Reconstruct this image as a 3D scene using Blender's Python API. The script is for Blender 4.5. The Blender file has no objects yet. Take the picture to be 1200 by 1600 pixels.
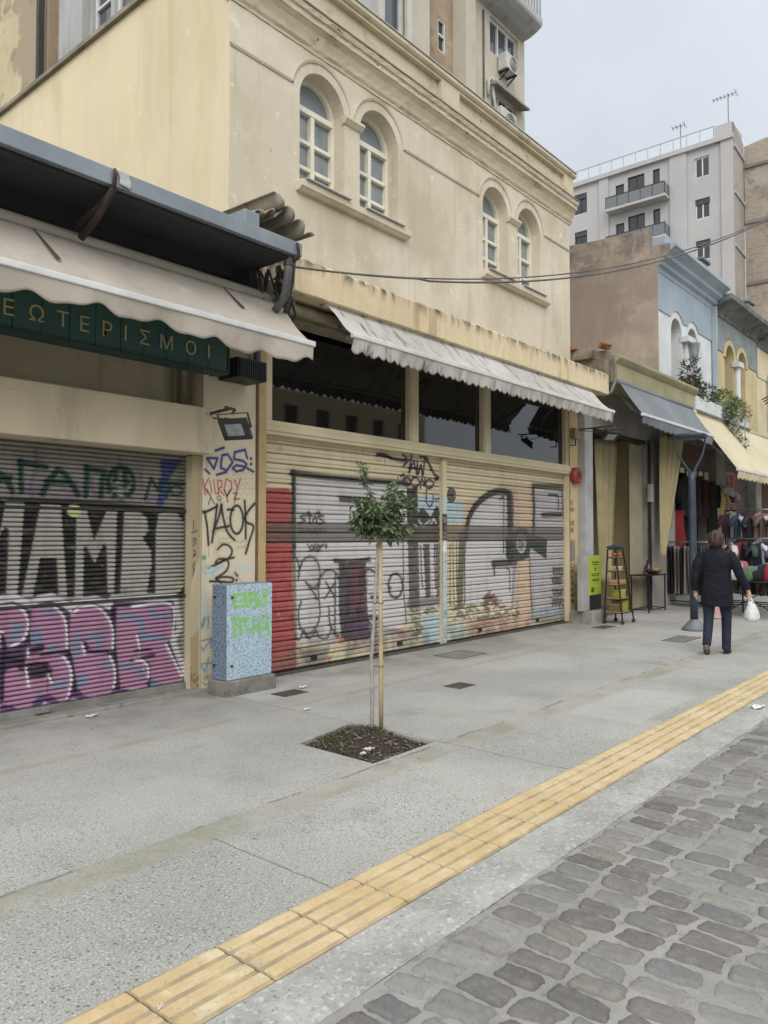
import bpy, bmesh, math, random
import numpy as np
from mathutils import Vector, Matrix
from mathutils.geometry import tessellate_polygon

random.seed(7)
rng = np.random.default_rng(11)
S = bpy.context.scene
COL = S.collection
R = math.radians
EYE = 1.6                                    # height of the viewer's eye above the pavement, metres


def L(r, g, b):
    """sRGB 0-255 -> linear reflectance, a little greyer than the eye reports it"""
    y = .3 * r + .59 * g + .11 * b
    r, g, b = (y + (c - y) * .86 for c in (r, g, b))
    return tuple(((c / 255) / 12.92 if c / 255 <= .04045 else (((c / 255) + .055) / 1.055) ** 2.4) for c in (r, g, b))


# ------------------------------------------------------------------ materials
class NT:
    def __init__(self, name):
        self.m = bpy.data.materials.new(name)
        self.m.use_nodes = True
        self.t = self.m.node_tree
        self.t.nodes.clear()
        self.out = self.n('ShaderNodeOutputMaterial')

    def n(self, kind, **kw):
        nd = self.t.nodes.new(kind)
        for k, v in kw.items():
            setattr(nd, k, v)
        return nd

    def set(self, sock, v):
        if isinstance(v, bpy.types.NodeSocket):
            self.t.links.new(v, sock)
        elif v is not None:
            if sock.type == 'RGBA' and len(v) == 3:
                v = (*v, 1)
            sock.default_value = v

    def pos(self, scale=(1, 1, 1)):
        g = self.n('ShaderNodeNewGeometry')
        if scale == (1, 1, 1):
            return g.outputs['Position']
        mp = self.n('ShaderNodeVectorMath', operation='MULTIPLY')
        self.t.links.new(g.outputs['Position'], mp.inputs[0])
        mp.inputs[1].default_value = scale
        return mp.outputs[0]

    def xyz(self):
        s = self.n('ShaderNodeSeparateXYZ')
        self.t.links.new(self.pos(), s.inputs[0])
        return s.outputs

    def noise(self, scale, detail=4, rough=.55, vec=None, dist=0):
        nd = self.n('ShaderNodeTexNoise')
        self.set(nd.inputs['Vector'], vec if vec is not None else self.pos())
        nd.inputs['Scale'].default_value = scale
        nd.inputs['Detail'].default_value = detail
        nd.inputs['Roughness'].default_value = rough
        nd.inputs['Distortion'].default_value = dist
        return nd.outputs['Fac']

    def voro(self, scale, feature='F1', vec=None, out='Distance', rand=1):
        nd = self.n('ShaderNodeTexVoronoi', feature=feature)
        self.set(nd.inputs['Vector'], vec if vec is not None else self.pos())
        nd.inputs['Scale'].default_value = scale
        nd.inputs['Randomness'].default_value = rand
        return nd.outputs[out]

    def step(self, v, a, b, lo=0., hi=1.):
        nd = self.n('ShaderNodeMapRange', interpolation_type='SMOOTHSTEP')
        self.set(nd.inputs[0], v)
        nd.inputs[1].default_value, nd.inputs[2].default_value = (a, b) if a < b else (b, a)
        nd.inputs[3].default_value, nd.inputs[4].default_value = (lo, hi) if a < b else (hi, lo)
        return nd.outputs[0]

    def math(self, op, a, b=None, clamp=False):
        nd = self.n('ShaderNodeMath', operation=op, use_clamp=clamp)
        self.set(nd.inputs[0], a)
        if b is not None:
            self.set(nd.inputs[1], b)
        return nd.outputs[0]

    def mix(self, f, a, b, mode='MIX'):
        nd = self.n('ShaderNodeMix', data_type='RGBA', blend_type=mode)
        self.set(nd.inputs[0], f)
        self.set(nd.inputs[6], a)
        self.set(nd.inputs[7], b)
        return nd.outputs[2]

    def bump(self, h, strength=.3, dist=.01, normal=None):
        nd = self.n('ShaderNodeBump')
        nd.inputs['Strength'].default_value = strength
        nd.inputs['Distance'].default_value = dist
        self.set(nd.inputs['Height'], h)
        if normal is not None:
            self.set(nd.inputs['Normal'], normal)
        return nd.outputs[0]

    def bsdf(self, col, rough=.8, metal=0., normal=None, spec=.4, **kw):
        p = self.n('ShaderNodeBsdfPrincipled')
        self.set(p.inputs['Base Color'], col)
        self.set(p.inputs['Roughness'], rough)
        self.set(p.inputs['Metallic'], metal)
        self.set(p.inputs['Specular IOR Level'], spec)
        if normal is not None:
            self.set(p.inputs['Normal'], normal)
        for k, v in kw.items():
            self.set(p.inputs[k], v)
        self.t.links.new(p.outputs[0], self.out.inputs[0])
        return p


def surf(name, col, col2=None, sc=1.5, rough=.8, metal=0., bump=0., bsc=40., bdist=.01, spots=(), attr=False, spec=.4, jit=0., cracks=None):
    """general weathered surface. spots: (colour, noise scale, lo, hi, amount, stretch, (z0, z1) or None)"""
    t = NT(name)
    if attr:
        a = t.n('ShaderNodeAttribute', attribute_name='Col')
        c = a.outputs['Color']
    elif col2 is not None:
        c = t.mix(t.step(t.noise(sc, 6, .6), .33, .67), col, col2)
    else:
        c = t.mix(0., col, col)
    if jit:
        oi = t.n('ShaderNodeObjectInfo')
        h = t.n('ShaderNodeHueSaturation')
        t.set(h.inputs['Value'], t.step(oi.outputs['Random'], 0., 1., 1 - jit, 1 + jit))
        t.set(h.inputs['Color'], c)
        c = h.outputs[0]
    for s in spots:
        cc, nsc, lo, hi, amt = s[:5]
        stretch = s[5] if len(s) > 5 and s[5] else (1, 1, 1)
        m = t.math('MULTIPLY', t.step(t.noise(nsc, 6, .62, t.pos(stretch)), lo, hi), amt)
        if len(s) > 6 and s[6]:
            z0, z1 = s[6]
            m = t.math('MULTIPLY', m, t.step(t.xyz()[2], z0, z1))
        c = t.mix(m, c, cc)
    if cracks:
        csc, wid, cc, amt = cracks
        wv = t.n('ShaderNodeVectorMath', operation='ADD')
        sc_ = t.n('ShaderNodeVectorMath', operation='SCALE')
        nn = t.n('ShaderNodeTexNoise')
        t.set(nn.inputs['Vector'], t.pos())
        nn.inputs['Scale'].default_value = 3.
        nn.inputs['Detail'].default_value = 6
        t.t.links.new(nn.outputs['Color'], sc_.inputs[0])
        sc_.inputs['Scale'].default_value = .35
        t.t.links.new(t.pos(), wv.inputs[0])
        t.t.links.new(sc_.outputs[0], wv.inputs[1])
        e_ = t.voro(csc, 'DISTANCE_TO_EDGE', wv.outputs[0])
        m = t.math('MULTIPLY', t.step(e_, wid * .3, wid, 1., 0.), t.step(t.noise(csc * 1.3, 3), .5, .62, 0, amt))
        c = t.mix(m, c, cc)
    nrm = None
    if bump:
        nrm = t.bump(t.noise(bsc, 5, .6), bump, bdist)
    rr = t.step(t.noise(7, 4), .3, .7, max(0, rough - .07), min(1, rough + .07)) if rough > .12 else rough
    t.bsdf(c, rr, metal, nrm, spec)
    return t.m


# ------------------------------------------------------------------ mesh building
class MB:
    def __init__(self):
        self.v, self.f = [], []

    def add(self, vs, fs):
        o = len(self.v)
        self.v += [tuple(map(float, p)) for p in vs]
        self.f += [tuple(i + o for i in f) for f in fs]
        return self

    def box(self, x0, x1, y0, y1, z0, z1):
        vs = [(x, y, z) for z in (z0, z1) for y in (y0, y1) for x in (x0, x1)]
        return self.add(vs, [(0, 2, 3, 1), (4, 5, 7, 6), (0, 1, 5, 4), (2, 6, 7, 3), (0, 4, 6, 2), (1, 3, 7, 5)])

    def bx(self, M, a0, a1, d0, d1, z0, z1):
        vs = [M(a, d, z) for z in (z0, z1) for d in (d0, d1) for a in (a0, a1)]
        return self.add(vs, [(0, 2, 3, 1), (4, 5, 7, 6), (0, 1, 5, 4), (2, 6, 7, 3), (0, 4, 6, 2), (1, 3, 7, 5)])

    def bar(self, p, q, w, h=None, up=(0, 0, 1)):
        p, q = Vector(p), Vector(q)
        h = h or w
        d = (q - p).normalized()
        u = Vector(up)
        if abs(d.dot(u)) > .95:
            u = Vector((1, 0, 0))
        s = d.cross(u).normalized() * w / 2
        u = s.cross(d).normalized() * h / 2
        vs = [p - s - u, p + s - u, p + s + u, p - s + u, q - s - u, q + s - u, q + s + u, q - s + u]
        return self.add(vs, [(0, 3, 2, 1), (4, 5, 6, 7), (0, 1, 5, 4), (1, 2, 6, 5), (2, 3, 7, 6), (3, 0, 4, 7)])

    def tube(self, pts, r, n=8, cap=True, squash=1., side=None):
        pts = [Vector(p) for p in pts]
        rs = r if isinstance(r, (list, tuple)) else [r] * len(pts)
        o = len(self.v)
        prev = Vector(side) if side else None
        for i, p in enumerate(pts):
            d = (pts[min(i + 1, len(pts) - 1)] - pts[max(i - 1, 0)]).normalized()
            if prev is None:
                a = Vector((0, 0, 1)) if abs(d.z) < .9 else Vector((1, 0, 0))
                prev = d.cross(a).normalized()
            s = (prev - d * prev.dot(d)).normalized()
            prev = s
            u = d.cross(s)
            for k in range(n):
                an = 2 * math.pi * k / n
                self.v.append(tuple(p + s * math.cos(an) * rs[i] + u * math.sin(an) * rs[i] * squash))
        for i in range(len(pts) - 1):
            for k in range(n):
                a, b = o + i * n + k, o + i * n + (k + 1) % n
                self.f.append((a, b, b + n, a + n))
        if cap:
            self.f.append(tuple(o + k for k in reversed(range(n))))
            self.f.append(tuple(o + (len(pts) - 1) * n + k for k in range(n)))
        return self

    def lathe(self, c, prof, n=20):
        o = len(self.v)
        for r, z in prof:
            for k in range(n):
                a = 2 * math.pi * k / n
                self.v.append((c[0] + r * math.cos(a), c[1] + r * math.sin(a), c[2] + z))
        for i in range(len(prof) - 1):
            for k in range(n):
                a, b = o + i * n + k, o + i * n + (k + 1) % n
                self.f.append((a, b, b + n, a + n))
        self.f.append(tuple(o + k for k in reversed(range(n))))
        self.f.append(tuple(o + (len(prof) - 1) * n + k for k in range(n)))
        return self

    def extrude(self, poly, M0, M1):
        """poly 2-D, M0 / M1 map a 2-D point to the two end planes"""
        n = len(poly)
        vs = [M0(*p) for p in poly] + [M1(*p) for p in poly]
        fs = [tuple(range(n)), tuple(reversed(range(n, 2 * n)))]
        fs += [(i, n + i, n + (i + 1) % n, (i + 1) % n) for i in range(n)]
        return self.add(vs, fs)

    def holed(self, outer, holes, M, depth):
        """a wall sheet with openings: outer and holes in (a, z); M(a, d, z); reveals run back by depth"""
        loops = [[Vector((a, z, 0)) for a, z in outer]] + [[Vector((a, z, 0)) for a, z in h] for h in holes]
        flat = [p for l in loops for p in l]
        tris = tessellate_polygon(loops)
        self.add([M(p.x, 0, p.y) for p in flat], [tuple(t) for t in tris])
        for h in holes:
            n = len(h)
            vs = [M(a, 0, z) for a, z in h] + [M(a, -depth, z) for a, z in h]
            self.add(vs, [(i, (i + 1) % n, n + (i + 1) % n, n + i) for i in range(n)])
        return self

    def grid(self, nu, nv, fn):
        o = len(self.v)
        for j in range(nv):
            for i in range(nu):
                self.v.append(tuple(fn(i / (nu - 1), j / (nv - 1))))
        for j in range(nv - 1):
            for i in range(nu - 1):
                a = o + j * nu + i
                self.f.append((a, a + 1, a + nu + 1, a + nu))
        return self

    def build(self, name, mat, parent=None, bevel=0., smooth=False, solid=0., fix=True, seg=2):
        off = world_loc(parent)
        me = bpy.data.meshes.new(name)
        me.from_pydata([(x - off.x, y - off.y, z - off.z) for x, y, z in self.v], [], self.f)
        if fix:
            bm = bmesh.new()
            bm.from_mesh(me)
            bmesh.ops.recalc_face_normals(bm, faces=bm.faces)
            bm.to_mesh(me)
            bm.free()
        me.materials.append(mat)
        if smooth:
            me.polygons.foreach_set('use_smooth', [True] * len(me.polygons))
        o = bpy.data.objects.new(name, me)
        COL.objects.link(o)
        if parent:
            o.parent = parent
        if solid:
            md = o.modifiers.new('thick', 'SOLIDIFY')
            md.thickness = solid
            md.offset = 0
        if bevel:
            md = o.modifiers.new('edge', 'BEVEL')
            md.width = bevel
            md.segments = seg
            md.limit_method = 'ANGLE'
            md.angle_limit = R(40)
        return o


def world_loc(o):
    v = Vector((0, 0, 0))
    while o is not None:
        v = v + o.location
        o = o.parent
    return v


def tag(o, label=None, cat=None, group=None, kind=None):
    if label:
        o['label'] = label
    if cat:
        o['category'] = cat
    if group:
        o['group'] = group
    if kind:
        o['kind'] = kind
    return o


def thing(name, label, cat, loc=(0, 0, 0), group=None):
    o = bpy.data.objects.new(name, None)
    COL.objects.link(o)
    o.location = loc
    o.empty_display_size = .2
    return tag(o, label, cat, group)


def structure(o):
    o['kind'] = 'structure'
    return o


def YF(Y):
    """wall along the street facing the road: (along, outwards, up)"""
    return lambda a, d, z: (a, Y - d, z)


def XF(X):
    """party wall across the street facing the viewer"""
    return lambda a, d, z: (X - d, a, z)


def rect(a0, a1, z0, z1):
    return [(a0, z0), (a1, z0), (a1, z1), (a0, z1)]


def arch(a0, a1, z0, zs, n=14):
    r = (a1 - a0) / 2
    c = (a0 + a1) / 2
    pts = [(a0, z0), (a1, z0)]
    pts += [(c + r * math.cos(math.pi * k / n), zs + r * math.sin(math.pi * k / n)) for k in range(n + 1)]
    return pts


def fuse(name, mb, mat, parent, voxel, smooth_it=2):
    """weld overlapping lofts into ONE continuous surface"""
    off = world_loc(parent)
    me = bpy.data.meshes.new(name + '_raw')
    me.from_pydata([(x - off.x, y - off.y, z - off.z) for x, y, z in mb.v], [], mb.f)
    bm = bmesh.new()
    bm.from_mesh(me)
    bmesh.ops.recalc_face_normals(bm, faces=bm.faces)
    bm.to_mesh(me)
    bm.free()
    t = bpy.data.objects.new(name + '_raw', me)
    COL.objects.link(t)
    md = t.modifiers.new('r', 'REMESH')
    md.mode = 'VOXEL'
    md.voxel_size = voxel
    md2 = t.modifiers.new('s', 'SMOOTH')
    md2.iterations = smooth_it
    dg = bpy.context.evaluated_depsgraph_get()
    m2 = bpy.data.meshes.new_from_object(t.evaluated_get(dg))
    bpy.data.objects.remove(t)
    bpy.data.meshes.remove(me)
    m2.name = name
    m2.materials.clear()
    m2.materials.append(mat)
    m2.polygons.foreach_set('use_smooth', [True] * len(m2.polygons))
    o = bpy.data.objects.new(name, m2)
    COL.objects.link(o)
    o.parent = parent
    return o


def text_mesh(txt, size, extrude=.004):
    cu = bpy.data.curves.new('lettering', 'FONT')
    cu.body = txt
    cu.size = size
    cu.extrude = extrude
    cu.align_x = 'CENTER'
    t = bpy.data.objects.new('lettering', cu)
    COL.objects.link(t)
    dg = bpy.context.evaluated_depsgraph_get()
    me = bpy.data.meshes.new_from_object(t.evaluated_get(dg))
    vs = [tuple(v.co) for v in me.vertices]
    fs = [tuple(p.vertices) for p in me.polygons]
    bpy.data.objects.remove(t)
    bpy.data.curves.remove(cu)
    bpy.data.meshes.remove(me)
    return vs, fs


# ------------------------------------------------------------------ spray paint on walls and shutters
FOC, YAW, TILT = 1198., R(40.3), math.atan(38 / 1198.)
_f = (math.cos(TILT) * math.cos(YAW), math.cos(TILT) * math.sin(YAW), math.sin(TILT))
_r = (math.sin(YAW), -math.cos(YAW), 0.)
_u = (-math.sin(TILT) * math.cos(YAW), -math.sin(TILT) * math.sin(YAW), math.cos(TILT))


def survey(u, v, Y):
    """a point measured on the photograph -> metres along and up the wall standing at distance Y"""
    a, b = (u - 600) / FOC, (800 - v) / FOC
    d = [_f[i] + a * _r[i] + b * _u[i] for i in range(3)]
    t = Y / d[1]
    return d[0] * t, EYE + d[2] * t, t / FOC


def smooth_line(pts, n=6):
    if len(pts) < 3:
        return pts
    P = [np.array(p, float) for p in pts]
    out = []
    for i in range(len(P) - 1):
        p0, p1, p2, p3 = P[max(i - 1, 0)], P[i], P[i + 1], P[min(i + 2, len(P) - 1)]
        for k in range(n):
            t = k / n
            out.append(.5 * ((2 * p1) + (-p0 + p2) * t + (2 * p0 - 5 * p1 + 4 * p2 - p3) * t * t + (-p0 + 3 * p1 - 3 * p2 + p3) * t ** 3))
    out.append(P[-1])
    return out


class Paint:
    """paint lying on a wall: every vertex (x, z in metres) of a dense sheet has a colour"""

    def __init__(self, x, z, base, Y):
        self.x, self.z, self.Y = x, z, Y
        self.c = np.tile(np.array(base, float), (len(x), 1))
        self.n1 = rng.normal(0, 1, len(x))
        self.quiet = False
        self.sheet(1, 0, 0)

    def sheet(self, sc, ox, oy):
        self.sc, self.ox, self.oy = sc, ox, oy

    def pt(self, p):
        x, z, k = survey(self.ox + p[0] / self.sc, self.oy + p[1] / self.sc, self.Y)
        return x, z, k / self.sc

    def blend(self, idx, w, col):
        w = np.clip(w, 0, 1)[:, None]
        self.c[idx] = self.c[idx] * (1 - w) + np.array(col) * w

    def poly(self, pts, col, alpha=1., soft=.012, curve=False):
        q = [self.pt(p)[:2] for p in (smooth_line(pts + [pts[0]]) if curve else pts)]
        qx, qz = np.array([p[0] for p in q]), np.array([p[1] for p in q])
        idx = np.where((self.x > qx.min() - soft) & (self.x < qx.max() + soft) & (self.z > qz.min() - soft) & (self.z < qz.max() + soft))[0]
        if not len(idx):
            return
        x, z = self.x[idx], self.z[idx]
        ins = np.zeros(len(idx), bool)
        dist = np.full(len(idx), 9.)
        n = len(q)
        for i in range(n):
            x0, z0, x1, z1 = qx[i], qz[i], qx[(i + 1) % n], qz[(i + 1) % n]
            if z0 != z1:
                cr = ((z0 > z) != (z1 > z)) & (x < (x1 - x0) * (z - z0) / (z1 - z0) + x0)
                ins ^= cr
            dx, dz = x1 - x0, z1 - z0
            ll = dx * dx + dz * dz + 1e-12
            t = np.clip(((x - x0) * dx + (z - z0) * dz) / ll, 0, 1)
            dist = np.minimum(dist, np.hypot(x - x0 - t * dx, z - z0 - t * dz))
        sd = np.where(ins, dist, -dist)
        self.blend(idx, alpha * np.clip(.5 + sd / soft + .08 * self.n1[idx], 0, 1), col)

    def line(self, pts, w, col, alpha=1., curve=True, soft=.35):
        w = w * 1.35
        if w > 9 and alpha > .85 and not self.quiet:
            self.quiet = True
            self.line(pts, w * 1.9, col, .10, curve, 1.)                      # overspray
            if random.random() < .3:                                        # a run of wet paint
                q = random.choice(pts)
                k = random.uniform(1.5, 5) * w
                self.line([(q[0], q[1]), (q[0] + random.uniform(-2, 2), q[1] + k)], max(3, w * .16), col, .8, False)
            self.quiet = False
        pts = smooth_line(pts) if curve else pts
        q = [self.pt(p) for p in pts]
        hw = np.mean([p[2] for p in q]) * w / 2
        qx, qz = np.array([p[0] for p in q]), np.array([p[1] for p in q])
        pad = hw * 1.6 + .01
        idx = np.where((self.x > qx.min() - pad) & (self.x < qx.max() + pad) & (self.z > qz.min() - pad) & (self.z < qz.max() + pad))[0]
        if not len(idx):
            return
        x, z = self.x[idx], self.z[idx]
        dist = np.full(len(idx), 9.)
        for i in range(len(q) - 1):
            x0, z0, x1, z1 = qx[i], qz[i], qx[i + 1], qz[i + 1]
            dx, dz = x1 - x0, z1 - z0
            t = np.clip(((x - x0) * dx + (z - z0) * dz) / (dx * dx + dz * dz + 1e-12), 0, 1)
            dist = np.minimum(dist, np.hypot(x - x0 - t * dx, z - z0 - t * dz))
        self.blend(idx, alpha * np.clip((hw - dist) / (hw * soft + .003) + .5 + .1 * self.n1[idx], 0, 1), col)

    def oval(self, cx, cy, rx, ry, w, col, alpha=1., fill=False):
        pts = [(cx + rx * math.cos(k * math.pi / 10), cy + ry * math.sin(k * math.pi / 10)) for k in range(20)]
        if fill:
            self.poly(pts, col, alpha)
        else:
            self.line(pts + [pts[0]], w, col, alpha, False)

    def dabs(self, box, n, size, col, alpha=.8, slant=0):
        for _ in range(n):
            x, y = random.uniform(box[0], box[2]), random.uniform(box[1], box[3])
            a = random.uniform(-1, 1) if not slant else slant + random.uniform(-.3, .3)
            l = random.uniform(.5, 1.5) * size
            self.line([(x, y), (x + l * math.cos(a), y + l * math.sin(a))], size * .45, col, alpha * random.uniform(.5, 1), False)

    def scribble(self, box, rows, w, col, alpha=.9, dens=9):
        """rows of illegible hand scrawl"""
        x0, y0, x1, y1 = box
        h = (y1 - y0) / rows
        for r_ in range(rows):
            pts, x = [], x0 + random.uniform(0, .1) * (x1 - x0)
            up = True
            while x < x1:
                y = y0 + h * (r_ + (random.uniform(.05, .3) if up else random.uniform(.6, .85)))
                pts.append((x, y))
                x += (x1 - x0) / dens * random.uniform(.2, 1.1) * (1 if up else .6)
                up = not up
            if len(pts) > 2:
                self.line(pts, w, col, alpha)

    def wear(self, amount, base):
        """patchy fading of the paint back to the bare sheet"""
        self.blend(np.arange(len(self.x)), amount * np.clip(.5 + .35 * self.n1, 0, 1), base)


def painted_sheet(name, x0, x1, rows, dx, paint_fn, base, Y, mat, parent, z_off=0.):
    """a dense sheet whose rows are (z, outward bulge); paint_fn(Paint) lays the paint"""
    nu = int((x1 - x0) / dx) + 2
    xs = np.linspace(x0, x1, nu)
    zs = np.array([r[0] for r in rows])
    ds = np.array([r[1] for r in rows])
    nv = len(rows)
    Xg, Zg = np.meshgrid(xs, zs)
    Dg = np.repeat(ds[:, None], nu, 1)
    # slight long waves so that the sheet is not dead flat
    Dg = Dg + .004 * np.sin(Xg * 2.1 + Zg * .7) + .003 * np.sin(Xg * 5.3 - Zg * 2.1)
    p = Paint(Xg.ravel(), Zg.ravel(), base, Y)
    paint_fn(p)
    off = world_loc(parent)
    co = np.stack([Xg.ravel() - off.x, Y - Dg.ravel() - off.y, Zg.ravel() + z_off - off.z], 1)
    ii = (np.arange(nv - 1)[:, None] * nu + np.arange(nu - 1)[None]).ravel()
    fa = np.stack([ii, ii + 1, ii + nu + 1, ii + nu], 1)
    me = bpy.data.meshes.new(name)
    me.from_pydata(co.tolist(), [], fa.tolist())
    at = me.color_attributes.new('Col', 'FLOAT_COLOR', 'POINT')
    at.data.foreach_set('color', np.concatenate([np.clip(p.c, 0, 1), np.ones((len(p.c), 1))], 1).ravel().astype(np.float32))
    me.materials.append(mat)
    me.polygons.foreach_set('use_smooth', [True] * len(me.polygons))
    o = bpy.data.objects.new(name, me)
    COL.objects.link(o)
    o.parent = parent
    return o
# ------------------------------------------------------------------ camera, sky, sun
cam = bpy.data.objects.new('camera', bpy.data.cameras.new('camera'))
COL.objects.link(cam)
S.camera = cam
cam.location = (0, 0, EYE)
cam.rotation_euler = (R(90) + TILT, 0, YAW - R(90))
cam.data.sensor_fit = 'VERTICAL'
cam.data.sensor_height = 24
cam.data.lens = 24 * FOC / 1600
cam.data.clip_end = 2000
cam.data.clip_start = .05

SUN_EL, SUN_AZ = R(38), R(222)               # direction the light comes from: azimuth measured from +X towards +Y
sd = bpy.data.lights.new('sun', 'SUN')
sd.energy = 1.5
sd.angle = R(34)
sd.color = (1., .96, .9)
sun = bpy.data.objects.new('sun', sd)
COL.objects.link(sun)
dv = Vector((math.cos(SUN_EL) * math.cos(SUN_AZ), math.cos(SUN_EL) * math.sin(SUN_AZ), math.sin(SUN_EL)))
sun.rotation_euler = dv.to_track_quat('Z', 'Y').to_euler()

W = bpy.data.worlds.new('World')
S.world = W
W.use_nodes = True
wt = W.node_tree
wt.nodes.clear()
wn = wt.nodes.new
sky = wn('ShaderNodeTexSky')
sky.sky_type = 'NISHITA'
sky.sun_disc = False
sky.sun_elevation = SUN_EL
sky.sun_rotation = R(90) - SUN_AZ
tc = wn('ShaderNodeTexCoord')
sp = wn('ShaderNodeSeparateXYZ')
wt.links.new(tc.outputs['Generated'], sp.inputs[0])
# overcast: the zenith is brighter than the horizon, the cloud sheet is faintly mottled
ramp = wn('ShaderNodeMapRange')
wt.links.new(sp.outputs[2], ramp.inputs[0])
ramp.inputs[1].default_value, ramp.inputs[2].default_value = .42, 1.
ramp.inputs[3].default_value, ramp.inputs[4].default_value = 8.9, 13.
nz = wn('ShaderNodeTexNoise')
wt.links.new(tc.outputs['Generated'], nz.inputs['Vector'])
nz.inputs['Scale'].default_value = 2.2
nz.inputs['Detail'].default_value = 5
mr = wn('ShaderNodeMapRange')
wt.links.new(nz.outputs['Fac'], mr.inputs[0])
mr.inputs[1].default_value, mr.inputs[2].default_value = .3, .7
mr.inputs[3].default_value, mr.inputs[4].default_value = .83, 1.1
mu = wn('ShaderNodeMath')
mu.operation = 'MULTIPLY'
wt.links.new(ramp.outputs[0], mu.inputs[0])
wt.links.new(mr.outputs[0], mu.inputs[1])
vm = wn('ShaderNodeVectorMath')
vm.operation = 'SCALE'
vm.inputs[0].default_value = (.925, 1.0, 1.075)
wt.links.new(mu.outputs[0], vm.inputs['Scale'])
mx = wn('ShaderNodeMix')
mx.data_type = 'RGBA'
mx.inputs[0].default_value = .9
wt.links.new(sky.outputs[0], mx.inputs[6])
# the cloud sheet is brightest round the hidden sun
dt = wn('ShaderNodeVectorMath')
dt.operation = 'DOT_PRODUCT'
wt.links.new(tc.outputs['Generated'], dt.inputs[0])
dt.inputs[1].default_value = dv
gl = wn('ShaderNodeMapRange')
gl.interpolation_type = 'SMOOTHSTEP'
wt.links.new(dt.outputs['Value'], gl.inputs[0])
gl.inputs[1].default_value, gl.inputs[2].default_value = -.1, 1.
gl.inputs[3].default_value, gl.inputs[4].default_value = 0., 12.
gv = wn('ShaderNodeVectorMath')
gv.operation = 'SCALE'
gv.inputs[0].default_value = (1.0, .99, .96)
wt.links.new(gl.outputs[0], gv.inputs['Scale'])
ad = wn('ShaderNodeVectorMath')
ad.operation = 'ADD'
wt.links.new(vm.outputs[0], ad.inputs[0])
wt.links.new(gv.outputs[0], ad.inputs[1])
wt.links.new(ad.outputs[0], mx.inputs[7])
bg = wn('ShaderNodeBackground')
bg.inputs[1].default_value = .1
wt.links.new(mx.outputs[2], bg.inputs[0])
wo = wn('ShaderNodeOutputWorld')
wt.links.new(bg.outputs[0], wo.inputs[0])

S.view_settings.view_transform = 'Standard'
S.view_settings.look = 'None'
S.view_settings.exposure = -.15
S.view_settings.gamma = 1.
S.render.engine = 'CYCLES'
S.cycles.max_bounces = 8
S.cycles.use_denoising = True

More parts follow.
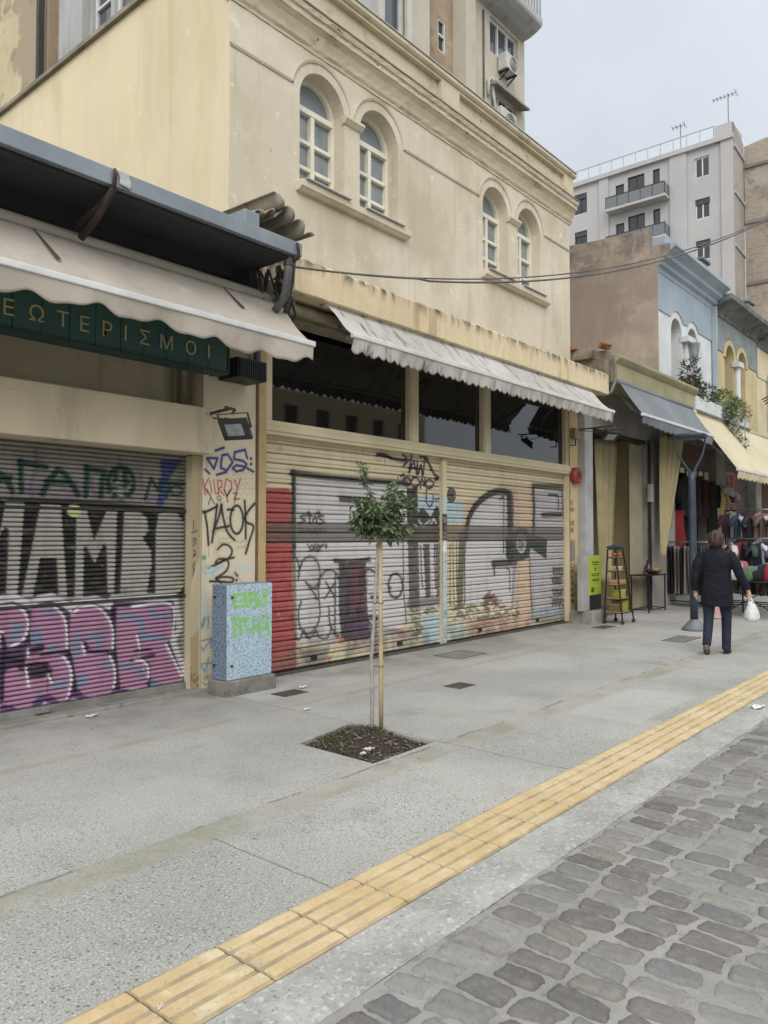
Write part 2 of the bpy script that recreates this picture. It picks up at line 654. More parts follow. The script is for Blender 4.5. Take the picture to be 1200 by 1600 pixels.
# ------------------------------------------------------------------ ground materials
def pavement_material():
    t = NT('pebble concrete')
    x, y, z = t.xyz()
    big = t.noise(.55, 5, .6)
    col = t.mix(t.step(big, .35, .65), L(162, 160, 153), L(184, 181, 173))
    col = t.mix(t.math('MULTIPLY', t.step(t.noise(1.7, 7, .65), .5, .72), .55), col, L(140, 137, 130))
    col = t.mix(t.step(t.noise(120, 3, .7), .4, .68, 0, .68), col, L(114, 112, 107))
    col = t.mix(t.step(t.noise(75, 3, .6), .52, .72, 0, .68), col, L(220, 217, 210))
    # pebbles and pock marks, denser towards the road and patchy
    wv = t.noise(60, 2)
    patch = t.step(t.noise(.9, 4), .36, .56, .45, 1.)
    near = t.step(y, 2.6, 6.2, 1., .45)
    for sc, r0, amt in ((33, .25, .78), (57, .30, .72), (24, .17, .74)):
        v = t.voro(sc)
        rnd = t.n('ShaderNodeTexVoronoi')
        t.set(rnd.inputs['Vector'], t.pos())
        rnd.inputs['Scale'].default_value = sc
        sel = t.n('ShaderNodeSeparateColor')
        t.t.links.new(rnd.outputs['Color'], sel.inputs[0])
        m = t.math('MULTIPLY', t.step(t.math('ADD', v, t.math('MULTIPLY', wv, .12)), r0 - .03, r0 + .1, 1., 0.), t.step(sel.outputs[0], .36, .42))
        m = t.math('MULTIPLY', t.math('MULTIPLY', m, amt), t.math('MULTIPLY', patch, near))
        col = t.mix(m, col, t.mix(sel.outputs[1], L(76, 75, 74), L(118, 115, 110)))
    # mortar bands along the street
    wob = t.math('MULTIPLY', t.math('SUBTRACT', t.noise(5, 5), .5), .07)
    yy = t.math('ADD', y, wob)
    band = t.math('MULTIPLY', t.step(yy, 3.30, 3.33), t.step(yy, 3.52, 3.55, 1., 0.))
    moss = t.mix(t.step(t.noise(1.3, 5), .4, .62), L(170, 164, 150), L(146, 144, 124))
    moss = t.mix(t.step(t.noise(40, 4), .45, .75, 0, .7), moss, L(126, 122, 110))
    col = t.mix(t.math('MULTIPLY', band, t.step(t.noise(2.6, 4), .35, .6, .25, .9)), col, moss)
    edge = t.step(t.math('ABSOLUTE', t.math('SUBTRACT', yy, 3.535)), .006, .02, .6, 0.)
    col = t.mix(t.math('MULTIPLY', edge, t.step(t.noise(3, 4), .45, .6)), col, L(86, 82, 72))
    thin = t.step(t.math('ABSOLUTE', t.math('SUBTRACT', yy, 5.36)), .035, .07, 1., 0.)
    col = t.mix(t.math('MULTIPLY', thin, t.step(t.noise(1.9, 4), .35, .6, .1, .6)), col, L(152, 142, 124))
    # joints across the pavement and a few hairline cracks
    wx = t.math('ADD', x, t.math('MULTIPLY', t.math('SUBTRACT', t.noise(2.4, 6, .65), .5), .09))
    for jx, y0, y1, a in ((4.88, 2.4, 6.6, .75), (2.55, 2.4, 3.34, .7), (1.0, 3.4, 6.6, .5), (9.6, 2.4, 6.6, .7), (7.2, 2.4, 3.34, .6), (14.3, 2.4, 6.6, .6), (12.0, 2.4, 3.4, .6), (19, 2.4, 6.6, .6)):
        j = t.step(t.math('ABSOLUTE', t.math('SUBTRACT', wx, jx)), .002, .0085, 1., 0.)
        j = t.math('MULTIPLY', j, t.math('MULTIPLY', t.step(y, y0, y0 + .02), t.step(y, y1, y1 + .02, 1., 0.)))
        col = t.mix(t.math('MULTIPLY', j, a), col, L(92, 88, 82))
    # patched rectangles of newer and older concrete
    for x0, x1, y0, y1, c_, a in ((4.95, 6.35, 5.72, 6.6, L(178, 178, 174), .55), (8.15, 10.1, 5.6, 6.6, L(138, 134, 126), .5), (0.2, 1.6, 4.2, 5.2, L(150, 148, 142), .3), (6.4, 7.9, 2.6, 3.25, L(186, 184, 178), .35), (10.6, 13.2, 5.5, 6.6, L(146, 141, 132), .4)):
        r_ = t.math('MULTIPLY', t.math('MULTIPLY', t.step(wx, x0, x0 + .02), t.step(wx, x1, x1 + .02, 1., 0.)), t.math('MULTIPLY', t.step(yy, y0, y0 + .02), t.step(yy, y1, y1 + .02, 1., 0.)))
        col = t.mix(t.math('MULTIPLY', r_, a), col, c_)
    # grime at the foot of the buildings, worn light patches
    col = t.mix(t.math('MULTIPLY', t.step(t.noise(1.4, 6, .6), .42, .62), t.step(y, 5.2, 6.6, 0., .6)), col, L(118, 112, 103))
    gum = t.voro(3.1)
    col = t.mix(t.step(t.math('ADD', gum, t.math('MULTIPLY', t.noise(30), .03)), .045, .06, .75, 0.), col, L(84, 82, 80))
    gum2 = t.voro(4.3)
    col = t.mix(t.step(gum2, .02, .035, .8, 0.), col, L(215, 213, 208))
    h = t.math('ADD', t.math('MULTIPLY', t.noise(120, 3), .5), t.voro(33))
    t.bsdf(col, .62, 0, t.bump(h, .35, .004), .5)
    return t.m


M_PAVE = pavement_material()
M_KERB = surf('kerb concrete', L(150, 148, 142), L(172, 170, 164), 3, .85, bump=.5, bsc=90, bdist=.006,
              spots=((L(128, 126, 121), 11, .5, .72, .5), (L(208, 206, 200), 34, .52, .68, .6), (L(104, 102, 98), 55, .54, .68, .65), (L(120, 118, 112), 4, .54, .7, .4)))
M_GROUND = surf('far ground', L(130, 128, 122), L(150, 147, 140), .4, .9)


def tactile_material():
    t = NT('worn yellow tactile tile')
    x, y, z = t.xyz()
    col = t.mix(t.step(t.noise(1.6, 5), .35, .65), L(194, 168, 120), L(208, 186, 144))
    col = t.mix(t.step(t.noise(9, 5), .45, .75, 0, .6), col, L(222, 207, 174))
    # each tile a little different
    k = t.math('FLOOR', t.math('DIVIDE', x, .385))
    wn_ = t.n('ShaderNodeTexWhiteNoise', noise_dimensions='1D')
    t.set(wn_.inputs['W'], k)
    col = t.mix(t.step(wn_.outputs[0], 0, 1, 0, .45), col, L(196, 164, 110))
    col = t.mix(t.step(t.noise(6, 6, .66), .56, .68, 0, .7), col, L(168, 158, 140))
    col = t.mix(t.step(t.noise(60, 4), .55, .75, 0, .55), col, L(150, 128, 92))
    # grooves between the bars: shade painted into the colour, plus patchy grey dirt
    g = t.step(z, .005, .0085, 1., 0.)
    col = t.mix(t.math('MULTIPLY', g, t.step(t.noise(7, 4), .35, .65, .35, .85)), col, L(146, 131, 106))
    t.bsdf(col, .8, 0, t.bump(t.noise(130, 3), .3, .003), .3)
    return t.m


def set_material():
    t = NT('street setts')
    a = t.n('ShaderNodeAttribute', attribute_name='Col')
    col = a.outputs['Color']
    col = t.mix(t.step(t.noise(16, 7, .7), .45, .7, 0, .4), col, L(140, 137, 130))
    col = t.mix(t.step(t.noise(75, 4), .55, .75, 0, .5), col, L(70, 66, 64))
    t.bsdf(col, .8, 0, t.bump(t.noise(45, 5, .65), .5, .006), .35)
    return t.m


M_MORTAR = surf('sandy joint mortar', L(138, 135, 128), L(154, 151, 143), 2.2, .88, bump=.55, bsc=70, bdist=.006,
                spots=((L(106, 103, 97), 8, .5, .68, .7), (L(176, 173, 165), 38, .58, .72, .55), (L(84, 82, 78), 90, .6, .72, .55)))

# ------------------------------------------------------------------ ground
g = MB()
g.add([(-300, -300, -.08), (700, -300, -.08), (700, 700, -.08), (-300, 700, -.08)], [(0, 1, 2, 3)])
structure(g.build('ground', M_GROUND))

PIT = [(4.13, 4.36), (4.11, 3.585), (4.85, 3.60), (4.85, 4.50)]
pv = MB()
pv.holed([(-8, 2.472), (60, 2.472), (60, 7.4), (-8, 7.4)], [PIT], lambda a, d, z: (a, z, d), .1)
structure(pv.build('pavement', M_PAVE))

# tactile strip: tiles of four raised bars
tm = MB()
for k in range(-6, 76):
    x0 = -.035 + k * .385
    dz = random.uniform(-.0015, .0015)
    tm.box(x0 + .004, x0 + .381, 2.115, 2.469, -.03, .003 + dz)
    for b in range(4):
        y0 = 2.128 + b * .0865
        xa, xb, za, zb = x0 + .006, x0 + .379, .003 + dz, .0135 + dz
        tm.add([(xa, y0, za), (xb, y0, za), (xb, y0 + .064, za), (xa, y0 + .064, za),
                (xa + .006, y0 + .008, zb), (xb - .006, y0 + .008, zb), (xb - .006, y0 + .056, zb), (xa + .006, y0 + .056, zb)],
               [(4, 5, 6, 7), (0, 1, 5, 4), (1, 2, 6, 5), (2, 3, 7, 6), (3, 0, 4, 7)])
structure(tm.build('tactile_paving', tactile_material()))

kb = MB()


def kerb_pt(u, v):
    x = -5 + 50 * u
    y = 1.84 + .27 * v
    return (x, y, .001 - .009 * max(0, .34 - v) * 3 + .0015 * math.sin(x * 9 + v * 5))


kb.grid(400, 7, kerb_pt)
structure(kb.build('kerb', M_KERB, smooth=True))


def hgt(x, y):
    return (.004 * math.sin(x * 2.3 + y * 1.1) + .003 * math.sin(x * 5.7 - y * 4.1)) * min(1, max(0, (1.86 - y) * 3))


rd = MB()
rd.grid(260, 70, lambda u, v: (-1 + 17 * u, -3. + 4.86 * v, -.011 + hgt(-1 + 17 * u, -3. + 4.86 * v) + random.uniform(-.002, .002)))
rd.add([(16, -12, -.02), (80, -12, -.02), (80, 1.86, -.02), (16, 1.86, -.02)], [(0, 1, 2, 3)])
rd.add([(-20, -12, -.02), (-1, -12, -.02), (-1, 1.86, -.02), (-20, 1.86, -.02)], [(0, 1, 2, 3)])
rd.add([(-1, -12, -.02), (16, -12, -.02), (16, -3, -.02), (-1, -3, -.02)], [(0, 1, 2, 3)])
structure(rd.build('road', M_MORTAR, smooth=True, fix=False))

# worn setts laid across the street
vs, fs, cs = [], [], []
tones = [L(114, 110, 105), L(126, 122, 116), L(108, 104, 98), L(116, 108, 103), L(113, 113, 111), L(134, 131, 125), L(120, 115, 108), L(104, 100, 97), L(124, 122, 116), L(119, 119, 116)]
xr = .6
while xr < 15:
    w = random.uniform(.112, .132)
    y = 1.835 - random.uniform(0, .05)
    while y > -1.2:
        ln = random.uniform(.17, .24)
        y -= ln
        if True:
            top = random.choice((.0055, .006, .003, .0015, -.001, -.004, .005, .004, .007, .002))
            o = len(vs)
            col = np.array(random.choice(tones)) * random.uniform(.85, 1.12)
            if top < .001:
                col = col * .4 + np.array(L(140, 137, 130)) * .6
            sk, sk2 = random.uniform(-.014, .014), random.uniform(-.012, .012)
            ph = random.uniform(0, 6)
            NU, NV = 11, 15
            for j in range(NV):
                for i in range(NU):
                    a, b = math.sin((i / (NU - 1) - .5) * math.pi), math.sin((j / (NV - 1) - .5) * math.pi)
                    # rounded rectangle with an uneven outline
                    ea, eb = abs(a) ** 5, abs(b) ** 6
                    rim = max(ea ** 2, eb ** 2, min(1, (max(0, abs(a) - .86) / .14) ** 2 + (max(0, abs(b) - .91) / .09) ** 2))
                    sx = a * (w / 2 - .003) * (1 - .05 * b * b - .07 * math.sin(ph + 2.9 * b)) + sk * b
                    sy = b * ln / 2 * (1 - .05 * a * a + .04 * math.sin(ph * 2 + 3 * a)) + sk2 * a
                    sx += .0028 * math.sin(ph * 3 + 9 * b + 5 * a)
                    sy += .0028 * math.sin(ph * 5 + 8 * a - 6 * b)
                    px, py = xr + w / 2 + sx, y + ln / 2 + sy
                    zz = hgt(px, py) + top - .0088 + .009 * (1 - rim) - .020 * rim + .0016 * math.sin(ph + 31 * px + 23 * py) + random.uniform(-.0009, .0009)
                    vs.append((px, py, zz))
                    cs.append((*(col * random.uniform(.93, 1.07)), 1))
            for j in range(NV - 1):
                for i in range(NU - 1):
                    q = o + j * NU + i
                    fs.append((q, q + 1, q + NU + 1, q + NU))
        y -= random.uniform(.012, .03)
    xr += w + random.uniform(.012, .022)
me = bpy.data.meshes.new('road_setts')
me.from_pydata(vs, [], fs)
at = me.color_attributes.new('Col', 'FLOAT_COLOR', 'POINT')
at.data.foreach_set('color', np.array(cs, np.float32).ravel())
me.materials.append(set_material())
me.polygons.foreach_set('use_smooth', [True] * len(me.polygons))
ob = bpy.data.objects.new('road_setts', me)
COL.objects.link(ob)
structure(ob)

# ------------------------------------------------------------------ covers let into the pavement
M_IRON = surf('rusty cast iron', L(82, 76, 70), L(104, 96, 86), 6, .7, .3, bump=.4, bsc=60, spots=((L(120, 84, 62), 10, .5, .68, .6), (L(60, 56, 54), 30, .5, .7, .6)))
M_COVER = surf('dirty concrete cover', L(124, 119, 111), L(140, 135, 126), 5, .85, bump=.4, bsc=60, spots=((L(96, 90, 82), 12, .5, .65, .6),))


def cover(x0, x1, y0, y1, label, mat):
    c = thing('inspection_cover', label, 'manhole cover', ((x0 + x1) / 2, (y0 + y1) / 2, 0))
    m = MB()
    m.box(x0 + .02, x1 - .02, y0 + .02, y1 - .02, -.04, .003)
    for k in range(1, 8):
        xx = x0 + .02 + (x1 - x0 - .04) * k / 8
        m.box(xx - .006, xx + .006, y0 + .04, y1 - .04, .003, .0055)
    m.build('lid', mat, c)
    m = MB()
    for a in ((x0, x1, y0, y0 + .017), (x0, x1, y1 - .017, y1), (x0, x0 + .017, y0 + .017, y1 - .017), (x1 - .017, x1, y0 + .017, y1 - .017)):
        m.box(*a[:4], -.04, .005)
    m.build('rim', M_IRON, c)


cover(8.3, 8.95, 5.74, 6.18, 'large rectangular pavement cover before the middle of the graffiti shutters', M_COVER)
cover(6.68, 6.98, 4.62, 4.84, 'small dark drain cover in the open pavement beyond the young tree', M_IRON)
cover(11.75, 12.55, 4.05, 4.4, 'flat grey cover in the pavement between the walker and the lamp post', M_COVER)
cover(5.22, 5.55, 5.72, 5.94, 'rusty square valve cover near the foot of the painted utility cabinet', M_IRON)
cover(12.6, 13.1, 5.7, 5.95, 'dark cover beside the green poster board at the end of the shutters', M_IRON)
# ------------------------------------------------------------------ shared materials
SOOT = L(74, 70, 62)
M_YWALL = surf('ochre render', L(209, 197, 174), L(199, 187, 163), .7, .9, bump=.25, bsc=22, bdist=.01, spots=((L(182, 168, 140), 1.1, .47, .68, .75, (1, 1, .6)), (L(216, 208, 190), .8, .5, .62, .35), (L(164, 150, 120), .45, .52, .7, .35, (1, 1, .5)), (L(222, 214, 192), 2.3, .55, .75, .5),
                      (L(172, 160, 134), 1.3, .54, .74, .5, (4, 4, .25)), (L(228, 222, 204), 5.5, .64, .67, .45), (L(176, 164, 138), 16, .6, .72, .3), (L(150, 138, 112), 9, .69, .71, .6)))
M_YSIDE = surf('warm ochre side render', L(218, 200, 161), L(208, 190, 151), .5, .9, bump=.2, bsc=22, bdist=.01, spots=((L(196, 178, 138), .9, .48, .7, .6, (1.5, 1.5, .35)), (L(226, 208, 160), 1.7, .52, .75, .5, (2, 2, .4)), (L(182, 163, 122), 1.5, .58, .76, .4, (5, 5, .2)), (L(190, 172, 132), 14, .6, .72, .3), (L(234, 220, 180), 5, .65, .68, .35), (L(158, 140, 104), 9, .7, .72, .6)))
M_CORN = surf('weathered cornice', L(202, 189, 158), L(188, 175, 146), 1.2, .9, bump=.45, bsc=30, bdist=.012,
              spots=((L(146, 132, 106), 2.1, .54, .7, .6, (1, 1, 2)), (L(84, 76, 64), 5, .65, .71, .8, (1, 1, 1.5)), (L(210, 196, 160), 3, .58, .72, .4)))
M_LEDGE = surf('stained concrete ledge', L(216, 196, 158), L(206, 184, 146), .9, .9, bump=.4, bsc=30, bdist=.01,
               spots=((L(226, 202, 160), 2, .5, .7, .4), (L(96, 86, 68), 2.2, .42, .62, .9, (3.2, 3.2, .5), (4.42, 4.63)),
                      (L(70, 64, 54), 5, .5, .62, .9, (1.6, 1, .6), (4.52, 4.62)), (L(150, 122, 86), 1.3, .56, .7, .5, (3, 3, .4))))
M_FRAME = surf('cream painted metal', L(206, 192, 156), L(192, 178, 142), 2, .55, bump=.1, bsc=50, spots=((L(140, 124, 92), 5, .58, .74, .45, (3, 3, .6)),))
M_SASH = surf('cream window paint', L(226, 220, 200), L(214, 207, 186), 3, .5)
M_LEAD = surf('zinc flashing', L(180, 179, 178), L(198, 197, 196), 3, .5, .1)
M_SLATE = surf('grey roofing', L(112, 110, 106), L(92, 90, 88), 1.2, .9)


def glass_mat(name, col, rough=.06, spec=.8):
    t = NT(name)
    t.bsdf(col, rough, 0, t.bump(t.noise(1.3, 2), .02, .02), spec)
    return t.m


M_DARKGLASS = glass_mat('dark shop glass', (.006, .0065, .007), .03, 1.)
M_UPPANE = surf('curtained upper pane', L(112, 122, 128), L(140, 147, 150), 2.2, .12, spec=.7, spots=((L(96, 106, 112), 5, .5, .7, .5, (6, 6, .5)),))
M_FANPANE = glass_mat('frosted fanlight', L(126, 136, 139), .25, .5)
M_PANE = glass_mat('window pane', L(70, 76, 82), .06, .8)
M_DARKPANE = glass_mat('dark window pane', L(42, 45, 52), .1, .6)

# ------------------------------------------------------------------ the ochre two-storey building
YB = thing('ochre_building', 'ochre two storey building with paired arched windows above graffiti covered roller shutters', 'building', (9.2, 6.66, 0))
FW = YF(6.66)
ARCHES = [(6.28, 7.07), (7.36, 8.16), (10.31, 11.10), (11.40, 12.20)]
m = MB()
m.holed(rect(5.22, 13.33, 4.6, 7.58), [arch(a, b, 5.87, 6.945, 18) for a, b in ARCHES], FW, .3)
m.build('front_wall', M_YWALL, YB, fix=False)
m = MB()
m.add([(5.22, 6.66, 4.2), (5.22, 13.2, 4.2), (5.22, 13.2, 8.3), (5.22, 6.66, 8.3)], [(0, 1, 2, 3)])
m.build('side_wall', M_YSIDE, YB)
m = MB()
m.add([(13.33, 6.66, 3), (13.33, 13.2, 3), (13.33, 13.2, 8.4), (13.33, 6.66, 8.4)], [(0, 1, 2, 3)])
m.build('party_wall', M_YSIDE, YB)
m = MB()
m.box(5.16, 5.40, 6.9, 13.2, 8.3, 8.36)
m.build('coping', surf('side coping', L(150, 140, 116), L(120, 112, 96), 2, .9), YB)
m = MB()
m.box(5.40, 13.3, 6.9, 13.2, 8.0, 8.05)
m.build('roof', M_SLATE, YB)

# window units
for a0, a1 in ARCHES:
    fr = MB()
    c, r = (a0 + a1) / 2, (a1 - a0) / 2
    fy = 6.90
    ob_, ib = arch(a0, a1, 5.87, 6.945, 18), arch(a0 + .055, a1 - .055, 5.94, 6.945, 18)
    n = len(ob_)
    vs = [(p[0], 6.85, p[1]) for p in ob_] + [(p[0], 6.85, p[1]) for p in ib] + [(p[0], 6.93, p[1]) for p in ib]
    fr.add(vs, [(i, (i + 1) % n, n + (i + 1) % n, n + i) for i in range(n)] + [(n + i, n + (i + 1) % n, 2 * n + (i + 1) % n, 2 * n + i) for i in range(n)])
    fr.box(a0 + .04, a1 - .04, 6.835, 6.92, 6.885, 6.955)
    fr.box(c - .032, c + .032, 6.843, 6.92, 5.93, 6.89)
    for s in (-1, 1):
        xa = c + s * .032
        xb = c + s * (r - .05)
        for zz in (6.17, 6.5):
            fr.box(min(xa, xb), max(xa, xb), 6.85, 6.92, zz, zz + .045)
    wf = fr.build('window', M_SASH, YB, fix=False)
    pn = MB()
    pn.box(a0 + .04, a1 - .04, 6.905, 6.912, 5.9, 6.9)
    pn.build('pane', M_UPPANE, wf)
    pn = MB()
    fl = arch(a0 + .045, a1 - .045, 6.955, 6.957, 18)
    pn.add([(p[0], 6.905, p[1]) for p in fl], [tuple(range(len(fl)))])
    pn.build('fanlight', M_FANPANE, wf, fix=False)

# hood mouldings over the arches joined by a string course
m = MB()
for a0, a1 in ARCHES:
    c, r = (a0 + a1) / 2, (a1 - a0) / 2
    K = 22
    th0 = math.asin((7.03 - 6.945) / (r + .13)) if True else 0
    for k in range(K):
        t0 = th0 + (math.pi - 2 * th0) * k / K
        t1 = th0 + (math.pi - 2 * th0) * (k + 1) / K
        q = []
        for tt in (t0, t1):
            for rr, y in ((r + .118, 6.665), (r + .118, 6.645), (r + .145, 6.632), (r + .145, 6.665)):
                q.append((c + rr * math.cos(tt), y, 6.945 + rr * math.sin(tt)))
        m.add(q, [(0, 1, 5, 4), (1, 2, 6, 5), (2, 3, 7, 6)])
ends = [(5.22, 6.28 - .14), (8.16 + .14, 10.31 - .14), (12.20 + .14, 13.33)]
for xa, xb in ends:
    m.add([(xa, 6.665, 7.022), (xa, 6.645, 7.022), (xa, 6.632, 7.045), (xa, 6.665, 7.05), (xb, 6.665, 7.022), (xb, 6.645, 7.022), (xb, 6.632, 7.045), (xb, 6.665, 7.05)],
          [(0, 1, 5, 4), (1, 2, 6, 5), (2, 3, 7, 6)])
m.build('string_moulding', M_YWALL, YB, fix=False)
for a, b in ((7.07, 7.36), (11.10, 11.40)):
    m = MB()
    m.extrude([(6.68, 6.90), (6.64, 6.90), (6.60, 6.94), (6.585, 6.95), (6.585, 6.985), (6.61, 7.0), (6.68, 7.0)], lambda y, z: (a - .03, y, z), lambda y, z: (b + .03, y, z))
    m.build('impost', M_YWALL, YB, bevel=.006)
for a, b in ((6.22, 8.32), (10.25, 12.38)):
    m = MB()
    m.extrude([(6.70, 5.74), (6.60, 5.74), (6.575, 5.765), (6.55, 5.78), (6.55, 5.86), (6.70, 5.86)], lambda y, z: (a, y, z), lambda y, z: (b, y, z))
    sl = m.build('windowsill', M_YWALL, YB, bevel=.006)
    m = MB()
    for i0, i1 in (ARCHES[:2] if a < 9 else ARCHES[2:]):
        m.box(i0 + .003, i1 - .003, 6.51, 6.9, 5.868, 5.878)
    m.build('flashing', M_LEAD, sl)

prof = [(6.70, 7.54), (6.645, 7.54), (6.64, 7.57), (6.615, 7.60), (6.60, 7.66), (6.565, 7.74), (6.52, 7.79), (6.505, 7.795), (6.505, 7.86), (6.48, 7.87), (6.465, 7.915), (6.465, 7.935), (6.70, 7.97)]
m = MB()
NC = 90
for i in range(NC + 1):
    x = 5.20 + (13.36 - 5.20) * i / NC
    for y, z in prof:
        m.v.append((x, y + (random.uniform(-.004, .006) if i % 1 == 0 else 0), z + random.uniform(-.004, .003)))
k = len(prof)
for i in range(NC):
    for j in range(k - 1):
        m.f.append((i * k + j, i * k + j + 1, (i + 1) * k + j + 1, (i + 1) * k + j))
m.f.append(tuple(range(k)))
m.f.append(tuple(NC * k + j for j in range(k)))
m.build('cornice', M_CORN, YB)
m = MB()
m.box(5.20, 13.36, 6.452, 6.53, 7.9365, 7.955)
m.build('flashing', surf('dark cornice flashing', L(112, 108, 102), L(140, 134, 124), 5, .7), YB)

m = MB()
m.holed(rect(5.22, 13.35, 7.96, 8.42), [rect(5.5, 9.08, 8.04, 8.38), rect(9.55, 13.0, 8.04, 8.38)], YF(6.58), .075)
m.add([(5.4, 6.655, 8.0), (13.2, 6.655, 8.0), (13.2, 6.655, 8.4), (5.4, 6.655, 8.4)], [(0, 1, 2, 3)])
m.add([(13.35, 6.58, 7.96), (13.35, 6.9, 7.96), (13.35, 6.9, 8.42), (13.35, 6.58, 8.42)], [(0, 1, 2, 3)])
m.build('parapet', M_CORN, YB, fix=False)
m = MB()
m.extrude([(6.90, 8.42), (6.56, 8.42), (6.53, 8.45), (6.53, 8.50), (6.90, 8.52)], lambda y, z: (5.2, y, z), lambda y, z: (13.39, y, z))
cp = m.build('parapet_coping', M_CORN, YB, bevel=.008)
m = MB()
m.box(5.2, 13.39, 6.515, 6.62, 8.512, 8.522)
m.build('flashing', M_LEAD, cp)

# the concrete ledge over the shop front
m = MB()
NL = 80
pr = [(6.66, 4.225), (6.02, 4.235), (6.0, 4.25), (6.0, 4.60), (6.03, 4.63), (6.66, 4.66)]
for i in range(NL + 1):
    x = 5.60 + (13.56 - 5.60) * i / NL
    for y, z in pr:
        m.v.append((x, y + random.uniform(-.005, .005), z + random.uniform(-.0025, .0025)))
for i in range(NL):
    for j in range(5):
        m.f.append((i * 6 + j, i * 6 + j + 1, (i + 1) * 6 + j + 1, (i + 1) * 6 + j))
m.f.append(tuple(range(6)))
m.f.append(tuple(NL * 6 + j for j in range(6)))
m.build('canopy_ledge', M_LEDGE, YB)

# shop front: cream frames and three dark transom lights
for a, b in ((5.83, 8.36), (8.57, 10.24), (10.46, 13.04)):
    m = MB()
    m.box(a - .02, b + .02, 6.70, 6.71, 2.90, 4.22)
    pane = m.build('transom_pane', M_DARKGLASS, YB)
m = MB()
for a, b in ((5.70, 5.83), (8.36, 8.57), (10.24, 10.46), (13.04, 13.12)):
    m.box(a, b, 6.62, 6.70, 2.92, 4.22)
    m.box(a + .03, b - .03, 6.605, 6.62, 2.92, 4.22)
m.box(5.66, 13.14, 6.58, 6.70, 2.76, 2.92)
m.box(5.66, 13.14, 6.565, 6.58, 2.80, 2.86)
m.build('shop_frame', M_FRAME, YB, bevel=.004)
m = MB()
m.box(5.70, 13.12, 6.86, 6.9, 0, 4.3)
m.build('back_panel', surf('dark interior', (.02, .02, .02), (.03, .03, .03)), YB)
m = MB()
m.box(5.585, 5.695, 6.56, 6.66, .0, 4.22)
m.build('corner_trim', surf('tan metal trim', L(188, 160, 108), L(172, 146, 98), 2, .6, spots=((L(120, 104, 76), 6, .58, .7, .5, (3, 3, .5)),)), YB, bevel=.006)
m = MB()
m.box(5.72, 13.1, 6.62, 6.8, -.05, .022)
m.build('threshold', surf('dirty threshold', L(70, 66, 60), L(92, 87, 78), 5, .9, bump=.4), YB)
m = MB()
m.tube([(5.70, 6.25, 4.13), (13.2, 6.25, 4.13)], .065, 12)
m.box(5.66, 13.3, 6.32, 6.6, 4.05, 4.222)
m.build('awning_housing', surf('khaki beam', L(150, 140, 112), L(120, 112, 92), 3, .7), YB)

# right-hand piers
M_PIER = surf('painted pier', (1, 1, 1), attr=True, bump=.25, bsc=40, bdist=.006)


def pier_paint(p):
    p.sheet(4.286, 620, 690)
    for b in ((1140, 390, 1185, 480), (1150, 520, 1190, 620)):
        p.scribble(b, 2, 6, L(60, 52, 60), .75, 5)
    p.poly([(1145, 660), (1195, 660), (1195, 800), (1150, 800)], L(108, 118, 124), .8)
    p.scribble((1150, 850, 1190, 1090), 6, 7, L(50, 48, 48), .8, 4)
    p.dabs((1140, 620, 1195, 1120), 30, 14, L(90, 84, 78), .6)
    p.dabs((1140, 200, 1195, 1120), 26, 14, L(150, 130, 98), .6)


painted_sheet('end_pier', 13.12, 13.46, [(.02 + 4.2 * i / 340, 0) for i in range(341)], .009, pier_paint, L(198, 172, 126), 6.58, M_PIER, YB)
m = MB()
m.box(13.1201, 13.46, 6.6, 7.2, 0, 4.22)
m.build('pier_core', M_YSIDE, YB)
m = MB()
m.box(13.47, 13.80, 6.44, 7.0, 0, 4.22)
m.build('stone_column', surf('grey marble column', L(172, 172, 172), L(150, 150, 152), 2, .6, bump=.15, spots=((L(120, 118, 116), 3, .55, .7, .5, (2, 2, .6)),)), YB, bevel=.01)
m = MB()
m.box(13.02, 13.62, 6.1, 6.56, -.02, .24)
m.build('pier_plinth', surf('worn concrete plinth', L(150, 144, 132), L(120, 114, 104), 4, .9, bump=.5), YB, bevel=.02)

# ------------------------------------------------------------------ roller shutters with graffiti
M_SHUT = surf('sprayed shutter slats', (1, 1, 1), attr=True, rough=.55, bump=.12, bsc=60, bdist=.004, spec=.35,
              spots=((L(196, 188, 168), 13, .63, .69, .45, (1, 1, 1.6)), (L(104, 98, 90), 1.1, .5, .7, .25, (4, 4, .3)), (L(120, 112, 96), 1.6, .56, .74, .28, (1, 1, 2.5)), (L(92, 84, 72), 5, .6, .75, .35, (1, 1, 1.4)), (L(86, 80, 72), 1.5, .4, .62, .55, (2, 1, 1), (.5, .02))))


def slat_rows(z0, z1, pitch, prof):
    rows, z = [], z0
    while z < z1:
        for f, d in prof:
            if z + f * pitch <= z1:
                rows.append((z + f * pitch, d))
        z += pitch
    return rows


SLAT = [(0, -.022), (.045, -.022), (.06, .010), (.12, .0155), (.20, .0175), (.36, .0175), (.38, .011), (.42, .011), (.44, .0175), (.6, .0175), (.76, .0165), (.86, .0135), (.93, .008), (.945, -.022)]
BLACK, GREY, PALE = L(36, 34, 34), L(66, 63, 63), L(190, 186, 187)
CREAM = L(204, 190, 154)


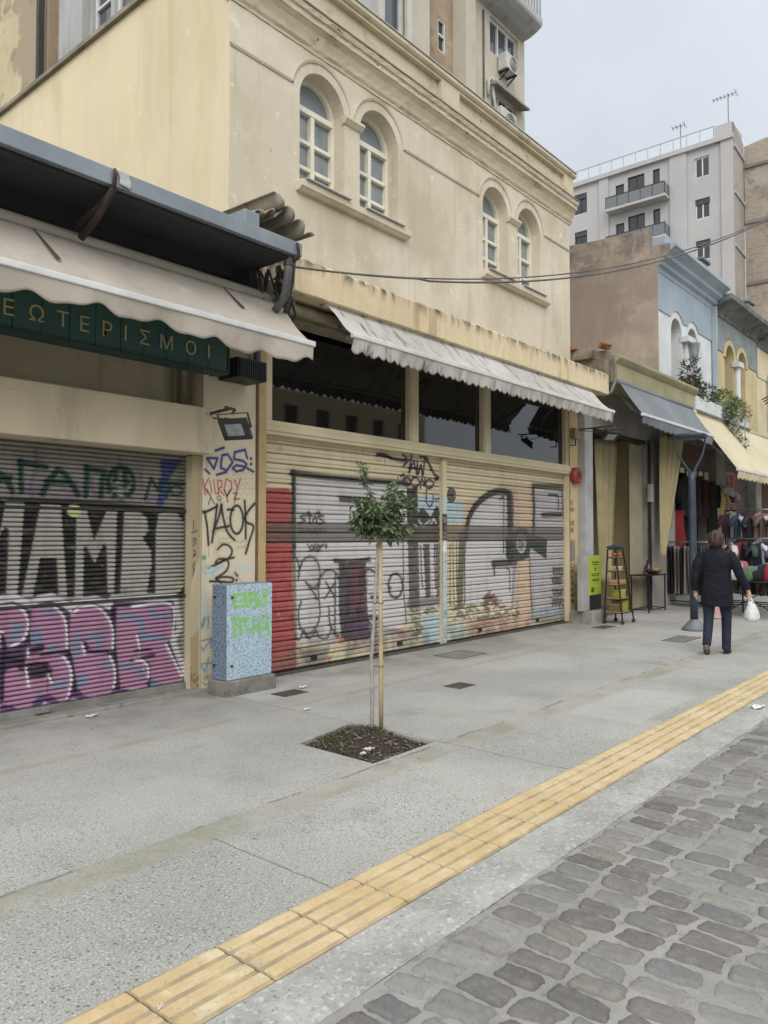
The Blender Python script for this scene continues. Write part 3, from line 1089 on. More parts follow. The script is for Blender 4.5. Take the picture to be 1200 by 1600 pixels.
def shutter_paint(p):
    Ln, Po = p.line, p.poly
    p.sheet(4, 400, 700)
    # red block
    Po([(30, 252), (190, 252), (214, 268), (222, 900), (240, 1180), (246, 1400), (20, 1440)], L(168, 60, 62), .96)
    Po([(30, 1290), (245, 1275), (246, 1400), (20, 1440)], L(176, 104, 92), .55, .06)
    p.dabs((50, 680, 220, 1100), 18, 60, L(140, 34, 42), .35, 1.3)
    p.dabs((60, 280, 220, 1250), 26, 60, L(192, 84, 84), .3, .1)
    # pale field
    Po([(240, 195), (700, 200), (935, 230), (960, 600), (1165, 600), (1165, 985), (960, 1000), (935, 1110), (820, 1130), (700, 1200), (500, 1215), (250, 1215)], PALE, .97)
    p.dabs((250, 1120, 940, 1230), 40, 60, L(150, 138, 142), .5, .05)
    # frame
    Ln([(228, 150), (230, 660)], 28, BLACK, .97, False)
    Ln([(230, 640), (238, 1190)], 22, L(88, 84, 86), .75, False)
    Ln([(238, 1190), (236, 1390)], 16, L(110, 96, 92), .6, False)
    Ln([(218, 158), (500, 190), (935, 222)], 30, BLACK, .92, False)
    Ln([(525, 318), (700, 328)], 30, L(58, 54, 54), .95, False)
    # light blue, black M panel
    Po([(1000, 296), (1168, 290), (1168, 425), (1000, 425)], L(162, 184, 192), .95)
    Po([(1022, 1040), (1175, 1020), (1175, 1225), (1040, 1235)], L(162, 184, 190), .9)
    Po([(935, 250), (1004, 245), (1008, 600), (940, 600)], BLACK, .96)
    Po([(1003, 405), (1040, 372), (1085, 430), (1122, 360), (1160, 405), (1162, 592), (1003, 592)], BLACK, .95)
    Ln([(1012, 455), (1040, 490), (1078, 455)], 9, PALE, .9, False)
    Ln([(1085, 480), (1105, 440), (1118, 470)], 9, PALE, .9, False)
    Po([(945, 598), (1010, 598), (1018, 1000), (955, 1000)], GREY, .92)
    Po([(1038, 598), (1078, 598), (1085, 935), (1055, 940)], GREY, .92)
    Po([(1112, 598), (1164, 598), (1164, 935), (1122, 930)], GREY, .8)
    Ln([(955, 975), (1165, 950)], 42, L(92, 87, 84), .75, False)
    Po([(960, 1000), (1018, 1000), (1024, 1230), (985, 1240)], L(196, 186, 152), .8)
    p.dabs((958, 990, 1020, 1200), 46, 22, L(84, 80, 74), .8)
    p.dabs((950, 610, 1012, 980), 40, 18, L(120, 116, 112), .5)
    Po([(1022, 1000), (1165, 985), (1165, 1022), (1022, 1042)], L(200, 190, 160), .8)
    p.dabs((1020, 985, 1165, 1030), 20, 20, L(90, 86, 80), .7)
    Ln([(915, 590), (920, 900), (930, 1000), (935, 1100)], 8, BLACK, .9)
    Ln([(1024, 610), (1028, 760), (1036, 870)], 8, BLACK, .9)
    Ln([(1108, 600), (1110, 740), (1116, 870)], 8, BLACK, .9)
    # violet hand style at the top
    V = L(46, 30, 58)
    Ln([(755, 40), (800, 45), (850, 68), (930, 82)], 17, V)
    Ln([(912, 42), (945, 78), (915, 112)], 13, V, .95, False)
    Ln([(965, 38), (958, 90), (950, 152)], 14, V)
    Ln([(950, 152), (978, 85), (985, 110), (1000, 168)], 12, V)
    Ln([(965, 128), (1000, 120)], 10, V)
    Ln([(1000, 85), (1006, 160), (1024, 108), (1036, 172), (1048, 60)], 13, V)
    Ln([(1020, 52), (1052, 56), (1080, 110), (1110, 165), (1140, 192)], 17, V)
    Ln([(1140, 192), (1112, 202)], 12, V)
    for q in ((935, 212, 24, 26), (988, 214, 26, 30), (1078, 225, 24, 26)):
        p.oval(*q, 12, V)
    Ln([(1022, 250), (1030, 195), (1048, 235), (1050, 190)], 12, V)
    Ln([(900, 180), (915, 165), (925, 195)], 10, V)
    Ln([(1062, 250), (1058, 325), (1078, 366), (1100, 335), (1100, 290)], 9, V)
    p.oval(1120, 320, 7, 9, 6, V, fill=True)
    p.oval(1138, 318, 7, 9, 6, V, fill=True)
    # small black tag
    for l in ([(300, 420), (270, 430), (300, 455), (265, 475)], [(310, 425), (345, 420)], [(328, 420), (330, 475)], [(345, 475), (362, 425), (375, 470)], [(415, 425), (380, 430), (420, 465), (385, 478)],
              [(318, 405), (325, 400), (330, 412)], [(370, 412), (385, 398), (398, 418)], [(330, 642), (360, 632), (395, 642)]):
        Ln(l, 11, BLACK, .92)
    p.scribble((255, 498, 440, 548), 1, 9, BLACK, .85, 12)
    p.scribble((305, 598, 440, 632), 1, 9, BLACK, .9, 8)
    # big outlined tag
    T = L(58, 55, 58)
    for l in ([(215, 690), (245, 688), (262, 740), (258, 822)], [(262, 770), (290, 700), (335, 678), (375, 710), (392, 780), (380, 850), (345, 872), (304, 838)],
              [(304, 838), (345, 892), (376, 948)], [(376, 848), (386, 940), (390, 1060), (350, 1142), (300, 1162), (265, 1110), (258, 1020), (276, 958)],
              [(240, 1188), (265, 1195), (290, 1140), (312, 1182), (338, 1180), (366, 1140)], [(368, 1140), (385, 1176), (420, 1192), (450, 1170), (466, 1108)],
              [(386, 868), (400, 800), (440, 764), (490, 775), (512, 822)], [(428, 838), (455, 880), (492, 938)], [(482, 848), (450, 900), (424, 938)],
              [(490, 780), (488, 980), (490, 1160), (512, 1172)], [(450, 990), (455, 1090), (482, 1150), (500, 1166)]):
        Ln(l, 11, T, .92)
    # painted doorway
    Po([(510, 715), (682, 715), (690, 985), (712, 1195), (530, 1208), (512, 1000)], L(62, 58, 64), .95)
    Po([(585, 725), (672, 720), (682, 985), (705, 1190), (588, 1200), (578, 980)], L(104, 62, 72), .85, .05)
    p.dabs((520, 740, 690, 1180), 44, 50, L(48, 44, 50), .5, 1.5)
    p.dabs((560, 1040, 660, 1200), 14, 40, L(62, 66, 104), .5, .3)
    Po([(476, 690), (600, 698), (710, 680), (716, 714), (590, 722), (480, 722)], L(54, 49, 49), .95)
    Ln([(662, 772), (710, 760), (758, 792)], 13, T)
    Ln([(715, 932), (760, 932)], 18, BLACK, .9, False)
    Ln([(705, 1052), (758, 1064)], 20, BLACK, .9, False)
    Ln([(746, 1060), (742, 1270)], 8, T, .9, False)
    Ln([(636, 1075), (688, 1066), (715, 1125), (690, 1192)], 11, T)
    Ln([(640, 800), (648, 950), (636, 1080)], 7, L(50, 40, 46), .8)
    p.oval(868, 860, 45, 76, 13, T, .95)
    Ln([(822, 860), (838, 875)], 10, T)
    # stains along the foot
    Po([(250, 1250), (455, 1238), (440, 1330), (300, 1355)], L(92, 92, 102), .75, .06)
    Po([(512, 1178), (545, 1185), (545, 1222), (515, 1225)], L(198, 100, 66), .9)
    Po([(440, 1300), (470, 1290), (460, 1345), (440, 1350)], L(198, 110, 72), .8)
    Po([(560, 1215), (770, 1180), (760, 1265), (560, 1290)], L(134, 112, 116), .6, .05)
    p.dabs((820, 1140, 930, 1180), 12, 40, L(140, 92, 88), .4, .1)
    p.dabs((250, 1340, 900, 1390), 40, 50, L(120, 84, 66), .35, .05)
    # ---- second shutter
    p.sheet(4.286, 620, 690)
    PEACH = L(196, 168, 142)
    Po([(328, 395), (438, 400), (438, 548), (328, 545)], L(162, 184, 192), .95)
    Po([(438, 392), (540, 388), (690, 282), (902, 285), (912, 600), (438, 600)], PEACH, .95)
    Po([(775, 770), (890, 770), (905, 1255), (460, 1320), (455, 1205), (795, 1130)], PEACH, .95)
    Po([(340, 1210), (455, 1200), (460, 1300), (342, 1330)], L(176, 196, 184), .8)
    Po([(340, 1130), (795, 1085), (800, 1140), (345, 1215)], L(206, 194, 158), .9, .03)
    Po([(468, 560), (482, 500), (515, 440), (590, 372), (690, 340), (728, 372), (730, 790), (800, 800), (795, 1015), (770, 1095), (450, 1090), (445, 700)], PALE, .97)
    Ln([(460, 640), (468, 560), (484, 500), (524, 430), (590, 368), (655, 338), (720, 338), (750, 352)], 36, BLACK, .95)
    Ln([(752, 362), (756, 560), (755, 785)], 56, L(46, 42, 42), .96, False)
    Ln([(768, 372), (772, 480)], 26, L(84, 60, 60), .6, False)
    Ln([(430, 640), (425, 800), (415, 1085)], 54, L(72, 69, 68), .85, False)
    Ln([(455, 660), (448, 800), (448, 1080)], 10, BLACK, .9, False)
    for l in ([(368, 650), (372, 850), (380, 1092), (400, 1100)], [(350, 690), (350, 1100)], [(392, 660), (396, 1000)]):
        Ln(l, 9, L(52, 50, 50), .85)
    Ln([(690, 388), (702, 378), (712, 395), (712, 742)], 10, BLACK, .95)
    Ln([(642, 818), (790, 806)], 36, L(66, 52, 50), .93, False)
    Ln([(650, 820), (650, 892)], 15, BLACK, .9, False)
    Ln([(735, 848), (750, 870), (752, 1000)], 9, BLACK, .9)
    Ln([(782, 830), (775, 960), (770, 1100)], 26, L(104, 100, 98), .6, False)
    p.dabs((350, 1085, 800, 1190), 120, 24, L(98, 93, 82), .75)
    p.dabs((570, 1035, 660, 1090), 22, 40, L(116, 70, 64), .75)
    p.dabs((470, 1200, 890, 1290), 30, 40, L(178, 122, 96), .5, .05)
    Po([(912, 330), (1100, 322), (1128, 640), (1135, 1140), (905, 1160), (890, 715)], L(168, 164, 168), .97)
    Ln([(908, 640), (912, 450), (904, 296), (1000, 300), (1105, 306)], 28, L(62, 58, 58), .95, False)
    Ln([(1100, 310), (1110, 500)], 26, L(96, 92, 92), .8, False)
    Ln([(1012, 355), (1070, 360), (1076, 380), (1076, 452)], 11, BLACK, .95)
    Ln([(972, 492), (1095, 488)], 26, L(72, 62, 62), .95, False)
    Ln([(884, 780), (892, 980), (905, 1190)], 12, L(72, 68, 66), .9, False)
    Po([(905, 1140), (1135, 1125), (1140, 1200), (905, 1215)], L(156, 148, 126), .9)
    p.dabs((900, 1120, 1130, 1160), 16, 50, L(150, 170, 182), .6, .05)
    Po([(722, 640), (800, 590), (1000, 652), (996, 790), (890, 712), (884, 775), (822, 800), (728, 775)], L(42, 52, 46), .96)
    p.oval(828, 668, 62, 98, 8, L(58, 62, 60), .95, True)
    p.oval(828, 680, 28, 62, 9, L(184, 184, 180), .9)
    p.oval(828, 680, 22, 52, 9, L(150, 150, 150), .8, True)
    Ln([(818, 660), (836, 690), (820, 712), (838, 700)], 7, BLACK, .9)
    p.oval(358, 358, 31, 54, 8, L(58, 56, 58), .95, True)
    p.oval(358, 358, 16, 32, 5, L(130, 128, 126), .8)
    p.scribble((1035, 840, 1110, 900), 2, 9, BLACK, .9, 5)
    p.scribble((1030, 905, 1100, 960), 2, 9, BLACK, .9, 5)
    p.scribble((1030, 985, 1112, 1030), 2, 9, BLACK, .9, 5)
    p.scribble((1030, 1045, 1112, 1105), 2, 9, BLACK, .9, 5)
    # perforated dark slats across both shutters
    i = np.where((p.z > 1.515) & (p.z < 1.755))[0]
    p.blend(i, np.full(len(i), .8), L(84, 79, 73))
    p.wear(.05, CREAM)


rows = slat_rows(.035, 2.77, .115, SLAT)
for a, b, zz in ((5.72, 9.17, 0.), (9.29, 13.10, 0.)):
    s = painted_sheet('roller_shutter', a, b, rows, .0125, shutter_paint, CREAM, 6.72, M_SHUT, YB)
    m = MB()
    m.box(a, b, 6.695, 6.725, .022, .034)
    for f in (.25, .73):
        xc = a + (b - a) * f
        m.box(xc - .05, xc + .05, 6.69, 6.715, .10, .15)
    m.build('bottom_rail', surf('black lock', L(34, 32, 32), L(50, 46, 44), 8, .6), s)


def post_paint(p):
    p.sheet(4.286, 620, 690)
    p.poly([(290, 370), (345, 370), (345, 700), (290, 700)], L(170, 192, 196), .9)
    p.poly([(290, 700), (345, 700), (350, 1350), (290, 1350)], L(172, 190, 190), .9)
    p.poly([(298, 484), (352, 486), (356, 662), (296, 662)], L(58, 48, 52), .98)
    p.poly([(308, 505), (330, 505), (328, 545), (310, 540)], L(150, 112, 120), .9)
    p.poly([(318, 555), (345, 560), (340, 600), (315, 590)], L(120, 82, 92), .8)
    p.scribble((300, 600, 350, 655), 2, 6, L(140, 120, 124), .7, 5)
    p.poly([(302, 672), (330, 672), (328, 740), (304, 738)], L(220, 220, 216), .95)
    p.poly([(312, 1130), (345, 1135), (345, 1160), (314, 1160)], L(112, 140, 190), .9)
    p.dabs((295, 750, 345, 1330), 40, 14, L(120, 124, 118), .6)


m = MB()
m.box(9.172, 9.288, 6.665, 6.75, .02, 2.76)
ps = m.build('shutter_post', M_FRAME, YB, bevel=.004)
painted_sheet('post_face', 9.174, 9.286, [(.03 + 2.72 * i / 270, 0) for i in range(271)], .008, post_paint, CREAM, 6.655, M_SHUT, ps)
# ------------------------------------------------------------------ the low shop on the left
SH = thing('low_shop_building', 'low beige shop with a grey metal canopy roof and a closed sprayed shutter', 'building', (2.2, 6.7, 0))
M_BEIGE = surf('dirty beige paint', L(196, 182, 152), L(182, 168, 138), 1.1, .8, bump=.15, bsc=20,
               spots=((L(150, 136, 110), 1.3, .52, .7, .5, (3.5, 3.5, .4)), (L(198, 184, 152), 2.4, .56, .74, .5), (L(120, 108, 88), 9, .64, .74, .5)))
m = MB()
m.box(-2, 5.2, 6.80, 6.9, 2.4, 4.3)
m.build('wall', M_BEIGE, SH)
m = MB()
m.box(-2, 4.84, 6.40, 6.79, 2.44, 2.91)
m.build('lintel_box', M_BEIGE, SH, bevel=.012)
m = MB()
m.tube([(4.70, 6.72, 2.92), (4.70, 6.72, 4.2)], .04, 8)
m.tube([(4.60, 6.74, 2.92), (4.60, 6.74, 4.2)], .025, 8)
m.build('conduit', surf('painted conduit', L(150, 136, 108), L(120, 108, 86), 3, .7), SH, smooth=True)
m = MB()
m.box(4.84, 5.585, 6.60, 6.79, 0, 4.22)
m.build('pier_core', M_BEIGE, SH)
m = MB()
m.box(4.86, 5.56, 6.56, 6.6, 3.315, 3.335)
m.box(5.555, 5.575, 6.56, 6.6, .9, 3.335)
m.build('panel_edging', surf('rusty edging', L(120, 92, 64), L(96, 76, 56), 5, .8), SH)
m = MB()
m.box(-2, 5.0, 6.53, 6.8, -.06, .035)
m.build('doorstep', surf('grey stone step', L(128, 125, 118), L(150, 146, 138), 3, .85, bump=.5, spots=((L(90, 86, 80), 6, .5, .68, .7),)), SH, bevel=.012)

# painted pier, panel and shutter
M_PANEL = surf('painted plaster panel', (1, 1, 1), attr=True, bump=.2, bsc=30, bdist=.006,
               spots=((L(160, 146, 118), 1.8, .55, .74, .4, (3, 3, .6)), (L(120, 104, 80), 7, .62, .74, .5)))


def panel_paint(p):
    Ln, Po = p.line, p.poly
    p.sheet(6.953, 290, 880)
    BL = L(104, 146, 166)
    Po([(160, 290), (235, 245), (262, 480), (255, 560), (190, 690), (185, 560)], L(166, 190, 196), .55, .05)
    for l in ([(146, 560), (186, 705), (222, 590)], [(252, 580), (246, 705)], [(200, 600), (186, 700)], [(146, 852), (190, 952), (284, 818), (146, 852)], [(284, 818), (280, 920)],
              [(165, 1098), (212, 1188), (232, 1090), (165, 1098)], [(232, 1090), (296, 1078)], [(250, 1030), (240, 1100)]):
        Ln(l, 15, BL, .9, False)
    p.dabs((150, 1200, 330, 1330), 26, 26, L(120, 92, 68), .6)
    p.sheet(6.667, 290, 680)
    B = L(46, 50, 126)
    for l in ([(222, 238), (332, 238), (296, 352), (222, 238)], [(372, 262), (368, 340), (430, 368), (492, 282), (440, 198), (378, 212), (376, 262)],
              [(642, 240), (620, 152), (512, 178), (504, 248), (600, 268), (636, 300), (604, 360), (532, 378), (490, 345), (530, 312), (620, 330), (704, 380)],
              [(312, 160), (398, 130)], [(204, 358), (248, 398)], [(326, 412), (424, 384)]):
        Ln(l, 21, B, .95, False)
    p.oval(682, 245, 14, 18, 5, B, fill=True)
    p.oval(682, 300, 14, 18, 5, B, fill=True)
    RD = L(176, 48, 60)
    for l in ([(182, 458), (206, 622)], [(242, 448), (196, 535), (232, 606)], [(254, 478), (276, 604)], [(292, 462), (312, 606), (352, 602)], [(344, 612), (334, 468), (380, 476), (376, 540), (342, 552), (402, 624)],
              [(424, 456), (478, 482), (482, 560), (432, 642), (404, 560), (424, 456)], [(510, 468), (542, 548)], [(572, 456), (540, 560), (510, 704)]):
        Ln(l, 11, RD, .92, False)
    K = L(36, 34, 36)
    for l in ([(240, 722), (262, 650)], [(222, 560), (300, 712)], [(400, 570), (432, 630), (470, 560)], [(432, 630), (440, 700)], [(500, 604), (535, 604), (505, 668), (565, 662)]):
        Ln(l, 11, K, .85, False)
    p.oval(350, 655, 18, 24, 8, K, .9)
    for l in ([(166, 790), (206, 800), (332, 742)], [(200, 795), (228, 960), (242, 1142)], [(330, 722), (310, 900), (278, 1116)], [(376, 722), (345, 860), (288, 1012)], [(376, 722), (400, 880), (440, 1010), (512, 1094)],
              [(318, 972), (452, 948)], [(440, 775), (500, 775)], [(616, 682), (625, 880), (626, 1075)], [(718, 712), (660, 780), (618, 862), (640, 910), (706, 952), (668, 1090), (626, 1232)]):
        Ln(l, 21, K, .95)
    p.oval(534, 880, 66, 148, 21, K, .95)
    for l in ([(338, 1190), (390, 1140), (450, 1150), (486, 1205), (450, 1280), (320, 1335), (352, 1290), (430, 1290), (504, 1274)],
              [(240, 1382), (340, 1340), (420, 1300), (452, 1340), (420, 1420), (320, 1490), (380, 1478), (460, 1480), (502, 1502), (470, 1532), (380, 1526), (258, 1522)], [(318, 1490), (372, 1540)],
              [(514, 1430), (540, 1464)]):
        Ln(l, 19, K, .94)
    p.oval(530, 1512, 12, 16, 5, K, fill=True)
    for l in ([(156, 1372), (338, 1380), (212, 1452), (156, 1372)], [(260, 1450), (400, 1360)], [(280, 1480), (300, 1400)]):
        Ln(l, 15, L(142, 184, 204), .8, False)
    Po([(470, 1362), (690, 1340), (692, 1440), (480, 1430)], L(176, 196, 202), .5, .06)
    p.oval(195, 1275, 24, 27, 6, L(60, 150, 116), .95, True)
    p.scribble((250, 850, 480, 1020), 4, 5, L(96, 90, 84), .5, 7)
    p.scribble((470, 380, 720, 640), 5, 4, L(120, 112, 102), .5, 6)
    p.scribble((520, 1080, 660, 1200), 2, 5, L(110, 104, 96), .6, 6)
    p.scribble((340, 1060, 480, 1140), 2, 5, L(96, 90, 90), .5, 5)


painted_sheet('painted_pier', 4.845, 5.553, [(.01 + 3.3 * i / 440, 0) for i in range(441)], .0075, panel_paint, L(208, 195, 164), 6.58, M_PANEL, SH)


def jamb_paint(p):
    p.sheet(6.667, 290, 680)
    K = L(44, 40, 40)
    for l in ([(85, 890), (84, 985)], [(66, 1015), (122, 998)], [(78, 1075), (112, 1085), (84, 1112)], [(80, 1150), (110, 1122)], [(84, 1195), (104, 1215), (84, 1260), (108, 1245)], [(96, 1325), (80, 1380), (112, 1420), (84, 1470), (80, 1590)]):
        p.line(l, 9, K, .9)
    p.sheet(6.953, 290, 880)
    p.line([(98, 60), (88, 140), (116, 280), (100, 300)], 9, K, .9)
    p.line([(112, 300), (125, 380), (118, 560)], 8, L(120, 100, 76), .7)
    p.dabs((30, 1200, 150, 1370), 26, 26, L(96, 70, 60), .7)
    p.dabs((0, 1130, 40, 1230), 8, 30, L(90, 54, 100), .8)


painted_sheet('shutter_jamb', 4.735, 4.845, [(.036 + 2.4 * i / 260, 0) for i in range(261)], .009, jamb_paint, L(166, 148, 112), 6.61, M_PANEL, SH)
m = MB()
m.box(4.738, 4.842, 6.616, 6.79, .036, 2.43)
m.build('jamb_core', M_BEIGE, SH)

STEEL = L(136, 131, 122)


def low_shutter_paint(p):
    Ln, Po = p.line, p.poly
    p.sheet(4, 0, 680)
    PU = L(104, 80, 118)
    for l in ([(215, 100), (222, 180), (190, 330), (200, 400)], [(160, 345), (260, 355)], [(745, 150), (750, 200)], [(560, 260), (570, 330)], [(470, 300), (480, 360)], [(880, 250), (890, 330)]):
        Ln(l, 22, PU, .6)
    p.dabs((180, 320, 1000, 420), 40, 50, L(132, 98, 130), .4)
    Po([(1000, 150), (1135, 158), (1052, 285), (1018, 448), (974, 444), (1008, 285)], L(38, 62, 122), .88)
    G = L(16, 58, 50)
    for l in ([(-20, 230), (38, 268), (74, 352)], [(-10, 280), (62, 266)], [(125, 160), (132, 352)], [(120, 168), (286, 200)], [(262, 368), (300, 288), (362, 212), (412, 252), (484, 372)], [(286, 290), (432, 292)],
              [(540, 196), (534, 378)], [(536, 208), (652, 226), (636, 290), (628, 382)], [(722, 225), (720, 385)], [(782, 215), (775, 355)], [(700, 312), (800, 290)]):
        Ln(l, 27, G, .93, False)
    p.oval(755, 298, 82, 96, 25, G, .93)
    for l in ([(908, 398), (945, 270), (988, 345), (1002, 280)], [(1008, 292), (1170, 305)], [(1062, 298), (1038, 388)]):
        Ln(l, 17, G, .93, False)
    p.oval(1102, 346, 36, 30, 12, G, .93)
    p.dabs((690, 290, 780, 400), 14, 26, L(150, 150, 142), .7)
    # letters in pale silver on black
    BK, SI = L(26, 25, 26), L(160, 156, 148)
    Po([(-100, 408), (300, 412), (700, 440), (1152, 476), (1152, 1012), (-100, 1012)], BK, .97)
    for q in ([(-90, 420), (-60, 415), (0, 600), (35, 415), (150, 420), (104, 1002), (34, 1002), (55, 595), (32, 570), (0, 612), (-60, 1002), (-120, 1002)],
              [(250, 430), (376, 436), (416, 1012), (364, 1008), (350, 765), (245, 765), (200, 1012), (134, 1008)],
              [(475, 468), (540, 470), (585, 662), (666, 470), (731, 476), (710, 992), (670, 988), (666, 700), (648, 672), (590, 802), (536, 690), (520, 702), (516, 1018), (465, 1012)],
              [(776, 474), (862, 470), (918, 520), (926, 600), (890, 645), (940, 720), (946, 802), (914, 988), (748, 992)],
              [(990, 490), (1050, 474), (1110, 490), (1146, 545), (1150, 940), (1104, 1002), (968, 1002), (972, 600)]):
        Po(q, SI, .96)
    p.dabs((0, 420, 1150, 1000), 60, 40, L(120, 116, 108), .3, .05)
    Ln([(-60, 398), (500, 418), (1152, 464)], 16, L(30, 28, 28), .9, False)
    p.oval(460, 472, 44, 40, 5, L(192, 196, 134), .95, True)
    p.oval(1118, 940, 22, 36, 5, L(178, 180, 130), .6, True)
    # lower piece: magenta letters, violet outline, white keyline
    p.sheet(3.75, 0, 900)
    WH, VI, PK, BU = L(200, 196, 200), L(64, 42, 74), L(168, 118, 148), L(112, 132, 158)
    Po([(-120, 130), (1035, 120), (1082, 500), (1090, 700), (-120, 880)], L(134, 128, 132), .8)
    top = [(-100, 200), (0, 140), (70, 128), (140, 158), (172, 182), (220, 142), (300, 128), (360, 158), (410, 196), (450, 160), (560, 142), (648, 182), (658, 136), (1020, 124), (1048, 300), (1010, 380), (1085, 600), (1084, 660)]
    Ln(top, 40, WH, .85, False)
    Po([(-120, 200), (0, 160), (70, 146), (140, 172), (172, 196), (220, 160), (300, 146), (360, 176), (410, 212), (450, 178), (560, 160), (640, 200), (664, 152), (1018, 142), (1034, 310), (994, 380), (1082, 610),
        (1084, 672), (880, 690), (700, 690), (600, 730), (400, 745), (290, 740), (180, 810), (20, 790), (-120, 830)], VI, .93)
    letters = [
        [(-110, 190), (0, 180), (80, 176), (140, 212), (160, 290), (132, 370), (60, 410), (0, 432), (-110, 440)],
        [(-110, 560), (0, 560), (28, 600), (38, 700), (60, 760), (-110, 790)],
        [(182, 190), (290, 172), (350, 202), (385, 300), (390, 420), (345, 448), (400, 522), (416, 602), (390, 722), (340, 768), (282, 702), (212, 722), (182, 792), (100, 782), (40, 702), (30, 562), (130, 522), (160, 432)],
        [(412, 232), (480, 186), (560, 182), (620, 232), (655, 312), (655, 432), (622, 450), (660, 522), (665, 622), (632, 702), (560, 718), (480, 692), (440, 602), (428, 482), (402, 402)],
        [(682, 182), (780, 182), (1000, 166), (1010, 362), (970, 392), (1068, 592), (1060, 642), (960, 642), (880, 602), (862, 662), (700, 662), (685, 522), (670, 402)]]
    for i, q in enumerate(letters):
        Po(q, PK, .97, .012, i != 4)
    for q in ([(70, 260), (130, 280), (120, 370), (50, 400)], [(170, 330), (240, 300), (250, 420), (180, 400)], [(290, 400), (340, 400), (340, 450), (280, 450)], [(250, 200), (330, 190), (340, 220), (240, 230)],
              [(300, 630), (400, 600), (380, 660), (310, 660)], [(490, 340), (600, 330), (600, 430), (560, 440), (550, 370), (500, 380)], [(430, 340), (470, 330), (470, 460), (420, 500)], [(440, 580), (510, 570), (510, 640), (450, 670)],
              [(600, 480), (650, 500), (640, 560), (600, 540)], [(690, 210), (840, 230), (850, 330), (980, 350), (980, 380), (830, 380), (800, 260), (690, 250)], [(880, 190), (920, 190), (920, 220), (1000, 230), (1000, 260), (880, 250)],
              [(690, 520), (760, 500), (850, 560), (840, 620), (780, 540), (700, 550)], [(880, 610), (940, 620), (930, 665), (880, 665)], [(210, 670), (240, 660), (230, 710), (205, 710)]):
        Po(q, BU, .85, .02)
    DK = L(40, 22, 48)
    for l, w in (([(120, 535), (200, 520), (270, 520)], 26), ([(150, 560), (290, 555)], 24), ([(165, 590), (280, 575)], 18), ([(170, 440), (240, 420)], 30), ([(240, 460), (385, 440)], 13), ([(260, 520), (290, 580), (305, 620)], 14),
                 ([(480, 390), (500, 438), (655, 440)], 15), ([(490, 390), (510, 420)], 18), ([(770, 492), (900, 464)], 14), ([(790, 438), (880, 428)], 12), ([(805, 350), (820, 430)], 14), ([(840, 490), (872, 530), (868, 640)], 14),
                 ([(25, 480), (130, 500)], 14), ([(160, 240), (168, 430)], 14), ([(392, 300), (396, 440)], 18), ([(398, 440), (432, 600), (436, 700)], 16), ([(662, 200), (668, 430), (690, 660)], 18), ([(0, 330), (22, 420), (10, 560), (8, 720)], 22)):
        Ln(l, w, DK, .93)
    for l in ([(0, 176), (80, 174), (140, 212), (160, 290), (132, 372), (60, 412)], [(320, 186), (364, 230), (386, 300), (390, 420)], [(366, 470), (402, 520), (416, 602), (392, 720), (350, 770)], [(420, 220), (480, 182), (560, 178), (620, 230), (656, 312), (656, 428)],
              [(640, 470), (664, 530), (668, 622), (634, 704)], [(770, 180), (1000, 166), (1012, 350)], [(972, 400), (1066, 590)], [(800, 350), (816, 420)], [(790, 490), (840, 500), (866, 540), (866, 600)], [(148, 540), (166, 645)], [(280, 580), (302, 622)],
              [(0, 325), (14, 330)], [(478, 395), (494, 455)], [(160, 430), (162, 470)]):
        Ln(l, 10, L(214, 208, 214), .92)
    Ln([(20, 770), (60, 792), (112, 802), (180, 798), (220, 732), (290, 716), (350, 762), (402, 732), (440, 700), (520, 730), (620, 735), (660, 680), (720, 690), (850, 690)], 26, L(92, 56, 108), .93)
    Po([(205, 780), (260, 735), (320, 770), (310, 785)], L(176, 172, 178), .9)
    Po([(20, 795), (120, 812), (200, 806), (180, 850), (0, 870)], L(158, 154, 160), .7)
    for q in ((550, 720, 28, 18), (795, 672, 50, 16), (430, 740, 30, 24)):
        p.oval(*q, 5, L(206, 186, 196), .85, True)
    p.wear(.06, STEEL)


NARROW = [(0, -.022), (.2, -.022), (.24, .005), (.42, .0115), (.62, .0115), (.82, .007), (.96, .001), (.985, -.022)]
M_STEEL = surf('old sprayed steel slats', (1, 1, 1), attr=True, rough=.6, bump=.1, bsc=70, spec=.3,
               spots=((L(150, 144, 134), 15, .63, .7, .45, (1, 1, 1.6)), (L(74, 68, 60), 1.2, .5, .72, .3, (4, 4, .3)), (L(96, 88, 78), 2.2, .55, .75, .3, (1, 1, 2)), (L(76, 68, 58), 6, .62, .75, .4)))
s = painted_sheet('roller_shutter', 1.2, 4.74, slat_rows(.10, 2.50, .0415, NARROW), .0095, low_shutter_paint, STEEL, 6.72, M_STEEL, SH)
m = MB()
m.box(1.2, 4.738, 6.69, 6.73, .035, .10)
m.box(3.18, 3.30, 6.66, 6.69, .05, .10)
m.build('bottom_rail', surf('scuffed rail', L(150, 146, 140), L(120, 116, 110), 4, .6, .3), s, bevel=.004)
for zz in (.98, 1.845):
    m = MB()
    m.box(1.2, 4.738, 6.70, 6.713, zz, zz + .022)
    m.build('shutter_rail', surf('dark rail', L(44, 41, 38), L(62, 57, 52), 6, .7), s)

# metal canopy roof with gutter
M_GUTTER = surf('blue grey sheet metal', L(138, 146, 154), L(122, 130, 138), 1.2, .45, .25, spots=((L(160, 168, 176), 2.5, .5, .75, .5, (1, 1, .4)), (L(100, 104, 106), 5, .6, .74, .5, (2, 2, .5))))
m = MB()
m.extrude([(5.40, 4.325), (5.40, 4.455), (5.43, 4.47), (5.445, 4.46), (5.445, 4.36), (5.56, 4.36), (5.56, 4.325)], lambda y, z: (-2, y, z), lambda y, z: (5.13, y, z))
m.build('gutter', M_GUTTER, SH, bevel=.004)
m = MB()


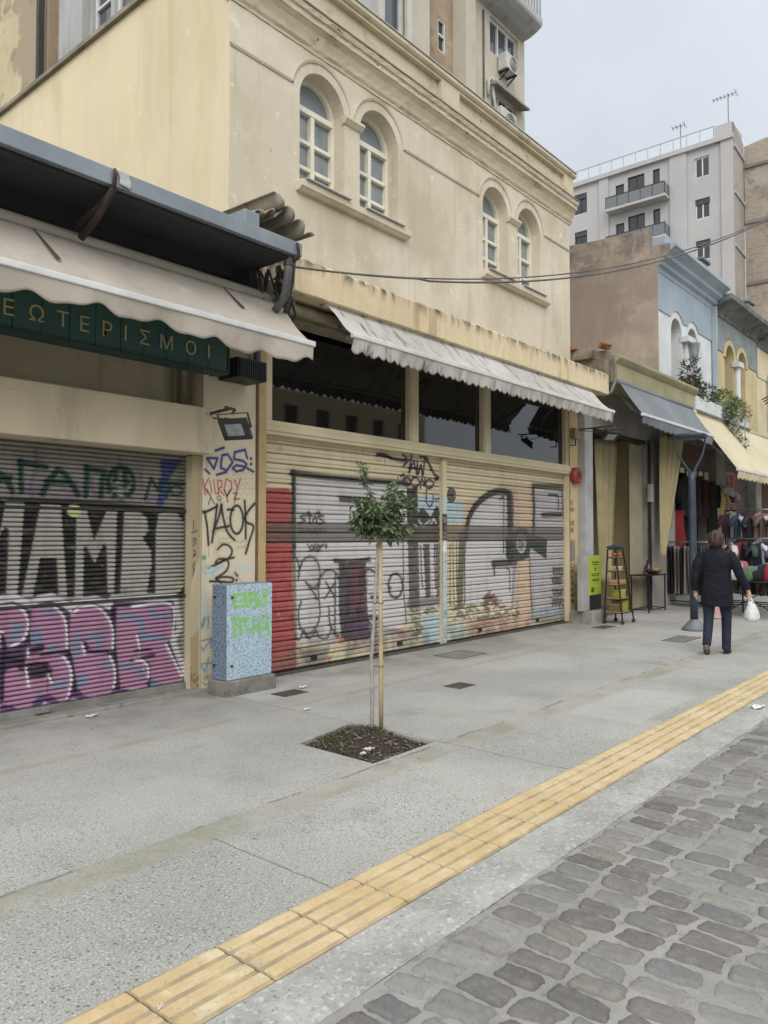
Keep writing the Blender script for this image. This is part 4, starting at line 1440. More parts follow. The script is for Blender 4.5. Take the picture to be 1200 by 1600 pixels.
def corr(u, v):
    x = -2 + 7.1 * u
    return (x, 5.5 + 7.4 * v, 4.385 + .018 * math.sin(x * 2 * math.pi / .2) + .25 * v)


m.grid(280, 4, corr)
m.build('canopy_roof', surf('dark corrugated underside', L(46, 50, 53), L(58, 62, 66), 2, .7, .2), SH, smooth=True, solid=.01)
m = MB()
m.box(-2, 5.06, 5.50, 6.79, 4.315, 4.34)
m.box(-2, 5.08, 5.46, 5.50, 4.29, 4.345)
m.box(-2, 5.04, 6.12, 6.2, 4.24, 4.315)
m.box(4.9, 5.6, 6.62, 6.8, 3.8, 4.62)
m.box(4.98, 5.06, 6.0, 6.79, 4.05, 4.315)
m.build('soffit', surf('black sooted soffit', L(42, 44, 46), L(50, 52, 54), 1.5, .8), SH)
M_RUST = surf('rusty bracket', L(66, 46, 42), L(50, 36, 34), 8, .8)
m = MB()
m.tube([(3.12, 5.385, 4.45), (3.12, 5.375, 4.40), (3.12, 5.40, 4.30), (3.11, 5.62, 4.20), (3.10, 5.9, 4.12)], [.012, .016, .02, .035, .05], 8)
m.tube([(3.12, 5.40, 4.30), (3.11, 5.62, 4.13), (3.10, 5.85, 4.02)], .03, 8)
m.build('gutter_bracket', M_RUST, SH, smooth=True)
m = MB()
m.tube([(5.06, 5.39, 4.44), (5.06, 5.375, 4.36), (5.08, 5.39, 4.30), (5.02, 5.5, 4.24)], .014, 8)
m.build('gutter_bracket', M_RUST, SH, smooth=True)
m = MB()
m.grid(9, 7, lambda u, v: (3.16 + .10 * u + .01 * math.sin(v * 5), 5.392 - .004 * math.sin(u * 3.1), 4.35 + .12 * v - .02 * u))
m.build('sealant_patch', surf('white sealant', L(196, 196, 192), L(170, 170, 166), 9, .8), SH, solid=.004, smooth=True)

# broken fibre-cement sheets left on the roof edge
cs_ = thing('corrugated_sheets', 'broken corrugated roofing sheets overlapping on the end of the metal canopy', 'roofing sheet', (5.0, 5.9, 4.5))
M_FIB = surf('weathered fibre cement', L(168, 158, 138), L(140, 130, 112), 4, .9, bump=.3, spots=((L(96, 88, 78), 6, .54, .7, .6),))
for i, (x0, x1, y0, y1, z0, z1) in enumerate(((4.66, 5.12, 5.70, 6.6, 4.70, 4.84), (4.96, 5.46, 5.60, 6.6, 4.97, 4.66))):
    m = MB()
    m.grid(46, 12, lambda u, v: (x0 + (x1 - x0) * u, y0 + (y1 - y0) * v + .035 * math.sin(u * 23 + i) * (1 - v), z0 + (z1 - z0) * u + .033 * math.sin((x0 + (x1 - x0) * u) * 2 * math.pi / .15) + .02 * v))
    m.build('sheet', M_FIB, cs_, smooth=True, solid=.014)
m = MB()
m.box(4.60, 4.78, 5.62, 5.86, 4.46, 4.70)
tag(m.build('vent_cowl', M_GUTTER, None, bevel=.01), 'small grey metal cowl on the canopy beside the broken roofing sheets', 'roof vent')

# shop sign
sg = thing('shop_sign', 'dark green shop fascia sign with pale Greek capitals under the cream awning', 'shop sign', (3.2, 6.15, 3.42))
M_GREEN = surf('dark green sign sheet', L(52, 86, 80), L(60, 96, 90), 1.5, .45, bump=.05)
m = MB()
PW = .2365
for k in range(24):
    x1 = 4.82 - k * PW
    m.box(x1 - PW + .003, x1 - .003, 6.15, 6.28, 3.25, 3.66)
m.build('sign_panel', M_GREEN, sg, bevel=.003)
m = MB()
m.box(-1, 4.83, 6.13, 6.32, 3.225, 3.247)
m.box(4.822, 4.84, 6.14, 6.45, 3.247, 3.66)
m.build('sign_edge', surf('green angle iron', L(30, 58, 52), L(38, 66, 60), 3, .6), sg)
M_LETTER = surf('pale yellow lettering', L(178, 168, 120), L(162, 152, 108), 4, .6)
for ch, u, v in (('Ι', 326, 556), ('Ο', 298, 549), ('Μ', 260, 542), ('Σ', 226, 534), ('Ι', 196, 528), ('Ρ', 167, 523), ('Ε', 132, 514), ('Τ', 98, 506), ('Ω', 57, 497), ('Ε', 13, 489)):
    x, z, _ = survey(u, v, 6.145)
    tv, tf = text_mesh(ch, .182, .003)
    m = MB()
    m.add([(x + a, 6.143 - c, 3.345 + b) for a, b, c in tv], tf)
    m.build('letter', M_LETTER, sg)

# black ventilation box under the awning end
v = thing('ventilation_box', 'black louvred box under the corner of the left awning', 'ventilation box', (5.22, 6.35, 3.3))
m = MB()
m.box(5.02, 5.42, 6.24, 6.56, 3.25, 3.46)
m.build('casing', surf('black plastic', L(26, 26, 27), L(34, 34, 34), 5, .5), v, bevel=.008)
m = MB()
for k in range(14):
    x = 5.05 + k * .025
    m.box(x, x + .012, 6.225, 6.24, 3.27, 3.44)
m.build('louvres', surf('black louvre', L(36, 36, 38), L(44, 44, 46), 5, .45), v)

# pipes and cable tangle at the building joint
dp = thing('downpipe', 'grey bent downpipe at the end of the metal gutter', 'drainpipe', (5.06, 5.5, 3.6))
m = MB()
m.tube([(5.03, 5.48, 4.36), (5.03, 5.49, 4.18), (5.06, 5.56, 3.98), (5.16, 5.80, 3.90), (5.36, 6.25, 3.86), (5.5, 6.5, 3.8), (5.52, 6.52, 3.4)], .042, 10)
m.build('pipe', surf('grey pvc', L(104, 106, 106), L(86, 88, 88), 4, .5), dp, smooth=True)
m = MB()
for p_ in ((5.03, 5.485, 4.25), (5.09, 5.63, 3.955)):
    m.tube([(p_[0], p_[1], p_[2] - .02), (p_[0], p_[1], p_[2] + .02)], .05, 10)
m.build('pipe_clip', surf('clip metal', L(70, 66, 62), L(90, 86, 80), 5, .5, .5), dp)
cb = thing('cable_bundle', 'tangle of dark cables and green hose at the joint of the two shop fronts', 'cables', (5.3, 5.9, 4.1))
rr_ = random.Random(3)
m = MB()
for k in range(16):
    a = Vector((rr_.uniform(4.9, 5.3), rr_.uniform(5.75, 6.1), rr_.uniform(4.2, 4.38)))
    b = Vector((rr_.uniform(5.2, 5.6), rr_.uniform(5.9, 6.4), rr_.uniform(3.7, 4.1)))
    c = (a + b) / 2 + Vector((rr_.uniform(-.12, .12), rr_.uniform(-.15, .05), rr_.uniform(-.2, .05)))
    m.tube([a, a * .5 + c * .5 + Vector((0, 0, .03)), c, c * .5 + b * .5 - Vector((0, 0, .03)), b], rr_.uniform(.008, .022), 7)
m.build('cable', surf('black cable sheath', L(30, 29, 28), L(52, 48, 44), 8, .6), cb, smooth=True)
m = MB()
m.tube([(5.16, 5.55, 4.33), (5.18, 5.60, 4.12), (5.26, 5.75, 3.95), (5.42, 6.0, 3.86)], .024, 8)
m.build('hose', surf('green hose', L(62, 72, 56), L(76, 84, 66), 5, .6), cb, smooth=True)
m = MB()
m.box(5.08, 5.26, 5.95, 6.1, 4.02, 4.24)
m.build('junction_box', surf('pale junction box', L(128, 122, 108), L(86, 80, 70), 6, .7), cb, bevel=.01)
m = MB()
m.box(5.5, 5.62, 6.02, 6.2, 4.06, 4.2)
m.build('junction_box', surf('grubby junction box', L(128, 122, 108), L(86, 80, 70), 6, .7), cb, bevel=.01)
# ------------------------------------------------------------------ awnings
M_ALU = surf('awning aluminium', L(214, 213, 210), L(196, 195, 192), 4, .4, .1)
M_ARM = surf('awning arm paint', L(150, 146, 138), L(120, 116, 108), 4, .5, .2)


def fabric(name, a, b, dirt=(), rough=.9):
    return surf(name, a, b, .9, rough, bump=.12, bsc=220, bdist=.002, spots=dirt, spec=.2)


def awning(label, x0, x1, yb, zb, yf, zf, drop, period, wave, mat, name='awning', sag=.03, wr=.012, seams=1.15, bars=True, shape='scallop', seed=1, group=None):
    r_ = random.Random(seed)
    A = thing(name, label, 'awning', ((x0 + x1) / 2, yb, zb), group)
    ph = [r_.uniform(0, 6) for _ in range(6)]
    nu = int((x1 - x0) / .028) + 2

    def roof(u, v):
        x = x0 + (x1 - x0) * u
        s = sag * math.sin(math.pi * v) + wr * math.sin(v * math.pi) * (math.sin(x * 3.1 + ph[0] + v * 4) + .7 * math.sin(x * 7.3 + ph[1] - v * 5) + .4 * math.sin(x * 17 + ph[2] + 7 * v))
        sm = abs(((x - x0) / seams) % 1 - .5)
        s -= .006 * max(0, sm - .485) / .015
        return (x, yb + (yf - yb) * v, zb + (zf - zb) * v - s)

    m = MB()
    m.grid(nu, 14, roof)
    cl = m.build('canopy_cloth', mat, A, smooth=True, solid=.003)
    m = MB()

    def val(u, v):
        x = x0 + (x1 - x0) * u
        f = ((x - x0) / period) % 1
        if shape == 'scallop':
            e = drop - wave * (1 - abs(math.sin(math.pi * f)) ** .8)
        else:
            e = drop - wave * .5 * (1 + math.cos(2 * math.pi * f)) + .03 * math.sin(x * 2.3 + ph[3]) + .012 * math.sin(x * 23 + ph[1])
        out = .014 * v * math.sin(x * 2 * math.pi / period * .5 + ph[4]) + wr * 1.5 * v * (math.sin(x * 5.1 + ph[5]) + .6 * math.sin(x * 12.7 + ph[0]))
        return (x, yf - .022 - out + .03 * v, zf - .01 - e * v)

    m.grid(nu * 2, 8, val)
    m.build('valance', mat, A, smooth=True, solid=.003)
    m = MB()
    m.box(x0 - .015, x1 + .02, yf - .036, yf + .03, zf - .026, zf + .03)
    m.build('front_bar', M_ALU, A, bevel=.01)
    m = MB()
    m.tube([(x0 - .03, yb + .04, zb + .035), (x1 + .03, yb + .04, zb + .035)], .055, 12)
    m.build('roller', mat, A, smooth=True)
    if bars:
        n = max(2, int((x1 - x0) / 3.2) + 1)
        for k in range(n):
            xx = x0 + .35 + (x1 - x0 - .7) * k / (n - 1)
            m = MB()
            m.bar((xx, yb + .15, zb - .14), (xx - .18, (yb + yf) / 2 + .05, (zb + zf) / 2 - .16), .03, .045)
            m.bar((xx - .18, (yb + yf) / 2 + .05, (zb + zf) / 2 - .16), (xx + .06, yf + .03, zf - .03), .026, .04)
            m.build('folding_arm', M_ARM, A)
    return A


M_CLOTH1 = fabric('greige awning cloth', L(182, 172, 159), L(170, 160, 146), ((L(146, 134, 119), 1.4, .55, .74, .5, (2, 2, 1)), (L(208, 198, 184), 3, .55, .75, .4)))
a1 = awning('cream awning with a long wavy valance above the green Greek shop sign', -2, 5.34, 5.95, 4.02, 5.47, 3.515, .20, .56, .055, M_CLOTH1, sag=.015, wr=.008, shape='wave', seed=3, seams=1.6)
m = MB()
for x, e in ((2.74, .62), (4.58, .5)):
    yb_, zb_ = 5.93, 4.012
    ye, ze = 5.93 - .46 * e, 4.012 - .48 * e
    m.add([(x, yb_, zb_), (x + .012, yb_, zb_), (x + .10, ye, ze + .004), (x + .055, ye, ze + .004)], [(0, 1, 2, 3)])
m.build('seam_tear', surf('dark torn seam', L(70, 50, 46), L(92, 72, 64), 8, .9), a1)

M_CLOTH2 = fabric('soiled white awning cloth', L(188, 183, 176), L(170, 165, 157), ((L(112, 106, 100), 1.3, .52, .68, .8, (5, 1.2, 1.2)), (L(76, 72, 68), 2.2, .57, .68, .8, (5, 1.2, 1.2)), (L(150, 140, 126), .8, .5, .75, .4)))
awning('soiled white awning with a scalloped valance over the dark shop transoms', 6.14, 12.93, 6.05, 4.21, 5.65, 3.80, .185, .14, .045, M_CLOTH2, sag=.012, wr=.009, seed=5, seams=.85)

# ------------------------------------------------------------------ floodlights and alarm
M_BLACK = surf('black cast casing', L(46, 45, 45), L(60, 58, 56), 6, .55, bump=.1)


def floodlight(label, c, aim, s, wall_y, name='floodlight'):
    F_ = thing(name, label, 'floodlight', c)
    d = Vector(aim).normalized()
    sx = d.cross(Vector((0, 0, 1))).normalized()
    up = sx.cross(d)
    C = Vector(c)

    def q(a, b, e):
        return tuple(C + sx * a * s + up * b * s + d * e * s)
    m = MB()
    pts = [(-1, -.72), (1, -.72), (1, .72), (-1, .72)]
    m.add([q(a, b, .22) for a, b in pts] + [q(a * .98, b * .96, 0) for a, b in pts] + [q(a * .62, b * .6, -.28) for a, b in pts],
          [(0, 1, 5, 4), (1, 2, 6, 5), (2, 3, 7, 6), (3, 0, 4, 7), (4, 5, 9, 8), (5, 6, 10, 9), (6, 7, 11, 10), (7, 4, 8, 11), (8, 9, 10, 11), (0, 3, 2, 1)])
    for k in range(-3, 4):
        m.add([q(k * .2 - .03, -.5, -.1), q(k * .2 + .03, -.5, -.1), q(k * .2 + .03, .5, -.1), q(k * .2 - .03, .5, -.1), q(k * .2 - .03, -.5, -.4), q(k * .2 + .03, -.5, -.4), q(k * .2 + .03, .5, -.4), q(k * .2 - .03, .5, -.4)],
              [(4, 5, 6, 7), (0, 1, 5, 4), (1, 2, 6, 5), (2, 3, 7, 6), (3, 0, 4, 7)])
    m.build('housing', M_BLACK, F_, bevel=.006)
    m = MB()
    m.add([q(a * .6, b * .56, .235) for a, b in pts], [(0, 1, 2, 3)])
    m.build('lens', surf('floodlight lens', L(150, 160, 160), L(128, 138, 140), 14, .25, spec=.6), F_)
    m = MB()
    e = [q(-1.06, 0, .02), q(-1.06, .95, -.1), q(1.06, .95, -.1), q(1.06, 0, .02)]
    for i in range(3):
        m.bar(e[i], e[i + 1], .02, .008)
    top = (Vector(e[1]) + Vector(e[2])) / 2
    m.bar(top, (top.x + .05, top.y + .02, top.z + .05), .02)
    m.bar((top.x - .02, top.y + .0, top.z + .05), (top.x + .12, wall_y, top.z + .06), .025)
    m.bar((top.x - .10, top.y - .02, top.z + .05), (top.x + .06, top.y + .05, top.z + .055), .02)
    m.tube([q(.4, 0, -.3), q(.9, .5, -.5), (top.x + .18, top.y + .1, top.z - .03), (top.x + .14, wall_y, top.z + .04)], .007, 6)
    m.build('bracket', surf('rusty bracket steel', L(62, 52, 46), L(84, 72, 62), 6, .7), F_)


floodlight('black floodlight on an arm above the graffiti covered pier', (4.80, 5.98, 2.665), (-.8, -.28, -.6), .16, 6.58)
floodlight('grey floodlight hanging beneath the right end of the white scalloped awning', (13.25, 5.85, 3.43), (-.25, -.55, -.75), .17, 6.5)
al = thing('alarm_disc', 'round orange warning disc on the pier right of the shutters', 'alarm', (13.25, 6.5, 2.72))
m = MB()
m.tube([(13.24, 6.57, 2.735), (13.24, 6.52, 2.735), (13.235, 6.47, 2.735), (13.235, 6.45, 2.735)], [.15, .155, .15, .12], 24)
m.build('disc', surf('faded orange plastic', L(172, 64, 40), L(138, 54, 38), 6, .5, spots=((L(70, 44, 38), 12, .5, .68, .6),)), al, bevel=.006)
m = MB()
m.tube([(13.235, 6.452, 2.735), (13.235, 6.44, 2.735)], [.075, .07], 18)
m.build('hub', surf('brown centre', L(96, 52, 42), L(70, 44, 38), 9, .6), al)
jb = thing('junction_box', 'small beige electric box at the top of the right pier', 'electric box', (13.2, 6.5, 3.5))
m = MB()
m.box(13.14, 13.36, 6.48, 6.58, 3.42, 3.62)
m.build('casing', surf('beige box', L(150, 138, 110), L(126, 116, 92), 5, .6), jb, bevel=.008)
m = MB()
m.tube([(13.2, 6.5, 3.42), (13.2, 6.5, 3.3), (13.0, 6.5, 3.28)], .012, 6)
m.build('conduit', M_BLACK, jb)

# ------------------------------------------------------------------ painted utility cabinet
uc = thing('utility_cabinet', 'pale blue doodle covered utility cabinet with green lettering on a concrete plinth', 'utility cabinet', (5.14, 6.3, 0))
m = MB()
m.box(4.81, 5.475, 6.13, 6.43, -.04, .155)
m.build('plinth', surf('mouldy concrete plinth', L(140, 134, 124), L(116, 110, 100), 5, .9, bump=.6, bsc=50, spots=((L(84, 80, 70), 7, .5, .66, .6),)), uc, bevel=.018)
m = MB()
m.box(4.842, 5.438, 6.173, 6.39, .156, 1.115)
m.build('body', surf('cabinet shell', L(132, 150, 164), L(112, 128, 142), 6, .6), uc, bevel=.006)
M_CAB = surf('doodled paint', (1, 1, 1), attr=True, rough=.5, spec=.4)


def cab_paint(p):
    p.sheet(6.953, 290, 880)
    for y in range(215, 1260, 25):
        for x in range(425, 945, 22):
            a, l = random.choice((0, 1.57, 1.57, .8, -.7)) + random.uniform(-.3, .3), random.uniform(10, 26)
            x_, y_ = x + random.uniform(-9, 9), y + random.uniform(-9, 9)
            c = random.choice((L(60, 84, 124), L(76, 116, 150), L(52, 60, 84), L(96, 136, 168), L(186, 208, 222), L(70, 98, 120)))
            p.line([(x_, y_), (x_ + l * math.cos(a), y_ + l * math.sin(a))], random.uniform(3.5, 6.5), c, random.uniform(.55, .9), False)
    G = L(118, 186, 62)
    for l in ([(530, 350), (640, 335)], [(535, 350), (530, 480)], [(535, 480), (640, 465)], [(600, 410), (660, 400)], [(655, 335), (668, 470)], [(690, 330), (750, 320), (750, 390), (700, 400)], [(700, 330), (700, 470)],
              [(775, 330), (770, 470)], [(780, 470), (800, 400), (830, 465)], [(850, 300), (870, 420)], [(890, 300), (850, 360)], [(520, 600), (530, 810)], [(530, 605), (590, 610), (600, 770)], [(610, 620), (680, 600)],
              [(640, 620), (680, 740)], [(740, 600), (735, 760)], [(745, 690), (800, 680)], [(800, 600), (805, 760)], [(830, 600), (880, 580), (890, 700), (835, 710)], [(880, 680), (905, 760)], [(560, 680), (600, 690)]):
        p.line(l, 30, G, .72, False, .6)
    p.dabs((480, 300, 900, 480), 40, 26, L(150, 206, 100), .5)
    p.dabs((510, 590, 910, 790), 50, 26, L(120, 190, 90), .5)
    p.dabs((480, 960, 620, 1040), 10, 26, L(150, 190, 130), .4)


painted_sheet('door', 4.846, 5.434, [(.162 + .948 * i / 230, .0) for i in range(231)], .0042, cab_paint, L(168, 190, 204), 6.163, M_CAB, uc)


def cab_side(p):
    for z in np.arange(.17, 1.1, .034):
        for x in np.arange(0, .213, .03):
            a = random.choice((1.4, 1.2, .4, 2.0))
            c = random.choice((L(40, 54, 84), L(60, 76, 104), L(44, 48, 60), L(96, 116, 136)))
            xx, zz, l = x + random.uniform(-.012, .012), z + random.uniform(-.012, .012), random.uniform(.012, .03)
            i = np.where((np.abs((p.x - xx) * math.cos(a) + (p.z - zz) * math.sin(a)) < l / 2) & (np.abs(-(p.x - xx) * math.sin(a) + (p.z - zz) * math.cos(a)) < .006))[0]
            p.blend(i, np.full(len(i), .85), c)


sd_ = painted_sheet('side_panel', 0, .213, [(.162 + .948 * i / 190, 0.) for i in range(191)], .005, cab_side, L(116, 134, 152), 6.2, M_CAB, None)
for vv in sd_.data.vertices:                      # turn the sheet onto the cabinet's side
    x, y, z = vv.co
    vv.co = (4.8345 - uc.location.x + (y - 6.2) * .2, 6.175 + x - uc.location.y, z)
sd_.parent = uc
m = MB()
for z in (.30, .985):
    m.tube([(4.905, 6.165, z), (4.905, 6.145, z)], .012, 10)
    m.tube([(4.835, 6.34, z), (4.815, 6.34, z)], .012, 10)
m.build('bolt', M_BLACK, uc)

# ------------------------------------------------------------------ tree pit, stake, young tree
soil = MB()
N = 60
ax, bx_ = PIT[0], PIT[3]


def pit(u, v):
    a = (PIT[1][0] * (1 - u) + PIT[2][0] * u, PIT[1][1] * (1 - u) + PIT[2][1] * u)
    b = (PIT[0][0] * (1 - u) + PIT[3][0] * u, PIT[0][1] * (1 - u) + PIT[3][1] * u)
    x, y = a[0] * (1 - v) + b[0] * v, a[1] * (1 - v) + b[1] * v
    e = min(u, 1 - u, v, 1 - v)
    mound = .075 * math.exp(-((x - 4.6) ** 2 + (y - 4.1) ** 2) / .05)
    return (x, y, -.035 + .03 * min(1, e * 6) + mound + random.uniform(-.008, .010))


soil.grid(N, N, pit)
structure(soil.build('tree_pit_soil', surf('dark garden soil', L(74, 64, 56), L(54, 46, 40), 14, .95, bump=.9, bsc=80, bdist=.02, spots=((L(112, 98, 84), 40, .58, .7, .7), (L(90, 78, 66), 9, .5, .7, .5))), fix=False))


def leaf(m, c, d, n, ln, w, fold=.25, droop=.2):
    """one pointed leaf: base c, direction d, face normal n"""
    d = Vector(d).normalized()
    s = d.cross(Vector(n)).normalized()
    n = s.cross(d)
    c = Vector(c)
    o = len(m.v)
    prof = [(0, .08), (.3, .85), (.6, .9), (.85, .5), (1, .02)]
    for t, k in prof:
        p = c + d * ln * t - n * droop * ln * t * t
        m.v += [tuple(p - s * w / 2 * k + n * fold * w * k * .5), tuple(p), tuple(p + s * w / 2 * k + n * fold * w * k * .5)]
    for i in range(4):
        a = o + 3 * i
        m.f += [(a, a + 1, a + 4, a + 3), (a + 1, a + 2, a + 5, a + 4)]


def rv(r_, s=1.):
    while True:
        v = Vector((r_.uniform(-1, 1), r_.uniform(-1, 1), r_.uniform(-1, 1)))
        if .05 < v.length < 1:
            return v * s


wd = MB()
r_ = random.Random(21)
for k in range(420):
    u, v = r_.random(), r_.random()
    if (u - .5) ** 2 + (v - .5) ** 2 < .02 and r_.random() < .7:
        continue
    if v < .45 and r_.random() < .75:
        continue
    p = pit(u, v)
    for j in range(r_.randint(2, 4)):
        d = rv(r_)
        d.z = abs(d.z) + .3
        leaf(wd, (p[0], p[1], p[2] - .004), d, (r_.uniform(-1, 1), r_.uniform(-1, 1), .8), r_.uniform(.018, .045), r_.uniform(.006, .012))
tag(wd.build('weeds', surf('low weeds', L(92, 98, 60), L(70, 78, 44), 30, .8), fix=False), 'low green weeds growing over the dark soil of the tree pit', 'weeds', kind='stuff')
lt = MB()
for k in range(260):
    p = pit(r_.random(), r_.random())
    leaf(lt, (p[0], p[1], p[2] + .012), (r_.uniform(-1, 1), r_.uniform(-1, 1), .1), (r_.uniform(-.5, .5), r_.uniform(-.5, .5), 1), r_.uniform(.02, .05), r_.uniform(.008, .018))
tag(lt.build('dry_leaves', surf('dry litter leaves', L(150, 132, 106), L(84, 68, 52), 25, .9), fix=False), 'dry fallen leaves and wood chips on the soil around the trunk', 'leaf litter', kind='stuff')
for i, (x, y, sx, lab) in enumerate(((4.32, 3.80, .03, 'crumpled pale paper scrap near the road side corner of the tree pit'), (4.20, 3.76, .022, 'white torn wrapper on the soil at the tree pit corner'))):
    m = MB()
    m.grid(7, 7, lambda u, v: (x + sx * (u - .5) * 2 + r_.uniform(-.006, .006), y + sx * (v - .5) * 1.5 + r_.uniform(-.006, .006), .012 + r_.uniform(0, .022)))
    tag(m.build('paper_scrap', surf('paper scrap', L(206, 202, 200), L(170, 164, 164), 30, .8), smooth=False), lab, 'litter')

st = thing('tree_stake', 'straight round wooden stake tied to the young tree', 'wooden stake', (4.745, 4.05, 0))
m = MB()
pts = [(4.745, 4.055, -.05), (4.745, 4.055, .5), (4.742, 4.058, 1.0), (4.74, 4.06, 1.56)]
m.tube(pts, [.0185, .0180, .0178, .0175], 12)
m.build('pole', surf('raw pine', L(184, 164, 126), L(162, 140, 104), 4, .75, bump=.2, bsc=40, spots=((L(122, 96, 62), 2.5, .55, .72, .6, (5, 5, .4)), (L(206, 180, 130), 3, .55, .72, .5, (6, 6, .3)))), st, smooth=True)

tr = thing('young_tree', 'slim young broadleaf tree with a small dark crown standing in a square soil pit', 'tree', (4.69, 4.10, 0))
M_BARK = surf('grey bark', L(164, 158, 150), L(138, 132, 126), 12, .85, bump=.4, bsc=60, spots=((L(78, 72, 66), 8, .54, .7, .7, (2, 2, .5)), (L(168, 160, 152), 14, .6, .74, .5)))
trunk = [(4.685, 4.105, -.04), (4.686, 4.10, .15), (4.690, 4.10, .40), (4.682, 4.105, .62), (4.70, 4.095, .9), (4.712, 4.085, 1.2), (4.722, 4.075, 1.45), (4.732, 4.072, 1.62), (4.728, 4.085, 1.78)]
m = MB()
m.tube(trunk, [.019, .0165, .0155, .016, .0145, .0135, .013, .012, .009], 10)
# limbs
top = Vector(trunk[-2])
limbs = []
for k in range(15):
    a = k * 2.4
    l = r_.uniform(.14, .27)
    d = Vector((math.cos(a), math.sin(a), r_.uniform(.15, 1.1))).normalized()
    b = top + Vector((0, 0, r_.uniform(-.05, .16)))
    e = b + d * l
    mid = (b + e) / 2 + Vector((0, 0, -.01))
    m.tube([b, mid, e], [.006, .0045, .003], 6)
    limbs.append((mid, e))
lead = [Vector(trunk[-1]), Vector((4.70, 4.12, 1.90)), Vector((4.665, 4.16, 2.05)), Vector((4.652, 4.18, 2.2))]
m.tube(lead, [.007, .0055, .004, .002], 6)
m.build('trunk', M_BARK, tr, smooth=True)
cw = MB()
for b, e in limbs:
    ax_ = (e - b)
    for j in range(84):
        t = r_.uniform(-.5, 1.2)
        p = b + ax_ * t + rv(r_, .065)
        d = (ax_.normalized() * .5 + rv(r_, 1.)).normalized() + Vector((0, 0, -.25))
        leaf(cw, p, d, rv(r_) + Vector((0, 0, 1.1)), r_.uniform(.045, .085), r_.uniform(.022, .036), droop=r_.uniform(.1, .5))
for i in range(3):
    for j in range((24, 30, 44)[i]):
        t = r_.random()
        p = lead[i] * (1 - t) + lead[i + 1] * t
        d = rv(r_, 1.) + Vector((0, 0, .35))
        leaf(cw, p, d, rv(r_) + Vector((0, 0, 1.)), r_.uniform(.05, .085), r_.uniform(.016, .026), droop=r_.uniform(.1, .5))
# a second loose spray on the right of the crown
sp0, sp1 = Vector((4.80, 4.02, 1.86)), Vector((4.86, 3.97, 2.05))
for j in range(44):
    t = r_.random()
    leaf(cw, sp0 * (1 - t) + sp1 * t + rv(r_, .03), rv(r_, 1.) + Vector((0, 0, .3)), rv(r_) + Vector((0, 0, 1.)), r_.uniform(.045, .08), r_.uniform(.016, .026))


def leaf_mat(name, a, b, c, rough=.38):
    t = NT(name)
    col = t.mix(t.step(t.noise(26, 3), .35, .65), a, b)
    col = t.mix(t.step(t.noise(55, 2), .56, .72, 0, .8), col, c)
    p = t.bsdf(col, rough, 0, None, .5)
    return t.m


cw.build('crown', leaf_mat('bay leaf', L(74, 94, 60), L(98, 116, 76), L(140, 150, 106)), tr, fix=False, smooth=False)
for z in (1.06, .55):
    m = MB()
    m.tube([(4.745 + .024 * math.cos(a), 4.06 + .024 * math.sin(a), z + .004 * math.sin(3 * a)) for a in np.linspace(0, 6.28, 13)], .004, 6)
    m.tube([(4.71 + .02 * math.cos(a), 4.09 + .02 * math.sin(a), z) for a in np.linspace(0, 6.28, 13)], .004, 6)
    m.build('tie', surf('green tie', L(96, 120, 84), L(80, 100, 70), 9, .6), tr)

# ------------------------------------------------------------------ overhead cable
oc = thing('overhead_cable', 'pair of thin cables slung across the street in front of the arched windows', 'cable', (5.6, 5.9, 4.5))
A_, B_ = Vector((5.35, 5.72, 4.36)), Vector((14.2, 3.1, 7.15))
for off in (0, .06):
    m = MB()
    pts = []
    for k in range(61):
        t = k / 60
        p = A_ * (1 - t) + B_ * t
        p.z -= 1.05 * 4 * t * (1 - t) * .5 + off * math.sin(math.pi * t) * (1 if k > 10 else .3)
        p.y -= off * .5 * t
        pts.append(p)
    m.tube(pts, .009 if not off else .012, 6)
    m.build('wire', surf('grey cable', L(104, 100, 96), L(84, 80, 76), 3, .6), oc, smooth=True)

# ------------------------------------------------------------------ street lamp
sl = thing('street_lamp', 'dark blue street lamp post with a flat round lamp held by two curved arms', 'street lamp', (13.42, 4.45, 0))
M_LAMP = surf('dark blue grey paint', L(52, 60, 74), L(64, 72, 86), 5, .45, .1, spots=((L(96, 100, 108), 9, .6, .74, .4),))
m = MB()
m.lathe((13.42, 4.45, 0), [(.20, 0), (.20, .035), (.17, .06), (.12, .13), (.075, .17), (.07, .19)], 24)
m.build('base', surf('grey lamp base', L(92, 98, 110), L(120, 124, 132), 7, .5, .1), sl, smooth=True, bevel=.004)
m = MB()
m.tube([(13.42, 4.45, .15), (13.40, 4.45, 1.3), (13.385, 4.45, 2.55), (13.38, 4.45, 2.7)], [.066, .062, .056, .05], 16)
m.tube([(13.414, 4.45, .9), (13.41, 4.45, .93)], .069, 16)
m.build('pole', M_LAMP, sl, smooth=True)
cx, cy, cz = 13.33, 4.45, 3.31
for s in (-1, 1):
    m = MB()
    dx, dy = math.sin(YAW) * s, -math.cos(YAW) * s
    m.tube([(13.38, 4.45, 2.66), (13.37 + dx * .06, 4.45 + dy * .06, 2.74), (cx + dx * .20, cy + dy * .20, 2.98), (cx + dx * .255, cy + dy * .255, 3.2), (cx + dx * .25, cy + dy * .25, 3.31)], [.03, .022, .018, .016, .016], 8)
    m.build('arm', M_LAMP, sl, smooth=True)
m = MB()
m.lathe((cx, cy, cz), [(.12, -.045), (.26, -.04), (.275, -.02), (.275, .012), (.25, .03), (.10, .045)], 32)
m.build('lamp_head', M_LAMP, sl, smooth=True, bevel=.003)
m = MB()
m.lathe((cx, cy, cz - .05), [(.2, 0), (.2, .004)], 24)
m.build('lamp_glass', surf('lamp diffuser', L(120, 122, 126), L(110, 112, 116), 3, .3), sl)

